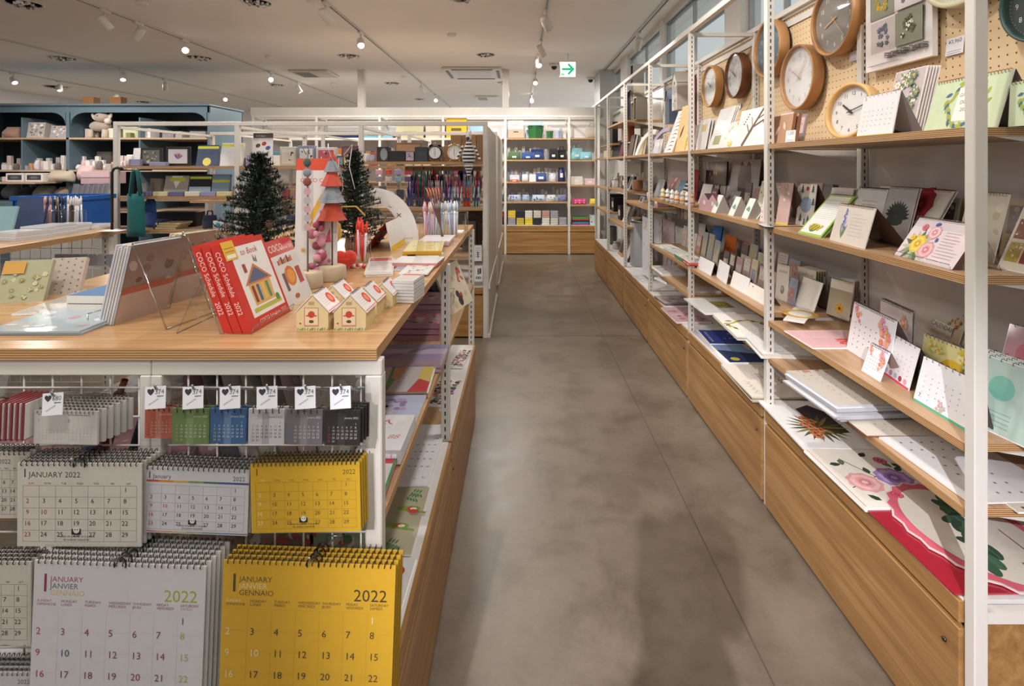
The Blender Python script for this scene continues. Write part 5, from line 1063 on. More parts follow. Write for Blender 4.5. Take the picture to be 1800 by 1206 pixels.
# curved white calendar
def arch(A, w, a0, a1): pass
T = TR(*tp((726, 425)), rad(20))
mb = MB(); n = 16; c0 = (-.15, .0); 
for i in range(n):
    a = rad(96)-rad(96)*i/n; b = rad(96)-rad(96)*(i+1)/n; g = lambda r, a: (c0[0]+r*math.cos(a), r*math.sin(a)*1.25)
    mb.prism([g(.172, a), g(.172, b), g(.13-.035*(i/n), b), g(.13-.035*(i/n), a)], 0, .004, '#e9e8e8')
A = Art(mb, 0, 0, 0); A.up()
for a, r in ((80, .13), (62, .13)): A.line(c0[0]+r*math.cos(rad(a))-.006, r*math.sin(rad(a))*1.25, c0[0]+r*math.cos(rad(a))+.006, r*math.sin(rad(a))*1.25-.006, .002, '#4a4a4c')
x, z = c0[0]+.128*math.cos(rad(42)), .128*math.sin(rad(42))*1.25; A.line(x-.008, z+.008, x+.008, z-.008, .003, '#3a3a3c').line(x+.008, z+.006, x-.008, z-.006, .003, '#3a3a3c').text('CALENDAR', c0[0]+.108, .012, .008, '#8c8a88')
tag(mb.make('arc_calendar', None, T), 'white curved arch calendar with small black strokes', 'calendar')
# cup with red pens, pens box, brushes
def cup(label, T, w_, h, pens, ph, cols, d=None, cap=None, name='pen_cup'):
    d = d or w_; m = MB()
    for f in ('f', 'b', 'l', 'r', 'd'): m.box(0, w_, 0, d, 0, h, '#fff', 'acrylic', f)
    for x in (0, w_):
        for y in (0, d): m.tube([(x, y, 0), (x, y, h)], .0012, 4, '#fff', 'acrylic_edge')
    m.tube([(0, 0, h), (w_, 0, h), (w_, d, h), (0, d, h)], .0012, 4, '#fff', 'acrylic_edge', closed=True); tag(m.make(name, None, T), label, 'pen holder')
    for i in range(pens):
        q = MB(); a, b = R.uniform(.1, .9)*w_, R.uniform(.12, .88)*d; x2, y2 = min(max(a+R.uniform(-.012, .012), .004), w_-.004), min(max(b+R.uniform(-.01, .01), .004), d-.004); L = ph*R.uniform(.9, 1.04); c = cols[i % len(cols)]
        P0, P1 = Vector((a, b, .004)), Vector((x2, y2, L)); mid = P0.lerp(P1, .72)
        q.tube([P0, P0.lerp(P1, .05), mid], [.0015, .004, .004], 6, c, 'gloss'); q.tube([mid, P0.lerp(P1, .93), P0.lerp(P1, .94), P1], [.0046, .0046, .0026, .0026], 6, cap or c, 'gloss')
        tag(q.make('pen', None, T), 'pen standing in the '+label, 'pen', 'pens in the '+label)
p = tp((616, 463)); cup('clear cup of red pens on the island', TR(p.x, p.y, TZ, .1), .052, .085, 8, .135, ['#d8382c', '#e6e0de', '#c92f26'], cap='#d8382c')
p = tp((618, 455)); pricetag(TR(p.x+.012, p.y-.012, TZ+.055), 'black shelf tag on the cup of red pens', ('',), .036, .018, None, '#35303a')
p = tp((735, 420)); cup('wide clear box of pastel pens at the far end of the island', TR(p.x, p.y+.03, TZ, 0), .19, .1, 34, .15, ['#d9d6e6', '#e6b4c4', '#b4cfe6', '#e8e4a8', '#c4b4e0', '#f0f0f0', '#a8dcd0'], .12)
for i in range(5):
    q = MB(); q.tube([(0, 0, .003), (-.045+.009*i, .02, .125), (-.075+.015*i, .03, .2)], [.0015, .003, .0028], 6, '#6a4a44', 'gloss'); q.tube([(-.0665+.0135*i, .027, .178), (-.075+.015*i, .03, .2), (-.082+.016*i, .033, .212)], [.0028, .0036, .001], 6, '#b98a60', 'cloth')
    p = tp((784-1.5*i, 423)); tag(q.make('paint_brush', None, TR(p.x, p.y-.03, TZ)), 'slim dark brush leaning in front of the pastel pens', 'brush', 'brushes leaning at the pen box')
flat('card_pack', 'pack of cards with magenta edge in front of the pastel pens', 'card', (735, 424), (790, 424), (739, 413), TZ+.02, a_plain('#ece8ea'), n=3, t=.006, edge='#e3c8d4', mat='wrap')
# small trees
def xmas(label, T, h, r, n=2600, seed=1, cones=5):
    t = root('christmas_tree', label, 'christmas tree', T); rr = random.Random(seed); f = MB(); 
    b = MB()
    k = 0; nb = 190
    for i in range(nb):
        z = h*(.12+.86*(i/nb)**.95); L = r*(1-(z/h))**.75*rr.uniform(.8, 1.12)+.008; a = i*2.4+rr.uniform(-.3, .3); up = rr.uniform(.0, .35)
        p0 = Vector((0, 0, z-.01)); p1 = Vector((math.cos(a)*L, math.sin(a)*L, z+L*up-.01)); b.tube([p0, p1], [.002, .001], 3, '#3a4a34', 'satin')
        m_ = int(n/nb*(.4+L/r)); 
        for j in range(m_):
            q = p0.lerp(p1, rr.uniform(.12, 1)); d = Vector((rr.gauss(0, 1), rr.gauss(0, 1), rr.gauss(.2, .8))).normalized()*.013+(p1-p0).normalized()*.006; s = d.cross(Vector((0, 0, 1))).normalized()*.0021
            f.add([q-s, q+s, q+d], [(0, 1, 2)], ('#1b2a20', '#25382b', '#15211a', '#2f4535')[j % 4], 'paper')
    tag(f.make('foliage', t), kind='stuff'); b.make('branches', t)
    tr = MB(); tr.lathe([(.006, 0), (.004, h*.9)], 8, (0, 0, 0), '#4f3d2c', 'satin'); tr.make('trunk', t)
    base = MB(); base.lathe([(.03, 0), (.034, .02), (.03, .045), (.0, .05)], 14, (0, 0, 0), '#7a5a3c', 'cloth'); base.make('base', t)
    for i in range(cones):
        z = h*(.3+.5*i/cones); a = -1.9+i*1.1; L = r*(1-z/h)**.75*.85; c = MB(); o = (math.cos(a)*L, math.sin(a)*L, z)
        for q in range(5):
            for v in range(7): aa = 2*PI*v/7+q*.4; rq = .011*math.sin(PI*(q+1)/6.3); c.add([(o[0]+rq*.5*math.cos(aa), o[1]+rq*.5*math.sin(aa), o[2]-.01+.005*q), (o[0]+rq*1.25*math.cos(aa+.3), o[1]+rq*1.25*math.sin(aa+.3), o[2]-.006+.005*q), (o[0]+rq*1.25*math.cos(aa-.3), o[1]+rq*1.25*math.sin(aa-.3), o[2]-.006+.005*q)], [(0, 1, 2)], '#8c6a50', 'cloth')
        c.ball(o, .009, '#5d4432', 'cloth', 7, 5); c.make('pine_cone', t)
    return t
xmas('dark green tabletop fir tree with pine cones, the left and nearer one', TR(-.735, 1.50, TZ), .35, .14, 16000, 3)
xmas('dark green tabletop fir tree with pine cones, the right and farther one', TR(-.585, 1.88, TZ), .37, .12, 12000, 8)
# hanging COCO poster calendar on a stand
def cocoposter(A, w, h):
    A.rect(0, 0, w, h, '#e6e2e0'); A.rect(0, h*.9, w, h, '#e2583c'); A.up(); A.text('COCO Calendar', w*.1, h*.8, w*.14, '#d8443c', 'l', .95)
    A.poly([(w*.3, h*.5), (w*.6, h*.7), (w*.66, h*.66), (w*.42, h*.48)], '#e8b43a').leaf(w*.35, h*.42, w*.2, 1.3, '#e0a030', .5)
    A.oval(w*.5, h*.36, w*.16, '#e8d6b4', h*.12).oval(w*.52, h*.4, w*.04, '#5c3328', h*.03).poly([(w*.7, h*.3), (w*.86, h*.3), (w*.82, h*.42), (w*.76, h*.36)], '#e0608a').up(); A.flower(w*.62, h*.55, w*.05, '#d8443c', None, 5, '#d8443c')
    for i in range(8): A.oval(w*R.uniform(.1, .9), h*R.uniform(.05, .25), w*.05, ('#d87a94', '#e0b050', '#8cb06c')[i % 3])
    A.text('2022', w*.72, h*.62, w*.09, '#d8443c')
card('calendar', 'tall COCO Calendar poster with orange red header behind the ornaments', 'calendar', TR((517-VX)/F*1.42, 1.42, TZ+.0, rad(2)), .112, .322, rad(3), cocoposter, t=.004, n=1)
# ornament stands: rod in a sawn log base
def orn(label, x, y, parts):
    t = root('ornament_stand', label, 'ornament', TR(x, y, TZ)); lg = MB(); lg.lathe([(.034, 0), (.036, .004), (.035, .036), (.032, .038)], 16, (0, 0, 0), '#b9a58c', 'cloth'); lg.lathe([(.03, .0382), (.03, .0386)], 16, (0, 0, 0), '#d9c6a6', 'paper'); lg.make('log_base', t)
    for nm, fn in parts: q = MB(); fn(q); q.make(nm, t)
    return t
def rod(h, c='#5a4a44'): return lambda q: q.tube([(0, 0, .03), (0, 0, h)], .0022, 8, c, 'satin')
def tiers(q):
    z = .185
    for i, (c, r, h) in enumerate((('#b8452f', .040, .075), ('#8d9299', .036, .07), ('#c9503c', .03, .06), ('#8d9299', .022, .05), ('#c0483a', .011, .03))):
        q.lathe([(r*.2, 0), (r, .004), (r*.85, .012), (r*.35, h*.75), (.004, h)], 7, (0, 0, z-.03), c, 'cloth', smooth=False); z += h*.62
p = tp((584, 492)); orn('tiered red and grey felt tree ornament on a rod and log base', p.x, p.y, [('rod', rod(.2)), ('felt_tree', tiers), ('silver_loops', lambda q: [q.tube([(.012+.02*math.sin(a*.6), -.01, .2+.02*a) for a in range(0, 9)], .0012, 5, '#c9c9cc', 'metal')]), ('white_string', lambda q: q.tube([(.03, 0, .33), (.05, .01, .36), (.045, 0, .3), (.06, 0, .24)], .001, 4, '#eeeeee', 'cloth'))])
def scroll(q):
    q.box(-.014, .014, -.003, -.001, .14, .3, '#d9d0d0', 'film'); A = Art(q, 0, 0, -.003, mat='cloth')
    for i in range(5): A.oval(0, .15+.022*i, .009, ('#c9a0a8', '#b8b0b4')[i % 2])
    for i, (x, z, c) in enumerate(((0, .285, '#8a8e94'), (0, .262, '#8c4a40'), (.0, .31, '#4a5a4c'))): q.ball((x, -.004, z), .011, c, 'cloth', 8, 5, (1, .5, 1))
    q.tube([(-.004, 0, .33), (-.012, 0, .345), (0, 0, .35), (.004, 0, .33)], .001, 4, '#4a4444', 'satin')
p = tp((541, 505)); orn('slim ornament rod with pale painted strip and small figures', p.x, p.y, [('rod', rod(.34, '#77706c')), ('painted_strip', scroll)])
def puff(q):
    rr = random.Random(5)
    for i in range(26): a = rr.uniform(0, 6.28); q.ball((.02*math.cos(a)*rr.random()+.002, .014*math.sin(a), .02+rr.uniform(0, .13)), rr.uniform(.008, .014), ('#b8647c', '#d89aa8', '#a84a60', '#8c3c4c')[i % 4], 'cloth', 7, 5)
p = tp((563, 497)); q = MB(); puff(q); tag(q.make('tinsel_garland', None, TR(p.x-.02, p.y+.03, TZ)), 'bunch of dusty pink tinsel hanging beside the log bases', 'tinsel')
q = MB(); q.lathe([(.014, 0), (.026, .02), (.022, .05), (.006, .066)], 12, (0, 0, 0), '#d9a53c', 'cloth'); q.tube([(0, 0, .06), (.03, -.01, .1), (.065, 0, .1), (.09, 0, .075)], .0022, 6, '#d9b04c', 'cloth'); q.tube([(0, 0, .06), (-.02, 0, .085), (-.012, 0, .05)], .002, 6, '#d9b04c', 'cloth')
tag(q.make('drawstring_pouch', None, TR(-.515, 1.46, TZ+.09)), 'mustard yellow drawstring pouch hanging behind the felt tree', 'pouch'); q = MB(); q.tube([(0, 0, -.09), (0, 0, 0)], .002, 6, '#5a4a44', 'satin'); tag(q.make('pouch_rod', None, TR(-.515, 1.46, TZ+.09)), 'thin rod under the mustard pouch', 'rod')
# red heart cushion, candy stripes
p = tp((600, 478)); t = root('heart_cushion', 'red plush heart cushion lying against the ornament base', 'cushion', TR(p.x, p.y+.03, TZ, .2)); m = MB(); m.ball((-.013, 0, .034), .022, '#d83a2a', 'plush', 12, 8, (1, .7, 1)); m.ball((.013, 0, .034), .022, '#d83a2a', 'plush', 12, 8, (1, .7, 1)); m.lathe([(.002, 0), (.018, .012), (.03, .028), (.03, .036)], 12, (0, 0, 0), '#d83a2a', 'plush', sy=.6); m.make('heart', t)
m = MB()
for i in range(10): m.tube([(-.02+.009*i, -.004, .006+.004*math.sin(i)), (-.011+.009*i, -.004, .006+.004*math.sin(i+1))], .0055, 7, '#d8382c' if i % 2 else '#efe8e4', 'gloss')
p = tp((607, 468)); tag(m.make('candy_cane', None, TR(p.x, p.y-.03, TZ)), 'red and white striped candy cane lying by the red cushion', 'candy cane')
# lying wrapped prints and books at the left of the table
def sleepy(A, w, h): a_photo('#a9bcc6', ['#c9909c', '#b8808c', '#e6e6ea', '#d9dce0'], 3, 16)(A, w, h)
flat('calendar', 'large pale blue calendar in shiny film lying at the left front of the table', 'calendar', (-34, 583), (140, 582), (30, 541), TZ+.008, sleepy, n=2, t=.004, mat='wrap', edge='#9fb0bc')
flat('book', 'blue covered planner lying on another one at the left', 'planner', (117, 519), (196, 520), (150, 499), TZ+.037, a_band((1, '#5d7ea6')), n=2, t=.017, edge='#e3ddd0', col='#5d7ea6')
def dots(c, n=5):
    def f(A, w, h):
        for i in range(n):
            for j in range(n+1): A.oval(w*((i+.5)/n), h*((j+.5)/(n+1)+(.04 if i % 2 else -.04)), w*.028, c, n=7)
    return f
card('planner', 'taupe spiral planner with olive heart dots leaning at the left', 'planner', TR(*tp((75, 519)), rad(14)) , .072, .088, rad(24), both(a_plain('#b8aba0'), dots('#6c6444')), t=.014, col='#b8aba0', mat='wrap')
card('planner', 'pale green patterned spiral planner with orange patch, at the left edge', 'planner', TR(*tp((-12, 534)), rad(14)), .092, .095, rad(24), both(a_plain('#a9a884'), a_floral('#a9a884', ['#c9c8a4', '#8c8c5c'], '#8f8f64', 16, .07, 3), sub(.0, .65, .5, .98, a_plain('#cf9a3c'))), t=.012, col='#a9a884', mat='wrap')
for i in range(1): flat('film_sheet', 'flat film wrapped sheets under the planners', 'sheet', (20, 552), (150, 548), (60, 512), TZ+.004, a_plain('#bdb4ac'), mat='wrap')
# acrylic easels seen from behind, their calendars facing the other aisle
def backpic(seed, base): return both(a_photo(base, ['#8c6a64', '#a08078', '#c9b4ac', '#6c4c48'], seed, 26), sub(0, .0, 1, .42, a_month('#c9a8a0', '', '#999', dots=True, cols=('#9c7c74', '#9c7c74'))), a_band((.38, '#c9b0a8'), (.08, '#c0604c')))
for i, (bl, br, tl, lab, n, cs) in enumerate((((290, 543), (197, 572), (328, 411), 'clear easel of brownish print calendars seen from behind, nearer one', 6, ['#cfc9cc', '#c8ccd2', '#d5d0cc', '#c9c4c4', '#d6d3d8', '#c4c8cc']), ((353, 519), (293, 535), (398, 402), 'clear easel of rose brown calendars seen from behind, farther one', 6, ['#d8c8a0', '#d9d4d0', '#e0d0a8', '#cfcaca', '#d8cba8', '#d6d4d2']))):
    a, b = tp(br), tp(bl)                # near corner, far corner
    T = TR(b.x, b.y, TZ, math.atan2(a.y-b.y, a.x-b.x)); L = (a-b).length; h = .158 if i == 0 else .16
    # local x runs from far to near corner; the front faces local -y (away to the left)
    for k in range(n):
        m = MB(); m.T = Matrix.Rotation(rad(-15), 4, 'X'); m.box(0, L, 0, .0035, 0, h-.004*(k % 2), cs[k], 'wrap')
        if k == n-1: m.T = m.T @ TR(L, .0035, 0, PI); backpic(i+3, ('#9c8580', '#b08878')[i])(Art(m, mat='wrap'), L, h)
        tag(m.make('calendar', None, T @ TR(0, -.0065*(n-1-k), 0)), ORD[n-1-k]+' layer, wrapped calendar in the '+lab, 'calendar')
    s = math.sin(rad(15)); c = math.cos(rad(15)); m = MB(); y0 = .008; hh = h*1.03
    m.add([(-.004, y0, .001), (L+.004, y0, .001), (L+.004, y0+hh*s, hh*c), (-.004, y0+hh*s, hh*c)], [(0, 1, 2, 3)], '#fff', 'acrylic')
    for x in (-.004, L+.004): m.tube([(x, y0-.06, .02), (x, y0-.058, .0015), (x, y0, .0015), (x, y0+hh*s, hh*c), (x, y0+hh*s+.075, .0015)], .0015, 5, '#fff', 'acrylic_edge')
    for z, y in ((hh*c, y0+hh*s), (.0015, y0+hh*s+.075), (.02, y0-.06)): m.tube([(-.004, y, z), (L+.004, y, z)], .0015, 5, '#fff', 'acrylic_edge')
    m.add([(-.004, y0+hh*s, hh*c), (L+.004, y0+hh*s, hh*c), (L+.004, y0+hh*s+.075, .0015), (-.004, y0+hh*s+.075, .0015)], [(0, 1, 2, 3)], '#fff', 'acrylic')
    tag(m.make('acrylic_easel', None, T), lab.replace('clear easel of', 'clear acrylic easel behind the'), 'acrylic stand')
# poster on the rack behind the trees
# ---------------------------------------------------------------- the side shelves of the island
ZS = .675
def lay(lab, nl, nr, fl, z, art, name='calendar', cat='calendar', **kw): return flat(name, lab, cat, nl, nr, fl, z, art, **kw)
def dusk(A, w, h): a_band((.25, '#a890a0'), (.25, '#9a8cae'), (.25, '#b8aac4'), (.25, '#8f8aa8'))(A, w, h); A.line(w*.1, h*.2, w*.8, h*.9, h*.12, '#877c9c'); A.text('Hug', w*.2, h*.55, h*.22, '#c9c0d4', shear=.3)
lay('lilac landscape calendar in film on the side shelf, farthest of four', (640, 641), (776, 641), (668, 605), ZS+.024, dusk, n=2, t=.011, mat='wrap', edge='#b8a0b4')
def gift(A, w, h): A.rect(0, 0, w, h, '#c4bfc0'); A.up(); A.poly([(w*.25, h), (w*.45, h), (w*.35, 0), (w*.3, 0)], '#5c9468').poly([(w*.3, h), (w*.5, h), (w*.48, h*.5), (w*.33, h*.5)], '#d0a078').poly([(w*.68, 0), (w*.8, h*.5), (w, h*.35), (w, 0)], '#c8484c').poly([(w*.78, h*.5), (w*.8, h), (w, h), (w, h*.4)], '#dcc46c').up().flower(w*.55, h*.5, w*.09, '#d8d4d8', '#c0b8c0', 6, '#a8a0a8')
lay('illustrated calendar with yellow top edge and green ribbon on the side shelf', (640, 690), (750, 688), (655, 646), ZS+.02, gift, n=3, t=.006, mat='wrap', edge='#a88a70')
def cherry(A, w, h): A.rect(0, 0, w, h, '#b4bcd4'); A.up(); [A.oval(w*R.uniform(.1, .65), h*R.uniform(.1, .8), h*.06, ('#b49cbc', '#c4acc4', '#8c80a8')[i % 3], n=7) for i in range(40)]; A.up(); A.oval(w*.28, h*.5, h*.05, '#26242c')
lay('pale blue calendar with lilac blossom tree on the side shelf', (640, 738), (731, 738), (655, 694), ZS+.012, cherry, n=2, t=.005)
def ladder(A, w, h): A.rect(0, 0, w, h, '#e4e3e6'); A.up(); [A.leaf(w*(.2+.07*i), h*(.75+.05*math.sin(i)), w*.14, .5*i, ('#b83a34', '#8c2c48', '#d8783c')[i % 3], .3) for i in range(6)]; A.text('88', w*.55, h*.3, h*.16, '#c98a70', shear=.3); A.leaf(w*.3, h*.15, w*.2, .4, '#3c4a8c', .3)
o = lay('white book with red cord edge on the side shelf', (625, 790), (704, 790), (640, 728), ZS+.034, ladder, n=1, t=.03, edge='#d6d6de')
lay('red and white patterned booklet with green spine on the side shelf', (600, 868), (678, 866), (620, 797), ZS+.016, both(a_band((.1, '#b8b4b8'), (.6, '#d8d4d4'), (.3, '#c83c4c')), lambda A, w, h: A.rect(w*.93, 0, w, h, '#4c8c5c')), n=2, t=.006, edge='#d0607c')
# base level prints seen past the shelf edge
def buttons(A, w, h): a_photo('#e0dcd8', ['#3c5a4c', '#e07838', '#7c84b8', '#c84a3c', '#2c4a44', '#f0ece8', '#8c9a5c'], 11, 170)(A, w, h)
lay('pattern print of orange and green buttons on the base, far one', (788, 646), (812, 647), (797, 612), SB+.006, buttons, name='pattern_print', cat='print')
lay('pattern print of orange and green buttons on the base, near one', (738, 713), (784, 716), (752, 663), SB+.006, buttons, name='pattern_print', cat='print')
flat('oak_board', 'thin oak board lying on the base under the button prints', 'board', (705, 760), (788, 741), (780, 600), SB+.0025, None, t=.0025, mat='oak_y')
def sheet31(A, w, h): a_month('#dfdfe2', '', '#aaa', line='#c3c3c8', dots=True, cols=('#b0b0b4', '#c09090'))(A, w, h); A.text('31', w*.86, h*.1, w*.07, '#3c3a38', 'c'); A.text('30', w*.7, h*.08, w*.06, '#b88', 'c')
lay('white monthly sheet with 30 and 31 lying on the base', (660, 853), (752, 854), (700, 746), SB+.008, sheet31, n=2, t=.004)
def frogs(A, w, h):
    A.rect(0, 0, w, h, '#b3ac92'); A.up()
    for x, y in ((.78, .92), (.74, .84), (.68, .16), (.72, .07), (.62, .1)):
        for i in range(7): A.leaf(w*(x+.02*i), h*(y-.006*i), w*.09, 1.2 if i % 2 else -1.2, '#4d8058', .35)
    for x, y in ((.84, .64), (.76, .38)):
        A.oval(w*x, h*y, w*.12, '#7c9a3c', h*.045).oval(w*(x-.12), h*(y+.01), w*.07, '#86a444', h*.035).up().poly([(w*(x-.08), h*(y-.02)), (w*x, h*(y+.045)), (w*(x+.03), h*(y-.02))], '#c8402c').oval(w*(x+.03), h*y, w*.045, '#e6e2d8', h*.02).line(w*x, h*(y-.03), w*(x+.2), h*(y-.06), w*.03, '#7c9a3c').up()
    A.oval(w*.9, h*.57, w*.06, '#8c8484', h*.035).up().oval(w*.88, h*.6, w*.07, '#c8402c', h*.03)
lay('sage green print with small frogs and fern leaves lying on the base', (566, 975), (722, 975), (640, 857), SB+.006, frogs, name='pattern_print', cat='print')
lay('white print with red figures nearest to the front on the base', (470, 1160), (675, 1165), (575, 979), SB+.006, lambda A, w, h: (A.rect(0, 0, w, h, '#d6d5d6'), A.up(), [A.oval(w*(.86-.03*i), h*(.85-.12*i), w*.07, ('#b83a3c', '#8c3a34', '#c8485c')[i % 3], h*.06) for i in range(4)]), name='pattern_print', cat='print', n=2)
# second bay: acrylic trays with cards, leaning prints
for i, (a, b, c, lab) in enumerate((((716, 594), (778, 594), '#c08a9c', 'lower clear tray of pink and red patterned cards'), ((729, 560), (779, 560), '#c9a0b0', 'upper clear tray of lilac cards with star'))):
    p, q = pz(a, ZS+.0), pz(b, ZS); y = 1.79+.2*i; x0, x1 = -.43, -.262
    m = MB(); [m.box(x0, x1, y, y+.14, ZS, ZS+.07+.03*i, '#fff', 'acrylic', f) for f in 'fblr']; m.tube([(x0, y, ZS+.07+.03*i), (x1, y, ZS+.07+.03*i), (x1, y+.14, ZS+.07+.03*i), (x0, y+.14, ZS+.07+.03*i)], .0015, 4, '#fff', 'acrylic_edge', closed=True); tag(m.make('acrylic_tray', None), lab+' on the side shelf', 'tray')
    for k in range(3):
        m = MB(); m.box(x0+.01, x1-.01, y+.01, y+.13, ZS+.001+.02*k+.03*i, ZS+.018+.02*k+.03*i, c, 'wrap'); a_photo(c, ['#c8485c', '#5c4a60', '#e0d0d4', '#4c8c6c'], k+i, 26)(Art(m, x0+.01, y+.01, ZS+.018+.02*k+.03*i, True, 'wrap'), x1-x0-.02, .12); tag(m.make('card_pack', None), ('bottom', 'middle', 'top')[k]+' patterned card pack in the '+lab.split(' of ')[0], 'cards')
for i in range(3):
    card('calendar', ('cream calendar with red twig drawing', 'blue edged picture calendar', 'dark calendar pad')[i]+' leaning on the far side shelf of the island', 'calendar', TR(-.27-.045*i, 2.1+.04*i, ZS, rad(75)), .25, .19, rad(24), a_photo(('#d8d0b8', '#8fb0c4', '#5c5450')[i], (['#c9b98c', '#b84a3c', '#3c3a38'], ['#3c6a8c', '#e6e6e6'], ['#3c3a38'])[i], i, 14), t=.008, col=('#d8d0b8', '#2c4a6c', '#3c3836')[i], mat='wrap')
card('calendar', 'dark grey book cover standing on the side shelf near the slotted upright', 'book', TR(-.42, 2.02, ZS, rad(80)), .16, .17, rad(12), a_plain('#5a524e'), t=.012, col='#5a524e')
# ================================================================ HANGING CALENDARS ON THE FRONT GRID
GY = IY0+.012
def hook(label, x, z, y1, tagtext=None, group=None):
    m = MB(); m.tube([(0, GY-y1, -.034), (0, GY-y1-.01, -.034), (0, .014, .0), (0, .0, .004), (0, -.004, .012)], .0018, 6, '#a9abb0', 'metal'); m.tube([(-.012, GY-y1-.004, -.046), (-.012, GY-y1-.004, -.032), (.012, GY-y1-.004, -.032), (.012, GY-y1-.004, -.046)], .0015, 5, '#a9abb0', 'metal')
    t = root('display_hook', label, 'hook', TR(x, y1, z)); m.make('wire', t)
    if tagtext:
        q = MB(); q.T = TR(-.016, -.002, -.026, 0, rad(-8), rad(-4)); q.box(0, .031, 0, .0008, 0, .032, '#e2e3e8', 'satin'); A = Art(q, mat='satin'); A.text(tagtext, .0155, .021, .0095, '#3a3a44', 'c').rect(.018, .017, .028, .0185, '#6a6a74').line(.006, .006, .02, .014, .0022, '#b4b6bd'); q.make('price_tag', t)
    return t
def hang(label, tl, wpx, hm, Y, art, n=4, gap=.009, roll=1.5, sp='#232120', spn=24, t=.0025, col=WHITE, name='wall_calendar', hookat=None, film=1, dx=.0012, dz=0, htag=None, hookdrop=.004, lab2=None, y_hook=None, backc=None, mat='paper', filmtop=.012):
    s = Y/F; x, z = (tl[0]-VX)*s, H+(VY-tl[1])*s; w_ = wpx*s; out = []
    for i in range(n):
        T = TR(x, Y+i*gap, z) @ Matrix.Rotation(rad(roll), 4, 'Y') @ TR(dx*i, 0, -hm+dz*i)
        lab = label if i == 0 else '%s copy behind the %s' % (('first', 'second', 'third', 'fourth', 'fifth')[i-1], label)
        o = root(name, lab, 'calendar', T); m = MB()
        m.box(0, w_, 0, t, 0, hm, col, mat, 'f'); m.box(0, w_, 0, t, 0, hm, backc or '#cfcac4', mat, 'dulrb')
        if i == 0: art(Art(m, mat=mat, step=.0001), w_, hm, s)
        m.make('page_block', o)
        if sp:
            q = MB(); spiral(q, .003, w_-.003, t*.5, hm, spn, .0042, sp, q=.0008); sb_ = q.make('spiral_binding', o)
            if hookat: q = MB(); c = w_*hookat; q.tube([(c+.009*math.cos(a), -.001, hm-.001+.011*math.sin(a)) for a in [PI*k/8 for k in range(-1, 10)]], .0011, 5, '#2a2827', 'metal'); q.make('hanger_loop', sb_)
        if film:
            f = MB(); f.box(-.003, w_+.003, -.0035, -.0031, -.003, hm+filmtop, '#fff', 'film', 'f'); f.make('film_sleeve', o)
        out.append(o)
    if hookat or htag: hook('wire hook carrying the '+' '.join(label.split()[:9]), x+w_*(hookat or .5), z+hookdrop, y_hook or (Y-.012), htag)
    return out
PX = lambda s: (lambda v: v*s)
def big(cols, bg, skipsun=None):
    c1, names, yr, num, sunc, satc, holc, line = cols
    def f(A, w, h, s):
        U = lambda x: x*s; V = lambda y: h-y*s
        A.rect(0, 0, w, h, bg); A.up()
        A.text('1', U(9), V(54), U(46), c1)
        for i, (t, c) in enumerate(zip(('JANUARY', 'JANVIER', 'GENNAIO'), names)): A.text(t, U(29), V(36+12*i), U(13.5), c)
        A.text('2022', w-U(14), V(64), U(30), yr, 'r')
        cw = (w-U(8))/7
        for i, (a, b) in enumerate((('SUNDAY', 'DIMANCHE'), ('MONDAY', 'LUNDI'), ('TUESDAY', 'MARDI'), ('WEDNESDAY', 'MERCREDI'), ('THURSDAY', 'JEUDI'), ('FRIDAY', 'VENDREDI'), ('SATURDAY', 'SAMEDI'))):
            A.text(a, U(7)+cw*i, V(72), U(6.5), num if i else sunc); A.text(b, U(7)+cw*i, V(78), U(6.5), num if i < 6 else satc)
        for i in range(1, 7): A.rect(U(3)+cw*i, V(h/s), U(3)+cw*i+.0004, V(84), line)
        for i in range(0, 8): A.rect(U(3), V(84+37.6*i), w-U(3), V(84+37.6*i)+.0004, line)
        A.up()
        for d, c, r in JAN:
            cc = sunc if c == 0 else satc if c == 6 else num
            if d in (1, 10): cc = holc
            A.text(str(d), U(8 if c else 7)+cw*c, V(101+28+37.6*(r-1)+(37.6 if 0 else 0)) if r else V(103), U(17.5), cc)
    return f
hang('large white trilingual wall calendar for January 2022 hanging at the lower left', (61, 985), 302, .36, .80, big(('#8e2a55', ('#a8385c', '#55686f', '#d8bc7a'), '#a9b43c', '#8c3a5a', '#b8405c', '#b4b86a', '#3a5488', '#d3d0d4'), '#dad9dc'), n=6, gap=.0105, roll=2.2, spn=26, hookat=.5)
hang('large yellow trilingual wall calendar for January 2022 hanging at lower centre', (393, 985), 303, .36, .80, big(('#4c4220', ('#4a4224', '#e3d9a0', '#4a4224'), '#3c3724', '#3f3a28', '#e6dca8', '#4a4224', '#e8e0b4', '#c29a20'), '#d6a722'), n=4, gap=.0105, roll=2.0, spn=28, hookat=.52, col='#d6a722', backc='#c29a20')
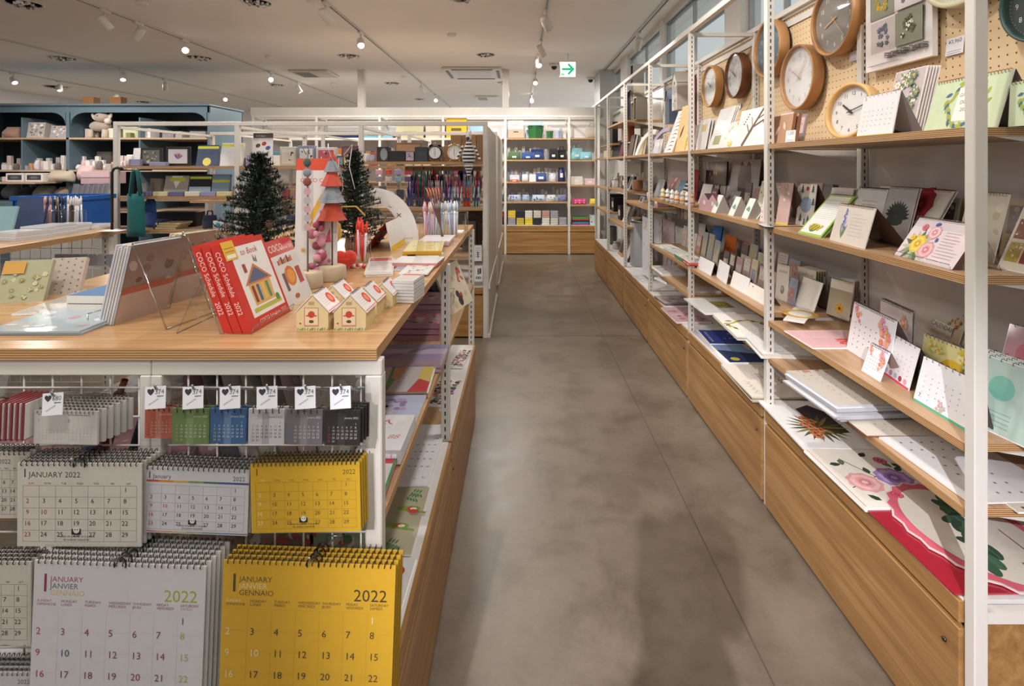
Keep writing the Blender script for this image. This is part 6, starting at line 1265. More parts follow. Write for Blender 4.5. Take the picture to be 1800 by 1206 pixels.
def desk(head, yr, col, bg, sunc, band=None, serif=False, names=True, line='#8f8a84', foot=None, logo=True, bold=True, headc=None, num='#3c3936'):
    def f(A, w, h, s):
        A.rect(0, 0, w, h, bg); A.up()
        A.text('1', w*.035, h*.83, h*.15, headc or num); A.text(head, w*.09, h*.83, h*.095, headc or num); 
        if yr: A.text(yr, w*.96, h*.83, h*.095, headc or num, 'r')
        if band: 
            for i, c in enumerate(band): A.rect(w*i/len(band), h*.775, w*(i+1)/len(band), h*.805, c)
        if names:
            for i, d in enumerate(('SUN', 'MON', 'TUE', 'WED', 'THU', 'FRI', 'SAT')): A.text(d, w*(.045+.0655+.131*i), h*.745, h*.035, sunc if i == 0 else num, 'c')
        grid(A, w*.045, h*.06, w*.917, h*.67, num, line, .44, 5, sunc, hol=sunc if sunc != '#efe6b8' else None, skip=(30, 31), lw=.0005, dx=.28, dy=.45)
        if band: [A.rect(w*i/len(band), h*.02, w*(i+1)/len(band), h*.032, c) for i, c in enumerate(band)]
        if logo:
            A.rect(w*.44, h*.145, w*.515, h*.215, '#1c1a18'); A.up(); A.oval(w*.478, h*.2, h*.04, '#e8e4dc', n=9).up().oval(w*.468, h*.205, h*.008, '#1c1a18', n=6).oval(w*.488, h*.205, h*.008, '#1c1a18', n=6)
            A.text('mottai de counter in la poche', w*.48, h*.115, h*.036, '#3a3734', 'c').text('de counter calendrier', w*.48, h*.075, h*.036, '#3a3734', 'c')
    return f
hang('cream desk size calendar reading 1 JANUARY 2022', (31, 814), 218, .129, .825, desk('JANUARY 2022', None, '#3c3936', '#d9d4ca', '#b23c3c'), n=5, gap=.0085, roll=.3, spn=22, col='#d9d4ca', hookat=.5)
hang('white calendar with rainbow band under the word January', (253, 820), 186, .103, .835, desk('January', '2022', '#3c3936', '#d6d5da', '#c0384a', ['#c8473c', '#d8843c', '#d8b43c', '#7fa04c', '#3c7a5c', '#3c5a9c', '#4c4a7c'], names=False, line='#a9a8b4'), n=5, gap=.008, roll=2.2, spn=20, col='#d6d5da')
hang('yellow desk size calendar for January 2022', (440, 816), 192, .108, .83, desk('', '2022', '#5a4a18', '#d9ac22', '#efe6b8', names=True, line='#b08c24', num='#6a5620', headc='#5a4a18'), n=4, gap=.0085, roll=-1.2, spn=24, col='#d9ac22', backc='#b8901c')
hang('beige calendar cut off by the left frame edge, upper row', (-60, 795), 112, .105, .85, desk('ANUARY 2022', None, '#3c3936', '#d3cdc2', '#b23c3c', logo=False), n=3, gap=.008, roll=.3, spn=12, col='#d3cdc2')
hang('beige calendar cut off by the left frame edge, lower row', (-120, 987), 175, .128, .82, desk('JANUARY', None, '#3c3936', '#d3cdc2', '#b23c3c', logo=False), n=4, gap=.008, roll=.3, spn=16, col='#d3cdc2')
hang('pale grey calendar reading 2022 at the bottom left corner', (-90, 1182), 148, .10, .815, desk('January', '2022', '#3c3936', '#cfd0d4', '#b23c3c', logo=False), n=4, gap=.0085, roll=.3, spn=16, col='#cfd0d4', sp='#8c8e94')
# six mini calendars
def mini(c, c2, num, sun):
    def f(A, w, h, s):
        A.rect(0, 0, w, h, c); A.rect(w*.38, 0, w*.58, h*.92, c2); A.up(); A.text('January 2022', w*.95, h*.76, h*.075, num, 'r')
        grid(A, w*.06, h*.05, w*.88, h*.6, num, None, .62, 6, sun, dx=.5)
        for i in range(5): A.rect(w*(.12+.18*i), h*.88, w*(.15+.18*i), h*.93, '#2a2624')
    return f
MINI = [((255, 716), 50, '#b8604c', '#c88070', '#e8d0c4', '#8c3428', 'orange red'), ((303, 718), 65, '#6f8a56', '#849c6c', '#e3e6d8', '#c8c060', 'moss green'), ((370, 718), 63, '#3f6a9c', '#6a8cb4', '#e6eaf0', '#d8cc5c', 'blue'), ((437, 719), 63, '#d3d2d6', '#b4b3b8', '#4a4a50', '#c05a68', 'white'), ((504, 720), 63, '#77747a', '#8c898f', '#e3e2e6', '#5a78b8', 'grey'), ((571, 721), 62, '#2c2a2c', '#3c3a3c', '#d8d6d8', '#b03c4c', 'black')]
for i, (tl, wpx, c, c2, nm, sn, lab) in enumerate(MINI):
    Y = .86 if i == 0 else .82
    hang('miniature %s calendar with white dates, hanging in a clear bag' % lab, tl, wpx, .054 if i else .05, Y, mini(c, c2, nm, sn), n=4 if i == 5 else 2, gap=.009, roll=.8, sp='#4a4648', spn=5, col=c, backc=c, hookat=None, t=.0035, mat='satin', filmtop=.035, dx=.002)
for i, (x, y) in enumerate(((305, 655), (368, 655), (430, 655), (492, 655), (556, 655), (615, 655))):
    X = (x-VX)/F*.84; hook('wire hook with a 374 price tag above the %s mini calendar' % MINI[i][6], X, H-(y+28-VY)/F*.84+.012, .80, '\u2665374')
# twin month pads, red booklets
def twin(A, w, h, s):
    A.rect(0, 0, w, h, '#d6d2cc'); A.up()
    for k in (0, 1):
        x = w*(.06+.47*k); A.text(str(k+1), x, h*.68, h*.13, '#77726c'); A.lines(x, h*.88, w*.34, 1, .01, '#9c9792', .0012); grid(A, x, h*.12, w*.4, h*.45, '#8f8a84', None, .35, 5, '#b88', dots=True)
    A.rect(w*.5, h*.2, w*.502, h*.95, '#b4afaa')
hang('cream twin month pad showing months 1 and 2, in a clear bag', (60, 722), 112, .052, .84, twin, n=6, gap=.010, roll=1.2, sp='#b4b0ac', spn=14, col='#d6d2cc', dx=.0035, filmtop=.03, t=.004, hookat=None); hook('wire hook with price tag above the cream twin month pads', (142-VX)/F*.85, 1.27-(698-VY)/F*.85+.02, .80, '\u2665680')
for i in range(6):
    s = .83/F; m = MB(); m.box(0, .0035, 0, .045, 0, .06, '#7c1c28', 'wrap'); m.box(.0035, .0055, .002, .045, .002, .058, '#d9d4d0', 'wrap')
    tag(m.make('booklet', None, TR((-14+10*i-VX)*s, .83, H+(VY-775)*s, rad(-12), 0, rad(3))), 'dark red booklet hanging in film at the left edge, %s from the left' % ORD[i].replace('nearest', 'first'), 'booklet', None)
hook('wire hook carrying the dark red booklets', (20-VX)/F*.85, 1.27-(690-VY)/F*.85, .82)
# ---------------------------------------------------------------- goods on the shelves behind the grid
SP = ['#8f8a8c', '#b8a0a0', '#9a8c84', '#a8b0a0', '#c9c0c0', '#6a6c74', '#b88c98', '#7c5c54', '#a0a8b8']
for i in range(7):
    card('calendar', '%s print leaning behind the wire grid, %s from the aisle' % (('grey', 'rose', 'taupe', 'sage', 'pale', 'slate', 'pink')[i], ORD[i].replace('nearest', 'first')), 'calendar', TR(-.36-.038*i, 1.0, ZS+.001, rad(62)), .17, .22, rad(22), a_photo(SP[i], [SP[(i+3) % 9], '#d8d4d2', SP[(i+5) % 9]], i, 14), t=.006, col=SP[i], mat='wrap')
for i, (x, y, w_, d, rz, c, cs, lab) in enumerate(((-.80, .98, .16, .2, .3, '#cf8a9c', ['#e8c0c8', '#9fc0d8', '#e6e6ea'], 'pink and pale blue print pile lying left of the spine'), (-.83, 1.22, .17, .2, .15, '#c9b0a8', ['#e0d0c8', '#8c7470'], 'beige print pile lying farther left of the spine'), (-1.05, 1.0, .16, .22, -.1, '#b87c80', ['#d8b0b0', '#8c4c50'], 'dusty red print pile at the outer left'), (-1.02, 1.3, .18, .2, 0, '#a8b0b4', ['#d8dce0', '#70787c'], 'grey print pile at the outer left rear'))):
    for k in range(3):
        m = MB(); m.box(0, w_, 0, d, 0, .012, '#d8d2d0', 'wrap'); (a_photo(c, cs, i, 22) if k == 2 else a_plain(c))(Art(m, 0, 0, .012, True, 'wrap'), w_, d); tag(m.make('print_pack', None, TR(x, y, ZS+.0005+.0125*k, rz+.03*k)), ('bottom pack of the ', 'middle pack of the ', 'top pack of the ')[k]+lab, 'calendar')
for i, (x, c) in enumerate(((-.905, '#2c4470'), (-.92, '#a02c30'), (-.90, '#1f2f58'))):
    m = MB(); m.tube([(0, 0, 0), (.03+.01*i, 0, .13+.02*i)], [.012, .01], 8, c, 'satin'); m.tube([(.03+.01*i, 0, .13+.02*i), (.04+.01*i, 0, .155+.02*i)], .006, 8, '#c83038' if i == 0 else c, 'satin'); tag(m.make('rolled_umbrella', None, TR(x+.1+.02*i, .98+.03*i, ZS+.012)), ('navy rolled case with red tip', 'red rolled case', 'dark navy rolled case')[i]+' standing behind the left grid', 'case')
for i in range(8): 
    m = MB(); c = SP[(i*2) % 9]; m.box(0, .15, 0, .2, 0, .02, c, 'wrap'); a_photo(c, [SP[(i+4) % 9], '#e0dcda'], i, 16)(Art(m, 0, 0, .02, True, 'wrap'), .15, .2)
    tag(m.make('print_pack', None, TR(-.80 if i < 4 else -1.0, .95+.22*(i % 4), SB*0+.40, .05*i)), 'wrapped print pack low behind the left grid, %s of the %s row' % (ORD[i % 4].replace('nearest', 'first'), 'inner' if i < 4 else 'outer'), 'calendar')
MB().box(IX0+.05, -.64, IY0+.04, 2.64, .38, .398, '#dcd9d6', 'enamel').make('lower_board', island)
for i in range(5):
    m = MB(); c = ('#7c9a70', '#b0a48c', '#c9b4a0', '#8c7c70', '#a8bca0')[i]; m.box(0, .12, 0, .09, 0, .13, c, 'wrap'); a_photo(c, ['#e0dcd0', '#5c7c58', '#c05048'], i+20, 20)(Art(m, mat='wrap'), .12, .13)
    tag(m.make('card_box', None, TR(-.595+.001, .95+.0*i, SB+.002) if 0 else TR(-.59+.125*(i % 3)*.9, .96+.25*(i//3), SB+.001)), 'boxed card set standing on the base behind the grid, %s' % ('far left', 'middle', 'right', 'second row left', 'second row middle')[i], 'cards')
# ================================================================ RACK BEHIND THE ISLAND
FCAT = {'calendar': 'calendar'}
def at(px, Y, z): return ((px-VX)/F*Y, Y, z)
def stand(name, cat, label, px0, px1, Y, z, hpx, col, d=.03, art=None, tilt=0, mat='satin', top=None, kind='box', group=None):
    """item standing square to the camera on a board at height z: px0..px1 its width, hpx its height, both at distance Y"""
    s = Y/F; w_ = (px1-px0)*s; h = hpx*s; m = MB(); m.T = Matrix.Rotation(-rad(tilt), 4, 'X'); x = (px0-VX)*s
    if kind == 'box': m.cbox(0, w_, 0, d, 0, h, col, mat, .003)
    elif kind == 'bag':      # soft pouch
        n = 7; rg = []
        for k in range(n+1):
            v = k/n; q = .5*d*math.sin(PI*min(1, .18+v*.8))+.004; r_ = []
            for a in range(12): aa = 2*PI*a/12; r_.append((w_/2+(w_/2)*(1-.1*v)*math.copysign(abs(math.cos(aa))**.6, math.cos(aa)), d/2+q*math.sin(aa), h*v))
            rg.append(r_)
        m.loft(rg, col, 'cloth')
        if top: m.tube([(w_*.3, d/2, h*.95), (w_*.35, d/2, h*1.3), (w_*.65, d/2, h*1.3), (w_*.7, d/2, h*.95)], .006, 6, top, 'cloth')
    elif kind == 'cyl': m.lathe([(w_/2*.92, 0), (w_/2, .006), (w_/2, h*.75), (w_/2*.8, h*.8), (w_/2*.8, h)], 14, (w_/2, w_/2, 0), col, mat)
    elif kind == 'tub':
        m.lathe([(w_*.42, 0), (w_*.5, h*.85), (w_*.53, h*.85), (w_*.53, h), (w_*.48, h), (w_*.47, h*.9)], 4, (w_/2, d/2, 0), col, mat, False, sy=.8)
    if art: art(Art(m, 0, 0, -.0035 if kind == 'bag' else 0, mat=mat), w_, h)
    return tag(m.make(name, None, TR(x, Y, z)), label, cat, group)
Y2 = 3.98
# --- left bay, upper shelf
def frameart(c, g): return both(a_plain(c), sub(.1, .12, .9, .88, g))
Z = 1.262; SUF = ', left bay top board'
stand('framed_photo', 'frame', 'black framed monochrome photo'+SUF, 247, 284, Y2, Z, 32, '#24221f', .02, frameart('#24221f', a_photo('#6c6c60', ['#3c3c34', '#b4b4ac', '#8c8c7c'], 4, 20)))
stand('framed_photo', 'frame', 'black frame with purple flower picture'+SUF, 291, 334, Y2, Z, 34, '#1f1d1e', .02, frameart('#1f1d1e', both(a_plain('#cfcbcd'), lambda A, w, h: [A.leaf(w*.5, h*.3, h*.5, .7+.25*i, ('#6a4a9c', '#c08a5c', '#8c5cb0')[i % 3], .2) for i in range(7)])))
def banded(c, disc=None): return both(a_plain(c), a_band((.82, c), (.12, '#d9dc3c'), (.06, c)), lambda A, w, h: disc and A.oval(w*.5, h*.2, w*.2, '#e6dc6c'))
stand('notepad', 'notepad', 'navy pad with yellow band and round yellow sticker'+SUF, 344, 381, Y2, Z, 38, '#3c4c6c', .03, banded('#3c4c6c', 1), 12, 'wrap')
stand('notepad', 'notepad', 'white pad with yellow band next to the rack post'+SUF, 386, 424, Y2, Z, 42, '#d4d4d8', .03, banded('#d4d4d8'), 12, 'wrap')
stand('small_box', 'box', 'lilac grey shelf box'+SUF, 226, 246, Y2-.03, Z, 12, '#8c8cac', .05); stand('card', 'card', 'white upright card'+SUF, 232, 244, Y2+.08, Z, 32, '#e3dfe0', .01, a_lines('#e3dfe0', '#c0a8ac', 5), 8)
stand('soft_toy', 'toy', 'cluster of small white figures'+SUF, 218, 231, Y2+.02, Z, 20, '#e0dad6', .05, None, 0, 'cloth', None, 'bag')
stand('small_box', 'box', 'low lilac grey box beside the photo frame'+SUF, 262, 290, Y2-.06, Z, 7, '#9494b0', .05)
Z = 1.04; SUF = ', left bay middle board'
def vbag(c1, c2): return lambda A, w, h: (A.rect(0, 0, w, h, c1), A.up(), A.poly([(w*.25, h), (w*.75, h), (w*.5, h*.35)], '#e6e4e2'), A.up(), A.rect(w*.2, h*.72, w*.85, h*.9, c2))
stand('folded_apron', 'apron', 'grey and white apron set with yellow tag'+SUF, 286, 328, Y2, Z, 36, '#a39c94', .03, vbag('#a39c94', '#c2c63c'), 14, 'cloth')
stand('folded_apron', 'apron', 'black apron set with pale blue socks and yellow tag'+SUF, 331, 369, Y2, Z, 38, '#1f2024', .03, both(a_band((.12, '#9fb4c4'), (.3, '#a8bccc'), (.36, '#1f2024'), (.12, '#c2c63c'), (.1, '#1f2024'))), 10, 'cloth')
stand('folded_apron', 'apron', 'blue grey apron set with yellow tags'+SUF, 371, 402, Y2, Z, 38, '#7c90a4', .03, both(a_band((.62, '#8399ac'), (.12, '#c2c63c'), (.26, '#7c90a4'))), 8, 'cloth')
for i in range(6): stand('small_box', 'box', '%s low box at the shelf edge, %s from the left%s' % (('violet grey', 'cream', 'violet', 'white and cream', 'lilac', 'pale yellow')[i], ORD[i].replace('nearest', 'first'), SUF), 240+28*i, 266+28*i, Y2-.07, Z, 8, ('#77739a', '#d9cfa8', '#6c688c', '#e3ddc4', '#9c9abc', '#d9cf9a')[i], .04)
stand('bottle', 'bottle', 'small clear bottle with black cap'+SUF, 243, 254, Y2, Z, 22, '#c9c4c0', .04, None, 0, 'gloss', None, 'cyl')
stand('hanging_pouch', 'pouch', 'beige pouch with straps'+SUF, 262, 282, Y2+.05, Z, 30, '#8c7c70', .03, None, 6, 'cloth')
Z = .79; SUF = ', left bay low board'
for i in range(7): stand('notebook', 'notebook', 'cream edged notebook of the %s pile, %s from its foot' % ('left' if i < 4 else 'right', ('first', 'second', 'third', 'fourth')[i % 4]), (224 if i < 4 else 272)+3*(i % 4), (268 if i < 4 else 308)+4*(i % 4), Y2-.02, Z+.0165*(i % 4), 3.6, '#d0be94' if (i != 3) else '#4a4478', .16)
stand('wire_basket', 'basket', 'black wire basket'+SUF, 275, 345, Y2+.16, Z, 26, '#1c1a1b', .12, both(a_plain('#1c1a1b'), sub(.1, .1, .6, .7, a_photo('#262428', ['#3a2c2c', '#101014'], 1, 14))), 0, 'satin'); stand('pouch', 'pouch', 'navy denim pouch with yellow trim'+SUF, 352, 378, Y2, Z, 24, '#28304c', .06, None, 0, 'cloth', '#28304c', 'bag'); stand('card', 'card', 'white card with teal dot'+SUF, 374, 392, Y2-.05, Z, 16, '#e3e0e0', .01, both(a_plain('#e3e0e0'), lambda A, w, h: A.oval(w*.5, h*.5, h*.3, '#3c9cb8')))
# totes hanging from a rail on the left
m = MB(); m.tube([(0, 0, 0), (.26, 0, 0)], .005, 8, '#1c1a1a', 'satin'); tag(m.make('hanging_rail', None, TR(*at(205, 3.93, 1.232))), 'black garment rail on the left side of the rack', 'rail')
def tote(label, px0, px1, ztop, hpx, col, Y, hand):
    s = Y/F; w_ = (px1-px0)*s; h = hpx*s; t = root('tote_bag', label, 'bag', TR((px0-VX)*s, Y, ztop)); m = MB(); rg = []
    for k in range(7):
        v = k/6; rg.append([(w_/2+w_/2*(1-.12*v)*math.cos(2*PI*a/12), .022*math.sin(2*PI*a/12)*(1-.5*v)+.004*math.sin(5*v+a), -hand-h+h*v) for a in range(12)])
    m.loft(rg, col, 'cloth'); m.make('bag_body', t)
    for y in (-.01, .012): q = MB(); q.tube([(w_*.22, y, -hand-.01), (w_*.35, y, -.01), (w_*.5, y, .004), (w_*.6, y, -.01), (w_*.74, y, -hand-.01)], .008, 6, col, 'cloth'); q.make('strap', t)
tote('teal canvas tote bag hanging at the left end of the rack', 222, 256, 1.23, 75, '#0f6a68', 3.86, .17); tote('blue denim bag hanging behind the teal tote', 254, 276, 1.02, 45, '#2c4c8c', 3.97, .02)
# --- middle bay
Z = 1.262; SUF = ', middle bay top board'
def poster(A, w, h): A.rect(0, 0, w, h, '#e3dede'); A.rect(0, h*.85, w, h, '#5c5654'); A.up(); A.text('SHIP BAG', w*.12, h*.89, h*.07, '#d8d4d0'); [A.oval(w*x, h*y, w*.13, c, h*.06, .5) for x, y, c in ((.25, .62, '#5c4a44'), (.55, .68, '#a8483c'), (.75, .55, '#4a5a9c'), (.3, .4, '#8c8c94'), (.6, .3, '#c8b4a8'))]
stand('poster_card', 'poster', 'white sign with dark header and small pictures above the fir tree', 444, 479, Y2-.04, Z+.0, 58, '#e3dede', .004, poster, 3, 'paper')
for i, (a, b, h, c, c2, lab) in enumerate(((492, 520, 34, '#c9c6bc', '#e0dcd0', 'pale stone patterned box'), (523, 553, 36, '#8c94a8', '#e3e3e8', 'grey calendar box with black letter mark'), (555, 590, 33, '#d4cfd0', '#c8606c', 'white booklet with red mark'), (600, 634, 36, '#5c3c40', '#7c5458', 'maroon speckled board'), (592, 604, 18, '#3c5068', '#8c9cb0', 'slate blue tin'), (604, 616, 18, '#d8b83c', '#e6e0d0', 'yellow edged picture box'), (618, 634, 20, '#b83c34', '#e6dcd8', 'red edged picture box'))):
    stand('display_box', 'box', lab+SUF, a, b, Y2+(.05 if i != 3 else .2), Z, h, c, .05, sub(.12, .12, .88, .85, a_photo(c2, [c, '#4a484c', '#e6e3e0'], i, 10)))
for i in range(9): stand('pouch', 'pouch', '%s pouch on the low board of the middle bay, %s from the left' % (('plum', 'tan', 'grey', 'navy', 'cream', 'rose', 'olive', 'black', 'white')[i], ORD[i].replace('nearest', 'first') if i < 9 else ''), 434+22*i, 453+22*i, Y2, .79, 24, ('#5c3c4c', '#a88c6c', '#8c8c90', '#2c3450', '#d0c4a8', '#b8808c', '#6c704c', '#242226', '#d9d6d4')[i], .05, None, 0, 'cloth', None, 'bag')
# --- right bay: boxes, alarm clocks, kraft boxes, zebra toy
Z = 1.295; SUF = ' on the clock shelf'
stand('speaker', 'speaker', 'dark cylinder speaker with silver front'+SUF, 662, 683, Y2, Z, 26, '#2c2c30', .09, lambda A, w, h: A.oval(w*.6, h*.5, w*.3, '#8c9098', h*.42))
stand('black_box', 'box', 'black gift box'+SUF, 683, 712, Y2, Z, 19, '#1f1c1c', .08); stand('photo_box', 'box', 'black box with lavender photo'+SUF, 712, 728, Y2, Z, 18, '#2c282c', .06, sub(.1, .1, .95, .95, a_photo('#a89cac', ['#e0dce4', '#6c5c7c'], 2, 12)))
stand('slate_box', 'box', 'slate blue flat box beside the black alarm clock'+SUF, 729, 752, Y2, Z, 26, '#33363e', .06, lambda A, w, h: A.lines(w*.3, h*.6, w*.5, 2, h*.1, '#6c7078', .0015)); stand('tray', 'tray', 'brown wooden tray at the back'+SUF, 694, 740, Y2+.17, Z, 34, '#7a5236', .02, sub(.05, .5, .95, .9, a_photo('#a87c54', ['#5c3424', '#c09468'], 3, 8)), 6)
stand('small_jar', 'jar', 'frosted lilac jar'+SUF, 641, 658, Y2-.02, Z, 12, '#b4b4c4', .05, None, 0, 'gloss', None, 'cyl')
for i in range(6): stand('kraft_box', 'box', 'tall kraft cardboard box standing %s from the left' % ORD[i].replace('nearest', 'first')+SUF, (744, 780, 792, 812, 826, 838)[i], (778, 791, 811, 825, 837, 848)[i], Y2+.14, Z, (27, 28, 47, 47, 48, 48)[i], ('#8c6a48', '#93704c', '#9a7650', '#8f6c48', '#a07c56', '#94704c')[i], .12, None, 0, 'cloth')
def alarm(label, px, col, face):
    s = Y2/F; t = root('alarm_clock', label, 'clock', TR((px-VX)*s, Y2-.02, Z+.006)); r = .052; c = r+.008; m = MB(); m.T = TR(0, 0, c, 0, rad(90))
    m.lathe([(r*.9, -.045), (r, -.04), (r, -.004), (r*.95, 0), (r*.85, 0), (r*.84, -.004)], 28, (0, 0, 0), col, 'satin'); m.make('case', t)
    f = MB(); f.T = TR(0, 0, c, 0, rad(90)); f.lathe([(r*.85, -.003), (r*.85, -.002)], 24, (0, 0, 0), face, 'satin', False); f.T = TR(0, 0, c); A = Art(f, 0, 0, .0, mat='satin'); A.k = 4
    for k in range(12): a = 2*PI*k/12; A.line(math.sin(a)*r*.78, math.cos(a)*r*.78, math.sin(a)*r*.66, math.cos(a)*r*.66, .002, '#3c3a3a')
    f.make('dial', t); h_ = MB(); h_.T = TR(0, 0, c); A = Art(h_, 0, 0, -.001, mat='satin'); A.line(0, -r*.1, 0, r*.6, .0025, '#222').line(0, 0, r*.03, -r*.45, .0025, '#222'); h_.make('hands', t)
    for sx in (-1, 1): b = MB(); b.T = TR(sx*r*.55, .015, c+r*.92, 0, 0, rad(30*sx)); b.lathe([(.018, 0), (.015, .01), (.004, .016)], 14, (0, 0, 0), col, 'metal'); b.make('bell', t); l = MB(); l.tube([(sx*r*.5, .02, c-r*.8), (sx*r*.75, .02, .0-.004)], .003, 6, col, 'satin'); l.make('leg', t)
    m = MB(); m.tube([(-r*.35, .015, c+r), (0, .015, c+r*1.45), (r*.35, .015, c+r)], .0018, 5, '#b9bcc0', 'metal'); m.make('handle', t)
alarm('black twin bell alarm clock'+SUF, 765, '#232224', '#dfe0e0'); alarm('cream twin bell alarm clock'+SUF, 799, '#d3c8b4', '#e2e3e3')
# striped plush zebra sitting on the shelf edge
t = root('plush_zebra', 'striped plush zebra dangling from the clock shelf beside the kraft boxes', 'soft toy', TR(*at(824, 3.86, 1.30)))
def striped(m, rings, n):
    for i in range(len(rings)-1): m.loft([rings[i], rings[i+1]], '#26242a' if i % 2 else '#e6e2e0', 'plush', True, False)
m = MB(); rg = [[(.045*q*math.cos(2*PI*a/12), .03*q*math.sin(2*PI*a/12), -.03+.013*k) for a in range(12)] for k, q in enumerate((.5, .8, .95, 1.05, 1.1, 1.1, 1.05, 1, .9, .8, .7, .6, .5, .42, .36, .32))]; striped(m, rg, 12)
rg = [[(.022*q*math.cos(2*PI*a/10), .02*q*math.sin(2*PI*a/10), -.03-.011*k) for a in range(10)] for k, q in enumerate((1.6, 1.5, 1.3, 1.1, .95, .8, .7, .6, .3))]; striped(m, rg, 10); m.make('body', t)
m = MB(); m.ball((0, -.01, .175), .026, '#e3dfdc', 'plush', 12, 8, (.8, 1, 1.25)); m.ball((-.004, -.034, .16), .015, '#4a464a', 'plush', 10, 6); [m.ball((sx*.014, .0, .208), .008, '#e3dfdc', 'plush', 6, 5, (.6, .5, 1.6)) for sx in (-1, 1)]; m.tube([(0, .006, .15+.01*k) for k in range(7)], .005, 6, '#26242a', 'plush'); [m.ball((sx*.011, -.028, .185), .003, '#111', 'gloss', 6, 4) for sx in (-1, 1)]; m.make('head', t)
for sx in (-1, 1):
    m = MB(); striped(m, [[(sx*(.04+.006*k)+.009*math.cos(2*PI*a/8), -.012+.009*math.sin(2*PI*a/8)-.002*k, .11-.014*k) for a in range(8)] for k in range(8)], 8); m.make('arm', t)
# pen tiers
PC = ['#3a3f8c', '#2a2a34', '#c8404c', '#e6b4c4', '#8fb8dc', '#d8d8e0', '#1f2c58', '#0f6c70', '#e0563c', '#6a4a8c', '#9a9aa4', '#d86a8c', '#a8dcd8', '#b4a4d4', '#242428', '#d9d4d0']
penmesh = {}
def stockpen(T, c, label, group):
    if c not in penmesh: m = MB(); m.tube([(0, 0, 0), (0, 0, .004), (0, 0, .1)], [.002, .0055, .0055], 6, c, 'gloss'); m.tube([(0, 0, .1), (0, 0, .135), (0, 0, .137), (0, 0, .15)], [.006, .006, .003, .003], 6, c, 'gloss'); o = m.make('pen', None, T); penmesh[c] = o
    else: o = penmesh[c].copy(); SC.collection.objects.link(o); o.matrix_local = T
    tag(o, label, 'pen', group)
TCOL = [[0, 1, 2, 11, 4, 5, 8, 12], [9, 2, 10, 15, 6, 11, 4, 13], [6, 7, 14, 1, 8, 10, 5, 2], [10, 14, 2, 15, 5, 6, 14, 3]]
for r in range(4):
    zt = .956+.045*r; yt = 4.0-.0+.075*r
    m = MB(); m.box(at(712, 4.0, 0)[0], at(847, 4.0, 0)[0], yt-.035, yt+.038, .956, zt+.001, '#d8d8dc', 'acrylic' if r else 'satin', 'fu'); 
    if r: tag(m.make('riser', None), 'clear riser step under the %s row of pen cups' % ('', 'second', 'third', 'rear')[r], 'riser')
    for c in range(8):
        px = 714+16.6*c; x = at(px, 4.0, 0)[0]; w_ = .058
        m = MB(); [m.box(0, w_, 0, .05, 0, .085, '#fff', 'acrylic', f) for f in 'fblr']
        if r == 0: m.box(w_*.05, w_*.95, -.003, -.001, .045, .07, '#3a3350', 'satin', 'f')
        tag(m.make('pen_cup', None, TR(x, yt-.025, zt)), 'clear pen cup in the %s row, %s from the left' % (('front', 'second', 'third', 'rear')[r], ORD[c].replace('nearest', 'first')), 'pen holder')
        for k in range(5): 
            cc = PC[(TCOL[r][c]+(k % 2)*5*(c % 3 == 1)) % 16]
            stockpen(TR(x+.008+.0105*k, yt-.025+R.uniform(.012, .038), zt+.002, 0, rad(R.uniform(-5, 5)), rad(R.uniform(-6, 6))), cc, 'pen standing in the %s cup of the %s row on the pen shelf' % (ORD[c].replace('nearest', 'leftmost'), ('front', 'second', 'third', 'rear')[r]), 'pens in cup %s of the %s pen row' % (ORD[c].replace('nearest', 'first'), ('front', 'second', 'third', 'rear')[r]))
for i in range(22): stand('small_card_pack', 'card', 'small coloured pack hanging on the rear pegs, %s' % ('upper row' if i < 11 else 'lower row'), 660+17*(i % 11), 672+17*(i % 11), 4.42, 1.19-.06*(i//11), 9, PC[(i*5+3) % 16], .01, None, 0, 'wrap', None, 'box', 'packs on the rear pegs, '+('upper row' if i < 11 else 'lower row'))
for i in range(8): stand('kraft_box', 'box', 'low kraft box in the row below the clock shelf', 712+17*i, 727+17*i, 4.2, 1.222, 8, '#a8855c', .1, None, 0, 'cloth', None, 'box', 'low kraft boxes under the clock shelf')
stand('dark_board', 'board', 'dark brown board standing under the pen shelf', 806, 848, 4.2, .62, 72, '#4a2f1c', .02); stand('picture_frame', 'frame', 'grey green frame leaning on the dark brown board', 812, 836, 4.1, .62, 50, '#5a5648', .015, sub(.12, .1, .88, .9, a_plain('#43382a')), 6)
def blister(kind):
    def f(A, w, h):
        A.rect(0, 0, w, h, '#cfd0d4'); A.up(); A.rect(w*.1, h*.04, w*.9, h*.96, '#dfdfe2'); A.up()
        if kind: A.line(w*.45, h*.45, w*.5, h*.85, .006, '#33313a').line(w*.6, h*.45, w*.52, h*.85, .005, '#33313a'); A.oval(w*.38, h*.25, w*.16, '#2c2a34', h*.09).oval(w*.68, h*.25, w*.16, '#2c2a34', h*.09); A.up(); A.oval(w*.38, h*.25, w*.08, '#dfdfe2', h*.05).oval(w*.68, h*.25, w*.08, '#dfdfe2', h*.05); A.line(w*.75, h*.5, w*.75, h*.85, .012, '#2c2a34')
        else: A.lines(w*.2, h*.8, w*.6, 5, h*.13, '#8c8c94', .004); A.line(w*.5, h*.2, w*.5, h*.6, .008, '#4a4a52')
    return f
stand('scissors_pack', 'scissors', 'blister pack with black handled scissors hanging at the rack end', 833, 848, 3.9-.03, .62-.2, 28, '#cfd0d4', .01, blister(1), 0, 'wrap'); stand('tool_pack', 'tool', 'blister pack with small tool above the scissors', 833, 847, 3.9-.03, .62-.05, 28, '#cfd0d4', .01, blister(0), 0, 'wrap')
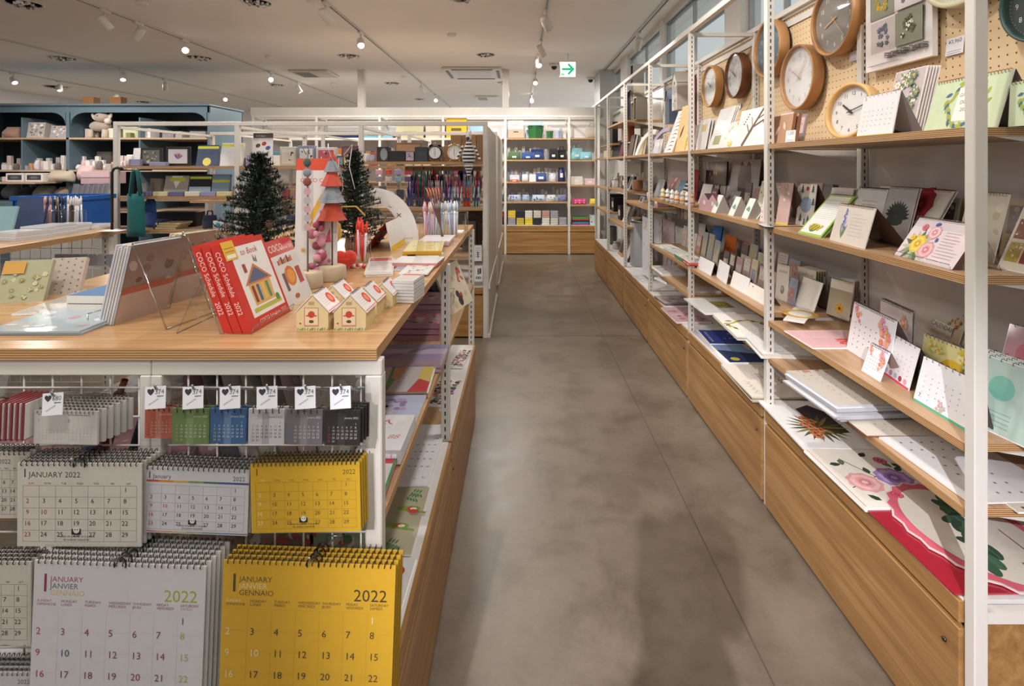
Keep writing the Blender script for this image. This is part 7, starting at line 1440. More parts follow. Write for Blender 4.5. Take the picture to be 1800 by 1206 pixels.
# white end panels of both racks towards the aisle
for y0, y1, zt, lab in ((3.935, 5.11, 1.55, 'first'), (5.64, 6.86, 1.58, 'second')):
    m = MB(); m.box(-.2375, -.230, y0-.03, y1+.03, .03, zt, mat='steel_white'); t = root('end_panel', 'white end panel of the %s tall rack, facing the aisle' % lab, 'panel'); m.make('panel', t)
    m = MB(); m.cbox(-.230, -.218, y0-.035, y1+.03, .36, .40, mat='steel_white', r=.002); m.make('trim_rail', t); m = MB(); m.cbox(-.2375, -.215, y0-.035, y1+.03, .0, .03, mat='steel_white', r=.002); m.make('kick_plate', t)
# second rack goods (only their upper parts show)
for i in range(14):
    stand('display_box', 'box', '%s box on the top board of the farther tall rack, %s from the left' % (('teal', 'navy', 'grey', 'white', 'orange', 'brown', 'pale green')[i % 7], ORD[i % 10].replace('nearest', 'first') if i < 10 else ('eleventh', 'twelfth', 'thirteenth', 'fourteenth')[i-10]), 480+27*i, 502+27*i, 5.66, 1.30, (18, 12, 22, 15, 24, 20, 14)[i % 7], ('#6ca0b0', '#22305c', '#8c8c90', '#d8d6d2', '#e08a3c', '#5c4030', '#a8b49c')[i % 7], .12, sub(.1, .1, .9, .6, a_plain('#d8d4cc')))
# ================================================================ FAR WALL SHELVES
Y3 = 7.6
def fs(name, cat, lab, px0, px1, z, hpx, col, kind='box', art=None, d=.14, top=None, mat='satin', dy=0): return stand(name, cat, lab+' on the far wall shelving', px0, px1, Y3+dy, z, hpx, col, d, art, 0, mat, top, kind)
fs('storage_box', 'box', 'beige lower box of a stacked pair, top shelf', 893, 921, 1.655, 15, '#b09a84', art=lambda A, w, h: A.rect(w*.35, h*.65, w*.65, h*.78, '#3c302a')); fs('storage_box', 'box', 'cream upper box of a stacked pair', 893, 920, 1.655+.122, 16, '#d8d0be', art=lambda A, w, h: A.lines(w*.3, h*.7, w*.4, 3, h*.15, '#8c8478', .008))
for i, (a, b, h, c) in enumerate(((928, 955, 22, '#2f6a3a'), (930, 953, 6, '#9cb4d0'), (961, 973, 13, '#2f6a3a'), (976, 988, 13, '#a8b4cc'))): fs('storage_tub', 'container', ('large green tub with blue lid', 'pale blue lid stack resting above the large green tub', 'small green tub', 'small pale blue tub')[i], a, b, 1.655+(.18 if i == 1 else 0), h, c, 'box' if i == 1 else 'tub', None, .16)
fs('handbag', 'bag', 'beige rounded handbag behind the slotted posts', 1030, 1052, 1.655, 20, '#b8ab9c', 'bag', None, .1, '#a89a88')
for i, (a, b, h, c, c2, lab) in enumerate(((892, 916, 14, '#4c6a44', '#e0ddd4', 'olive green soft pouch'), (916, 940, 13, '#2c4a8c', '#e0ddd4', 'front blue pouch'), (932, 957, 19, '#2c447c', '#e0ddd4', 'rear blue pouch'), (964, 982, 20, '#1c1b20', '#e0ddd4', 'black insulated bag'), (979, 997, 18, '#201f26', '#e0ddd4', 'second black bag'), (1002, 1026, 21, '#8cc4cc', '#dcecec', 'aqua blue bag'), (1020, 1042, 14, '#84bcc6', '#dcecec', 'aqua blue pouch'))):
    fs('pouch', 'bag', lab+', second shelf', a, b, 1.345, h, c, 'bag', lambda A, w, h, c2=c2: A.rect(w*.35, h*.25, w*.65, h*.45, c2), .12, c if i in (0, 4, 5) else None, dy=.08 if i in (2, 4, 5) else 0)
for i, (a, b, h, c, k, lab) in enumerate(((896, 913, 12, '#c8d0dc', 'box', 'white and blue case'), (896, 912, 4, '#c8502c', 'box', 'orange flat tin'), (917, 929, 13, '#e0dedc', 'bag', 'white round pouch'), (930, 942, 13, '#dcdce0', 'box', 'white lunch case'), (940, 962, 15, '#35508c', 'bag', 'blue patterned pouch'), (965, 979, 15, '#c4c4cc', 'cyl', 'grey canister'), (981, 993, 25, '#232a5c', 'cyl', 'navy flask'), (1003, 1024, 15, '#d8cfc4', 'box', 'clear box of coloured notes'), (1028, 1046, 11, '#d9b8bc', 'box', 'pale pink box'))):
    fs('case', 'case', lab+', third shelf', a, b, (1.03 if a < 1000 else .985), h, c, k, lambda A, w, h: A.rect(w*.3, h*.3, w*.7, h*.6, '#e3e0e0'), .12, dy=-.03 if i == 1 else .02)
for i, (a, b) in enumerate(((893, 916), (918, 931), (935, 959), (961, 978), (980, 996))): fs('pen_case', 'case', '%s patterned oblong pen case, fourth shelf' % ('white and navy', 'pale blue', 'blue and white', 'round cream', 'indigo check')[i], a, b, .745, 12, ('#a8b4cc', '#9cb0c8', '#b4c0d0', '#ccd0c8', '#7c84a8')[i], 'bag', lambda A, w, h: [A.oval(w*R.uniform(.15, .85), h*R.uniform(.2, .8), w*.05, '#3a4a7c', n=6) for _ in range(7)], .1)
for i, (a, b, c) in enumerate(((1006, 1032, '#d8407c'), (1037, 1052, '#e0c82c'))): fs('pen_case', 'case', ('hot pink dotted pen case', 'yellow and grey pen case')[i]+', lower right shelf', a, b, .705, 10, c, 'bag', lambda A, w, h: [A.oval(w*x, h*y, w*.04, '#f0e6ea', n=6) for x in (.2, .5, .8) for y in (.3, .7)], .1)
CL = ['#9c9ca4', '#8c98ac', '#c8b43c', '#e0c840', '#1f2430', '#d8d4cc', '#c9c2b4', '#b89080']
for c in range(7):
    for r in range(6 if c < 6 else 3):
        fs('folded_towel', 'towel', 'folded cloth, %s of the %s column on the bottom board' % (('lowest', 'second', 'third', 'fourth', 'fifth', 'topmost')[r], ORD[c].replace('nearest', 'first')), 893+15*c, 906+15*c, .412+.034*r+.0, 4, CL[(c+(r//3)*3) % 8] if (r//3) else CL[[0, 2, 3, 4, 5, 6, 0][c]], 'box', None, .2, None, 'cloth')
for r in range(5): fs('notebook', 'notebook', '%s notebook in the bright striped pile, bottom right' % ('magenta', 'teal', 'black and white', 'red', 'green')[r], 1006, 1035, .412+.022*r, 2.6, ('#b83c84', '#2c8ca0', '#2a2a2e', '#c8483c', '#4c9c54')[r], 'box', None, .2)
fs('gift_bag', 'bag', 'white patterned gift bag beside the notebook pile', 1037, 1049, .412, 17, '#c4d0cc', art=a_photo('#c4d0cc', ['#e6d84c', '#4c6c8c'], 1, 9))
for i, (a, b, h, c, y0) in enumerate(((784, 820, 6, '#e3b21c', 0), (784, 820, 32, '#e3b21c', 1), (826, 856, 20, '#8fb0cc', 1), (572, 628, 9, '#1c2c54', 2), (630, 690, 9, '#7ab0c4', 2), (696, 744, 20, '#c9c49c', 1), (748, 782, 20, '#cfc8b8', 1))):
    if i == 0: continue
    fs('carton', 'box', ('', 'yellow carton with lettering, behind the first rack', 'pale blue carton next to the yellow one', 'navy flat carton', 'turquoise flat carton', 'straw coloured carton', 'beige carton')[i]+', top shelf', a, b, 1.655, h+3, c, 'box', lambda A, w, h: A.rect(w*.25, h*.35, w*.75, h*.5, '#5c5440'), .2)
for i in range(12): fs('carton', 'box', '%s carton on a middle shelf far back, %s from the left' % (('white', 'grey', 'brown')[i % 3], ORD[i % 10].replace('nearest', 'first') if i < 10 else ('eleventh', 'twelfth')[i-10]), 440+37*i, 466+37*i, 1.34, 22-3*(i % 3), ('#cfcac4', '#8c9098', '#8c6a4c')[i % 3], 'box', sub(.15, .2, .85, .7, a_photo('#d8d0c8', ['#8c5c54', '#5c6c8c', '#e0dcd4'], i, 8)), .2)
for c in range(3): fs('pouch', 'bag', '%s pouch at the left end of the far shelving by the rack' % ('black', 'crimson', 'teal')[c], 873, 886, (.412, .50, .745)[c], 12, ('#1f1e22', '#b02c3c', '#1f5c58')[c], 'bag', None, .12)
# ================================================================ BLUE CABINET AT THE LEFT
def X7(px, Y=7.5): return (px-VX)/F*Y
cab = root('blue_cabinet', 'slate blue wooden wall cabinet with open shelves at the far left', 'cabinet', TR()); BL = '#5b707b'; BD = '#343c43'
xa, xb = X7(-110), X7(368); ct = 2.10
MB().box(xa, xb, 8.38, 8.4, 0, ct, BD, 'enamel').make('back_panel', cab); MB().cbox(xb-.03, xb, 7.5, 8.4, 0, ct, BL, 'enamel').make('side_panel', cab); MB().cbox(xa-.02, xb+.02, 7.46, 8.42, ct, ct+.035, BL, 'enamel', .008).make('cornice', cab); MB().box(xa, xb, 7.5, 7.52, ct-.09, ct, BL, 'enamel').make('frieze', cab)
for px in (-100, 119.5): MB().cbox(X7(px)-.022, X7(px)+.022, 7.49, 8.37, 0, ct-.001, BL, 'enamel', .004).make('upright', cab)
for px in (38, 245): MB().cbox(X7(px)-.01, X7(px)+.01, 7.5, 8.37, 0, ct-.16, BL, 'enamel', .002).make('divider', cab)
for z in (1.655, 1.20, .62): MB().box(xa+.01, xb-.03, 7.49, 8.36, z-.025, z, mat='oak_x').make('shelf', cab)
for px, sx in ((115, -1), (124, 1), (363, -1), (-96, 1)):
    m = MB(); x = X7(px); P = [(x, ct-.09), (x, ct-.26)]+[(x+sx*.2*(1-math.cos(a*PI/12)), ct-.26+.17*math.sin(a*PI/12)) for a in range(1, 7)]; m.prism(P, 7.5, 7.52, BL, 'enamel'); m.make('corner_bracket', cab)
MB().box(X7(-110), X7(119), 7.42, 7.5, 1.05, 1.10, BL, 'enamel').make('counter_rail', cab)
def bc(name, cat, lab, px0, px1, z, hpx, col, kind='box', art=None, d=.2, mat='satin', dy=.06, top=None, tilt=0): return stand(name, cat, lab, px0, px1, 7.5+dy, z, hpx, col, d, art, tilt, mat, top, kind)
S = ' on the upper shelf of the blue cabinet'
bc('gift_box', 'box', 'silver framed collage with stones'+S, 46, 76, 1.655, 28, '#b9b2ac', art=a_photo('#b9b2ac', ['#e6e2dc', '#8c8c88', '#c8a890', '#6c7474'], 3, 40), tilt=10); bc('gift_box', 'box', 'grey boxed toy set'+S, 87, 117, 1.655, 22, '#b4b0ae', art=a_photo('#a8a4a8', ['#4a4a54', '#e0b8a0', '#e6e6e6'], 5, 30), tilt=10)
bc('cushion', 'cushion', 'rose brown oval cushion'+S, -4, 26, 1.655, 20, '#b08a78', 'bag', None, .25, 'plush')
for a, b, h, c, l in ((184, 207, 17, '#cfc8b4', 'cream box right of the plush dog'), (216, 243, 20, '#bcc2a0', 'pale green box'), (221, 229, 9, '#7c7c4c', 'small olive can'), (252, 264, 17, '#dad6d2', 'white picture card'), (285, 305, 12, '#8c8488', 'dark framed print'), (308, 320, 12, '#a8a0a0', 'grey printed card'), (333, 361, 12, '#9c948f', 'wide dark framed print')): bc('box', 'box', l+S, a, b, 1.655, h, c, dy=.1 if a != 221 else .02, art=sub(.2, .2, .8, .8, a_photo(c, ['#8c6a64', '#e3e0dc'], a, 6)) if a > 250 else None)
# plush dog with floppy ears
t = root('plush_dog', 'fluffy grey brown plush dog standing on four legs, upper cabinet shelf', 'soft toy', TR(X7(165), 7.62, 1.655)); c = '#a39384'; m = MB()
m.ball((0, 0, .17), .1, c, 'plush', 16, 10, (1.5, .9, .8)); [m.lathe([(.035, 0), (.04, .02), (.034, .12)], 10, (x, y, 0), '#b5a696', 'plush') for x in (-.11, .1) for y in (-.05, .06)]; m.ball((.06, -.05, .29), .085, c, 'plush', 16, 10, (1.25, .9, .8)); m.ball((.15, -.06, .24), .045, '#cfc5ba', 'plush', 12, 8); m.make('body', t)
for x, l in ((-.055, -.5), (.17, .5)): q = MB(); q.T = TR(x, -.05, .3, 0, 0, l); q.ball((0, 0, 0), .045, '#c4b8ac', 'plush', 12, 8, (.6, .4, 1.3)); q.make('ear', t)
q = MB(); q.ball((.05, -.125, .31), .008, '#1c1a1a', 'gloss', 8, 6); q.make('eye', t)
S = ' on the middle level of the blue cabinet'
rr = random.Random(4)
for i in range(26):
    px = 2+9.2*i; k = ('box', 'box', 'bag', 'cyl')[i % 4]; c = ('#e0dcda', '#d8c8bc', '#d4d0d4', '#e6e3e0', '#a8a4a4', '#d0b0ac', '#6c6460', '#e0a070')[(i*3) % 8]
    bc('small_gift', 'gift', '%s small gift item number %s%s' % (('white', 'cream', 'light grey', 'ivory', 'grey', 'pink', 'dark', 'orange')[(i*3) % 8], ('one', 'two', 'three', 'four', 'five', 'six', 'seven', 'eight', 'nine', 'ten', 'eleven', 'twelve', 'thirteen', 'fourteen', 'fifteen', 'sixteen', 'seventeen', 'eighteen', 'nineteen', 'twenty', 'twenty one', 'twenty two', 'twenty three', 'twenty four', 'twenty five', 'twenty six')[i]+' from the left', S), px, px+8, 1.20, rr.uniform(7, 18), c, k, None, .08, 'satin' if k != 'bag' else 'cloth', .04+.06*(i % 2))
bc('plush_cat', 'soft toy', 'round grey plush with white box in front'+S, 162, 192, 1.20, 32, '#6c6460', 'bag', None, .15, 'plush', .3); bc('gift_box', 'box', 'pale pink wide gift boxes', 142, 192, 1.02, 22, '#c4a4a8', 'box', a_band((.45, '#b8979c'), (.1, '#8c7478'), (.45, '#c9acb0')), .3, dy=-.5); bc('cushion', 'cushion', 'pink round cushion behind the pink boxes', 128, 156, 1.06, 26, '#d8b4b4', 'bag', None, .2, 'plush', -.1)
for i, (a, b) in enumerate(((10, 41), (44, 75))): bc('window_box', 'box', 'white window box with dark slippers, %s of two' % ('left', 'right')[i], a, b, 1.04, 15, '#d9d5d0', 'box', lambda A, w, h: (A.rect(w*.1, h*.2, w*.9, h*.8, '#3c3a40'), A.up(), A.oval(w*.5, h*.5, w*.25, '#6c686c', h*.15)), .2, dy=-.22)
bc('slippers', 'slippers', 'beige felt slippers in a clear box', 76, 120, 1.04, 19, '#b8aa98', 'bag', None, .2, 'plush', -.22); bc('towel', 'towel', 'green and cream rolled throws on the lower cabinet shelf', 48, 82, .80, 22, '#a8a488', 'bag', None, .3, 'plush', -.1); bc('towel', 'towel', 'beige rolled throw on the lower cabinet shelf', 88, 112, .80, 20, '#b09c88', 'bag', None, .3, 'plush', -.1); bc('towel', 'towel', 'dark grey folded knit on the lower cabinet shelf', 20, 46, .80, 20, '#3c3c40', 'bag', None, .3, 'plush', -.1); bc('speaker', 'speaker', 'light grey rounded device on the lower cabinet shelf', -6, 22, .80, 26, '#8c8c8c', 'bag', None, .3, 'satin', -.12)
m = MB(); m.cbox(X7(-110), X7(118), 6.9, 7.4, 0, .79, BL, 'enamel'); tag(m.make('low_cabinet', None), 'low slate blue cabinet in front of the blue wall cabinet', 'cabinet')
MB().box(X7(-110), X7(118), 7.0, 7.42, 1.02, 1.04, mat='oak_x').make('front_shelf', cab)
# table with trays in the middle distance at the left
mt = root('display_table', 'oak table with grey card trays in front of the blue cabinet', 'display table', TR()); MB().box(-4.75, -3.05, 5.2, 5.7, .915, .94, mat='oak_x').make('table_top', mt); MB().box(-4.75, -3.05, 5.2, 5.7, .60, .62, mat='oak_x').make('shelf', mt)
for x in (-4.74, -3.08):
    for y in (5.2, 5.67): MB().box(x, x+.03, y, y+.03, 0, .915 if 1 else 0, mat='steel_white').make('leg', mt)
for i in range(8): stand('card_rack', 'card', 'grey upright card pack in the tray on the mid distance table', 124+9*i, 133+9*i, 5.25+.02*i, .94, 26-2*(i % 2), '#a8a8b4', .02, a_lines('#a8a8b4', '#8c8c98', 4), 14, 'satin', None, 'box', 'grey card packs on the mid distance table')
for i in range(7): stand('ornament', 'ornament', 'white rounded trinket on the mid distance table', 158+6*i, 167+6*i, 5.4, .94, 22-i, '#dad4ca', .05, None, 0, 'gloss', None, 'bag', 'white trinkets on the mid distance table')
for i in range(5): stand('trinket_box', 'box', 'small clear lidded box on the lower board of the mid distance table', 140+12*i, 151+12*i, 5.25, .62, 14, '#a89c90', .1, None, 0, 'gloss', None, 'box', 'clear boxes on the lower board')
# ================================================================ LEFT TABLE
t = root('plastic_crate', 'bright blue plastic crate behind the pen cups at the left', 'crate', TR(*at(22, 3.3, .866))); m = MB(); w_ = .40; h = .21
for f, a in (('f', (0, w_, 0, .006)), ('b', (0, w_, .29, .296)), ('l', (0, .006, 0, .296)), ('r', (w_-.006, w_, 0, .296))): m.box(a[0], a[1], a[2], a[3], 0, h, '#1c62b8', 'satin')
m.box(0, w_, 0, .296, 0, .006, '#1c62b8', 'satin'); m.cbox(-.012, w_+.012, -.012, .008, h-.03, h, '#1c62b8', 'satin'); m.cbox(w_-.008, w_+.012, -.012, .31, h-.03, h, '#1c62b8', 'satin'); m.make('crate_body', t)
m = MB(); [m.box(w_*(.02+.14*i), w_*(.03+.14*i), -.009, 0, .0, h-.03, '#174f9a', 'satin') for i in range(8)]; [m.box(0, w_, -.008, 0, h*q, h*q+.008, '#174f9a', 'satin') for q in (.3, .6)]; m.make('ribs', t)
stand('crate_stand', 'stand', 'low white trolley under the blue crate', 18, 118, 3.28, 0, 246, '#c9c6c2', .32)
def lt_(p, z=TZ): return pz(p, z)
a = lt_((18, 402)); card('notepad', 'navy wrapped notepad leaning at the left table', 'notepad', TR(a.x, a.y, TZ, rad(12)), .13, .155, rad(20), a_plain('#22396a'), t=.012, col='#22396a', mat='wrap', n=1)
a = lt_((-30, 408)); card('notepad', 'pale teal notepad leaning at the left frame edge', 'notepad', TR(a.x, a.y, TZ, rad(12)), .11, .12, rad(20), a_plain('#8cb8c0'), t=.012, col='#8cb8c0', mat='wrap')
for i, (x0, x1, y0, n, c, lab) in enumerate(((-10, 30, 424, 4, '#d4d8dc', 'pile of pale pads in film at the left edge'), (36, 68, 418, 5, '#d0d4da', 'pile of silver edged pads behind the table edge'), (72, 110, 412, 4, '#c4cad4', 'pile of wrapped pads in the middle of the table edge'), (88, 128, 408, 2, '#3c4048', 'black edged pad pile'), (126, 162, 406, 2, '#d9d2b4', 'cream paged book lying on the table'))):
    p, q = lt_((x0, y0)), lt_((x1, y0-6)); w_ = .11
    for k in range(n): m = MB(); m.box(0, w_, 0, .15, 0, .0075, '#e0e2e4' if k % 2 else c, 'wrap'); m.box(0, w_, 0, .15, .0075, .0082, '#dfe1e3' if i != 3 else '#aeb4bc', 'wrap'); tag(m.make('notepad', None, TR(p.x-.02, p.y+.02, TZ+.0005+.0088*k, .12*(i-2)+.02*k)), ('lowest', 'second', 'third', 'fourth', 'top')[k]+' one of the '+lab, 'notepad')
for i, (px, c, cp) in enumerate(((58, ['#d8a8ac', '#c98a94', '#b8a0a4'], '#d8a8ac'), (70, ['#c9a4a4', '#8c8c90'], '#a8a4a8'), (82, ['#1c1b1e', '#232226'], '#1c1b1e'), (98, ['#3a1f24', '#e0dede'], '#e6e4e4'), (113, ['#e6e4e4', '#dcdade'], '#e6e4e4'))):
    p = lt_((px, 401)); cup('clear cup of %s pens on the left table' % ('rose', 'dusty pink', 'black', 'wine and white', 'white')[i], TR(p.x, p.y+.03, TZ), .045, .08, 5, .15, c, cap=cp)
p = lt_((170, 408)); tag(MB().box(0, .09, 0, .06, 0, .002, '#e6e6ea').make('card', None, TR(p.x, p.y, TZ+.001, .1)), 'white card lying near the far corner of the left table', 'card')
m = MB(); m.tube([(0, 0, 0), (0, 0, .27), (.008, 0, .285), (.02, 0, .29), (.05, 0, .288)], .006, 8, '#1d1918', 'satin'); tag(m.make('bent_rod', None, TR(*at(197, 2.5, TZ))), 'black bent metal rod standing at the table corner', 'rod')
# packs on the grid below the left table
for r in range(2):
    for c in range(7): stand('hanging_pack', 'pack', 'clear hanging pack on the wire grid below the left table, %s row' % ('upper' if not r else 'lower'), 96+15*c, 109+15*c, LY1-.05, .80-.17*r, 20, ('#a8aab4', '#b4b0b0', '#9ca0ac', '#b8b4b8')[c % 4], .015, a_lines(('#b4b4bc', '#bcb8b8', '#a8acb4', '#c0bcc0')[c % 4], '#8c8c94', 4), 0, 'wrap', None, 'box', 'clear packs on the grid, %s row' % ('upper' if not r else 'lower'))
stand('storage_box', 'box', 'brown boxes on the shelf under the left table', -20, 60, 1.9, .62, 60, '#6c5c50', .3, a_photo('#6c5c50', ['#8c7c6c', '#4a3c34'], 2, 20))
for x in (124, 145, 166): pass
for px in (152, 158): tag(MB().box(0, .16, 0, .12, 0, .12, '#96683f', 'cloth').make('carton', None, TR(*at(145 if px == 152 else 193, 7.7, ct+.036))), 'brown carton on top of the blue cabinet, %s one' % ('left' if px == 152 else 'right'), 'box')
# ================================================================ CEILING FITTINGS
TRK = [(1.27, 1.0, 8.9, '#3a3532'), (.24, .5, 13.5, '#8a847e'), (-1.7, .5, 13.5, '#3a3532'), (-3.8, 1, 13.5, '#55504a'), (-5.86, 1.5, 13.5, '#8f8a84'), (-7.8, 2, 13.5, '#b8b2aa')]
for i, (x, y0, y1, c) in enumerate(TRK):
    m = MB(); m.cbox(x-.02, x+.02, y0, y1, CEIL-.014, CEIL, '#c9c4bc', 'enamel', .003); t = root('lighting_track', ('ceiling lighting track closest to the glazed wall', 'ceiling lighting track running above the aisle', 'ceiling lighting track above the display island', 'ceiling lighting track left of the island one', 'ceiling lighting track above the left tables', 'ceiling lighting track nearest the left wall')[i], 'lighting track'); m.make('track_body', t)
    q = MB(); q.box(x-.007, x+.007, y0+.02, y1-.02, CEIL-.0146, CEIL-.0138, c, 'satin'); q.make('slot', t)
def spot(label, x, y, target, on):
    t = root('track_spotlight', label, 'spotlight', TR(x, y, CEIL-.014)); m = MB(); m.cbox(-.018, .018, -.06, .06, -.022, 0, '#dcd6cc', 'enamel', .003); m.make('adapter', t); m = MB(); m.tube([(0, 0, -.02), (0, 0, -.085)], .007, 8, '#dcd6cc', 'enamel'); m.make('stem', t)
    d = (Vector(target)-Vector((x, y, CEIL-.12))).normalized(); M = TR(0, 0, -.115) @ d.to_track_quat('-Z', 'Y').to_matrix().to_4x4()
    m = MB(); m.T = M; m.lathe([(.02, .07), (.036, .06), (.038, .05), (.041, -.07), (.037, -.072), (.034, -.055), (.02, -.03)], 18, (0, 0, 0), '#d6cfc2', 'enamel', cap=False); m.lathe([(.02, .07), (.019, .071)], 18, (0, 0, 0), '#d6cfc2', 'enamel'); lh = m.make('lamp_head', t)
    m = MB(); m.T = M; m.lathe([(.033, -.05), (.033, -.051)], 18, (0, 0, 0), WHITE, 'lamp_on' if on else 'lamp_dim', False); m.make('lens', lh)
cam_ = (-.1, 1.0, 1.3)
for i, (x, px, on, tg) in enumerate(((.24, 960, 0, (1.3, 6.5, 1.0)), (.24, 951, 0, (1.2, 7.0, .8)), (.24, 947, 1, (.3, 4.5, .6)), (.24, 941, 1, (.2, 5.5, .8)), (.24, 935, 1, (.1, 6, .9)), (-1.7, 572, 0, (-.6, 6, 1.2)), (-1.7, 634, 1, (-1.0, 3.9, 1.1)), (-1.7, 741, 0, (-1.0, 10, 1)), (-1.7, 766, 1, cam_),
        (-3.8, 184, 0, (-3.0, 5.8, 1.1)), (-3.8, 243, 0, (-4.6, 5.0, 1.2)), (-3.8, 325, 1, cam_), (-3.8, 476, 1, cam_), (-3.8, 525, 0, (-2.8, 9, 1)), (-5.86, 216, 1, (-5.2, 7.0, 1.2)), (-5.86, 291, 0, (-6, 9, 1)), (-5.86, 396, 1, cam_), (-7.8, 24, 1, (-6.4, 7.4, 1.2)), (-7.8, 105, 0, (-7, 8, 1)), (-7.8, 203, 0, (-8.2, 9.2, 1)), (1.27, 1122, 0, (1.0, 6.9, .8)))):
    y = F*x/(px-VX); spot('%s cream track spotlight, %s along the %s track' % ('lit' if on else 'turned away', ORD[i % 5] if i < 5 else ORD[(i-5) % 4] if i < 9 else ORD[(i-9) % 5] if i < 14 else ORD[(i-14) % 3], 'aisle' if i < 5 else 'island' if i < 9 else 'second left' if i < 14 else 'third left' if i < 17 else 'far left' if i < 20 else 'window'), x, y, tg, on)
DL = [(42, 6, 58), (452, 4, 52), (280, 0, 0), (110, 102, 44), (350, 101, 44), (613, 98, 40), (854, 96, 36), (885, 145, 24), (98, 152, 40), (689, 146, 28), (488, 149, 26), (255, 179, 30), (810, -4, 50), (738, 174, 20)]
for i, (px, py, wp) in enumerate(DL):
    if not wp: continue
    p = pz((px, py), CEIL); r = wp/2*p.y/F; t = root('downlight', 'recessed crystal downlight in the ceiling, %s' % ('at the upper left corner', 'above the display island', '', 'left of the second track', 'behind the bright spotlight', 'left of the ceiling post', 'in front of the air outlet', 'beside the white post over the aisle', 'far left above the cabinet', 'right of the thin ceiling post', 'near the second bright spotlight', 'just over the cabinet top', 'cut by the top edge', 'tiny one above the partition')[i], 'downlight', TR(p.x, p.y, CEIL))
    m = MB(); m.lathe([(r, 0), (r, -.006), (r*.92, -.008), (r*.86, -.004), (r*.84, 0)], 24, (0, 0, 0), '#ddd7cf', 'enamel'); m.make('ring', t)
    m = MB(); rr = random.Random(i)
    for k in range(26): a, q = rr.uniform(0, 6.3), r*.76*rr.random()**.5; m.ball((q*math.cos(a), q*math.sin(a), -.012), r*.12, ('#f4f2f0', '#8c8884', '#d8d4d0')[k % 3], 'gloss', 5, 4, (1, 1, .9))
    m.make('crystals', t)
def acunit(label, px0, px1, py, pyf, slots):
    a, b, c = pz((px0, py), CEIL), pz((px1, py), CEIL), pz((px0, pyf), CEIL); w_ = b.x-a.x; d = abs(c.y-a.y); d = min(d, w_*1.2); t = root('ceiling_air_unit', label, 'air conditioner', TR(a.x, a.y, CEIL)); m = MB(); m.cbox(0, w_, 0, d, -.035, 0, '#d3cabc', 'enamel', .012); m.make('panel', t)
    if slots:
        for x0, x1, y0, y1 in ((.16, .84, .05, .1), (.16, .84, .9, .95), (.05, .1, .16, .84), (.9, .95, .16, .84)): m = MB(); m.box(w_*x0, w_*x1, d*y0, d*y1, -.041, -.034, '#2c2624', 'satin'); m.make('air_slot', t)
        m = MB(); m.box(w_*.2, w_*.8, d*.2, d*.8, -.038, -.0345, '#c9c0b2', 'enamel'); m.make('grille', t)
    else: m = MB(); m.box(w_*.1, w_*.5, d*.1, d*.9, -.037, -.034, '#6c6660', 'satin'); m.make('grille', t)
acunit('large square ceiling air unit with dark slots over the aisle', 775, 882, 117, 136, 1); acunit('pale ceiling air unit above the island', 505, 575, 122, 133, 0); acunit('small ceiling vent behind the air unit', 835, 875, 168, 182, 0)
# green arrow sign, dome cameras
t = root('exit_sign', 'lit white hanging sign with green right arrow', 'sign', TR(.515, 6.8, 2.395)); m = MB(); m.cbox(-.008, .205, 0, .03, -.008, .2, '#d9dcd8', 'enamel', .004); m.make('housing', t); m = MB(); m.box(0, .197, -.002, 0, 0, .192, WHITE, 'sign_white'); lp = m.make('light_panel', t)
q = MB(); A = Art(q, 0, 0, -.002, mat='sign_green'); A.k = 4; A.rect(.022, .086, .14, .114, '#18c98a').poly([(.10, .1), (.145, .1), (.09, .16), (.112, .172), (.182, .1)], '#18c98a').poly([(.10, .1), (.182, .1), (.112, .028), (.09, .04), (.145, .1)], '#18c98a').rect(.015, .02, .03, .045, '#18c98a').rect(.036, .02, .05, .045, '#18c98a'); q.make('arrow', lp); m = MB(); m.tube([(.1, .015, .19), (.1, .015, CEIL-2.395)], .008, 8, '#d9dcd8', 'enamel'); m.make('stem', t)
for px, py, lab in ((974, 112, 'dome camera beside the arrow sign'), (1038, 136, 'dome camera right of the arrow sign')):
    p = pz((px, py), CEIL); t = root('dome_camera', 'small white ceiling '+lab, 'camera', TR(p.x, p.y, CEIL)); m = MB(); m.lathe([(.07, 0), (.07, -.03), (.06, -.04)], 20, (0, 0, 0), '#dcd8d2', 'enamel'); m.make('housing', t); m = MB(); m.ball((0, 0, -.045), .042, '#1c1a1c', 'gloss', 14, 8); m.make('dome', t)
for i, (px, py) in enumerate(((250, 4), (473, 99), (794, 60), (586, 147), (710, 134), (547, -2))):
    p = pz((px, py), CEIL); tag(MB().lathe([(.05, 0), (.048, -.02), (.03, -.03)], 16, (0, 0, 0), '#e3ded6', 'enamel').make('smoke_detector', None, TR(p.x, p.y, CEIL)), 'small round ceiling detector, %s' % ('near the upper left', 'above the second bright spotlight', 'alone over the aisle centre', 'above the partition left end', 'beside the white ceiling post', 'at the top edge')[i], 'detector')

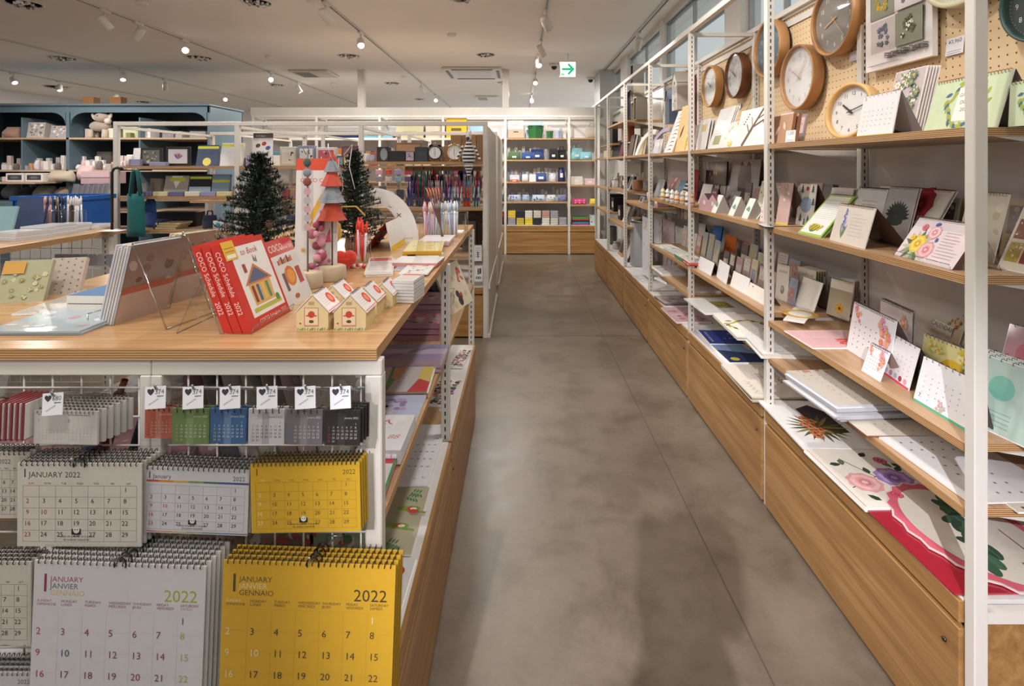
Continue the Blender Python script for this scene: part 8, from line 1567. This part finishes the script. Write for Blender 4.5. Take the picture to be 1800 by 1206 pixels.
# small packed goods filling the far shelves behind the front rows
rr = random.Random(77)
for (z, y_, lab) in ((1.345, 0, 'second'), (1.03, 0, 'third'), (.745, 0, 'fourth'), (1.655, 0, 'top')):
    for i in range(16):
        a = 891+6.6*i
        if a > 992: a += 8
        if a > 1044: break
        z_ = z if a < 998 else (z if z > 1.1 else .985 if z > .9 else .705)
        stand('sleeved_pack', 'pack', 'pale sleeved pack in the back row of the %s far wall shelf' % lab, a, a+5.5, Y3+.22, z_, rr.uniform(14, 24), rr.choice(['#dcdcdc', '#c9d0d8', '#e6e0dc', '#b8b8c0', '#d8c8c0', '#8c98a8']), .02, None, 0, 'wrap', None, 'box', 'sleeved packs behind the goods, %s shelf of the far wall' % lab)
for (z, lab, y_, hh) in ((1.655, 'upper', 7.75, (8, 20)), (1.20, 'middle', 7.72, (10, 26)), (1.04, 'counter', 7.36, (8, 14))):
    for i in range(30):
        a = 3+8.6*i
        if a > (362 if lab != 'counter' else 112) or (lab == 'upper' and 150 < a < 190): continue
        stand('small_box', 'box', 'small pale gift box in the back row of the %s blue cabinet shelf' % lab, a, a+7, y_, z+.001, rr.uniform(*hh), rr.choice(['#e3dfda', '#d0c8c0', '#c9c4c8', '#e8e4e0', '#b0a8a0', '#d8c0bc']), .05, None, 0, 'satin', None, 'box', 'small gift boxes, back row of the %s cabinet shelf' % lab)
for (z, lab) in ((.95, 'middle'), (.62, 'low'), (1.262, 'upper')):
    for i in range(26):
        a = 356+15.5*i
        if a < 770: stand('sleeved_pack', 'pack', 'colourful sleeved pack on the rear %s board of the first tall rack' % lab, a, a+12, 4.95, z+.001, rr.uniform(12, 24), rr.choice(['#c9c4c0', '#8c7c9c', '#b08c7c', '#5c6c7c', '#d9d4c8', '#a04c48', '#3c4454']), .03, None, 0, 'wrap', None, 'box', 'sleeved packs on the rear %s board' % lab)
for i in range(10):
    stand('kraft_box', 'box', 'brown box on the low rear board of the right bay', 640+21*i, 658+21*i, 4.5, .61, rr.uniform(20, 40), rr.choice(['#7c5c40', '#8c6c4c', '#6c5038']), .1, None, 0, 'cloth', None, 'box', 'brown boxes low in the right bay')
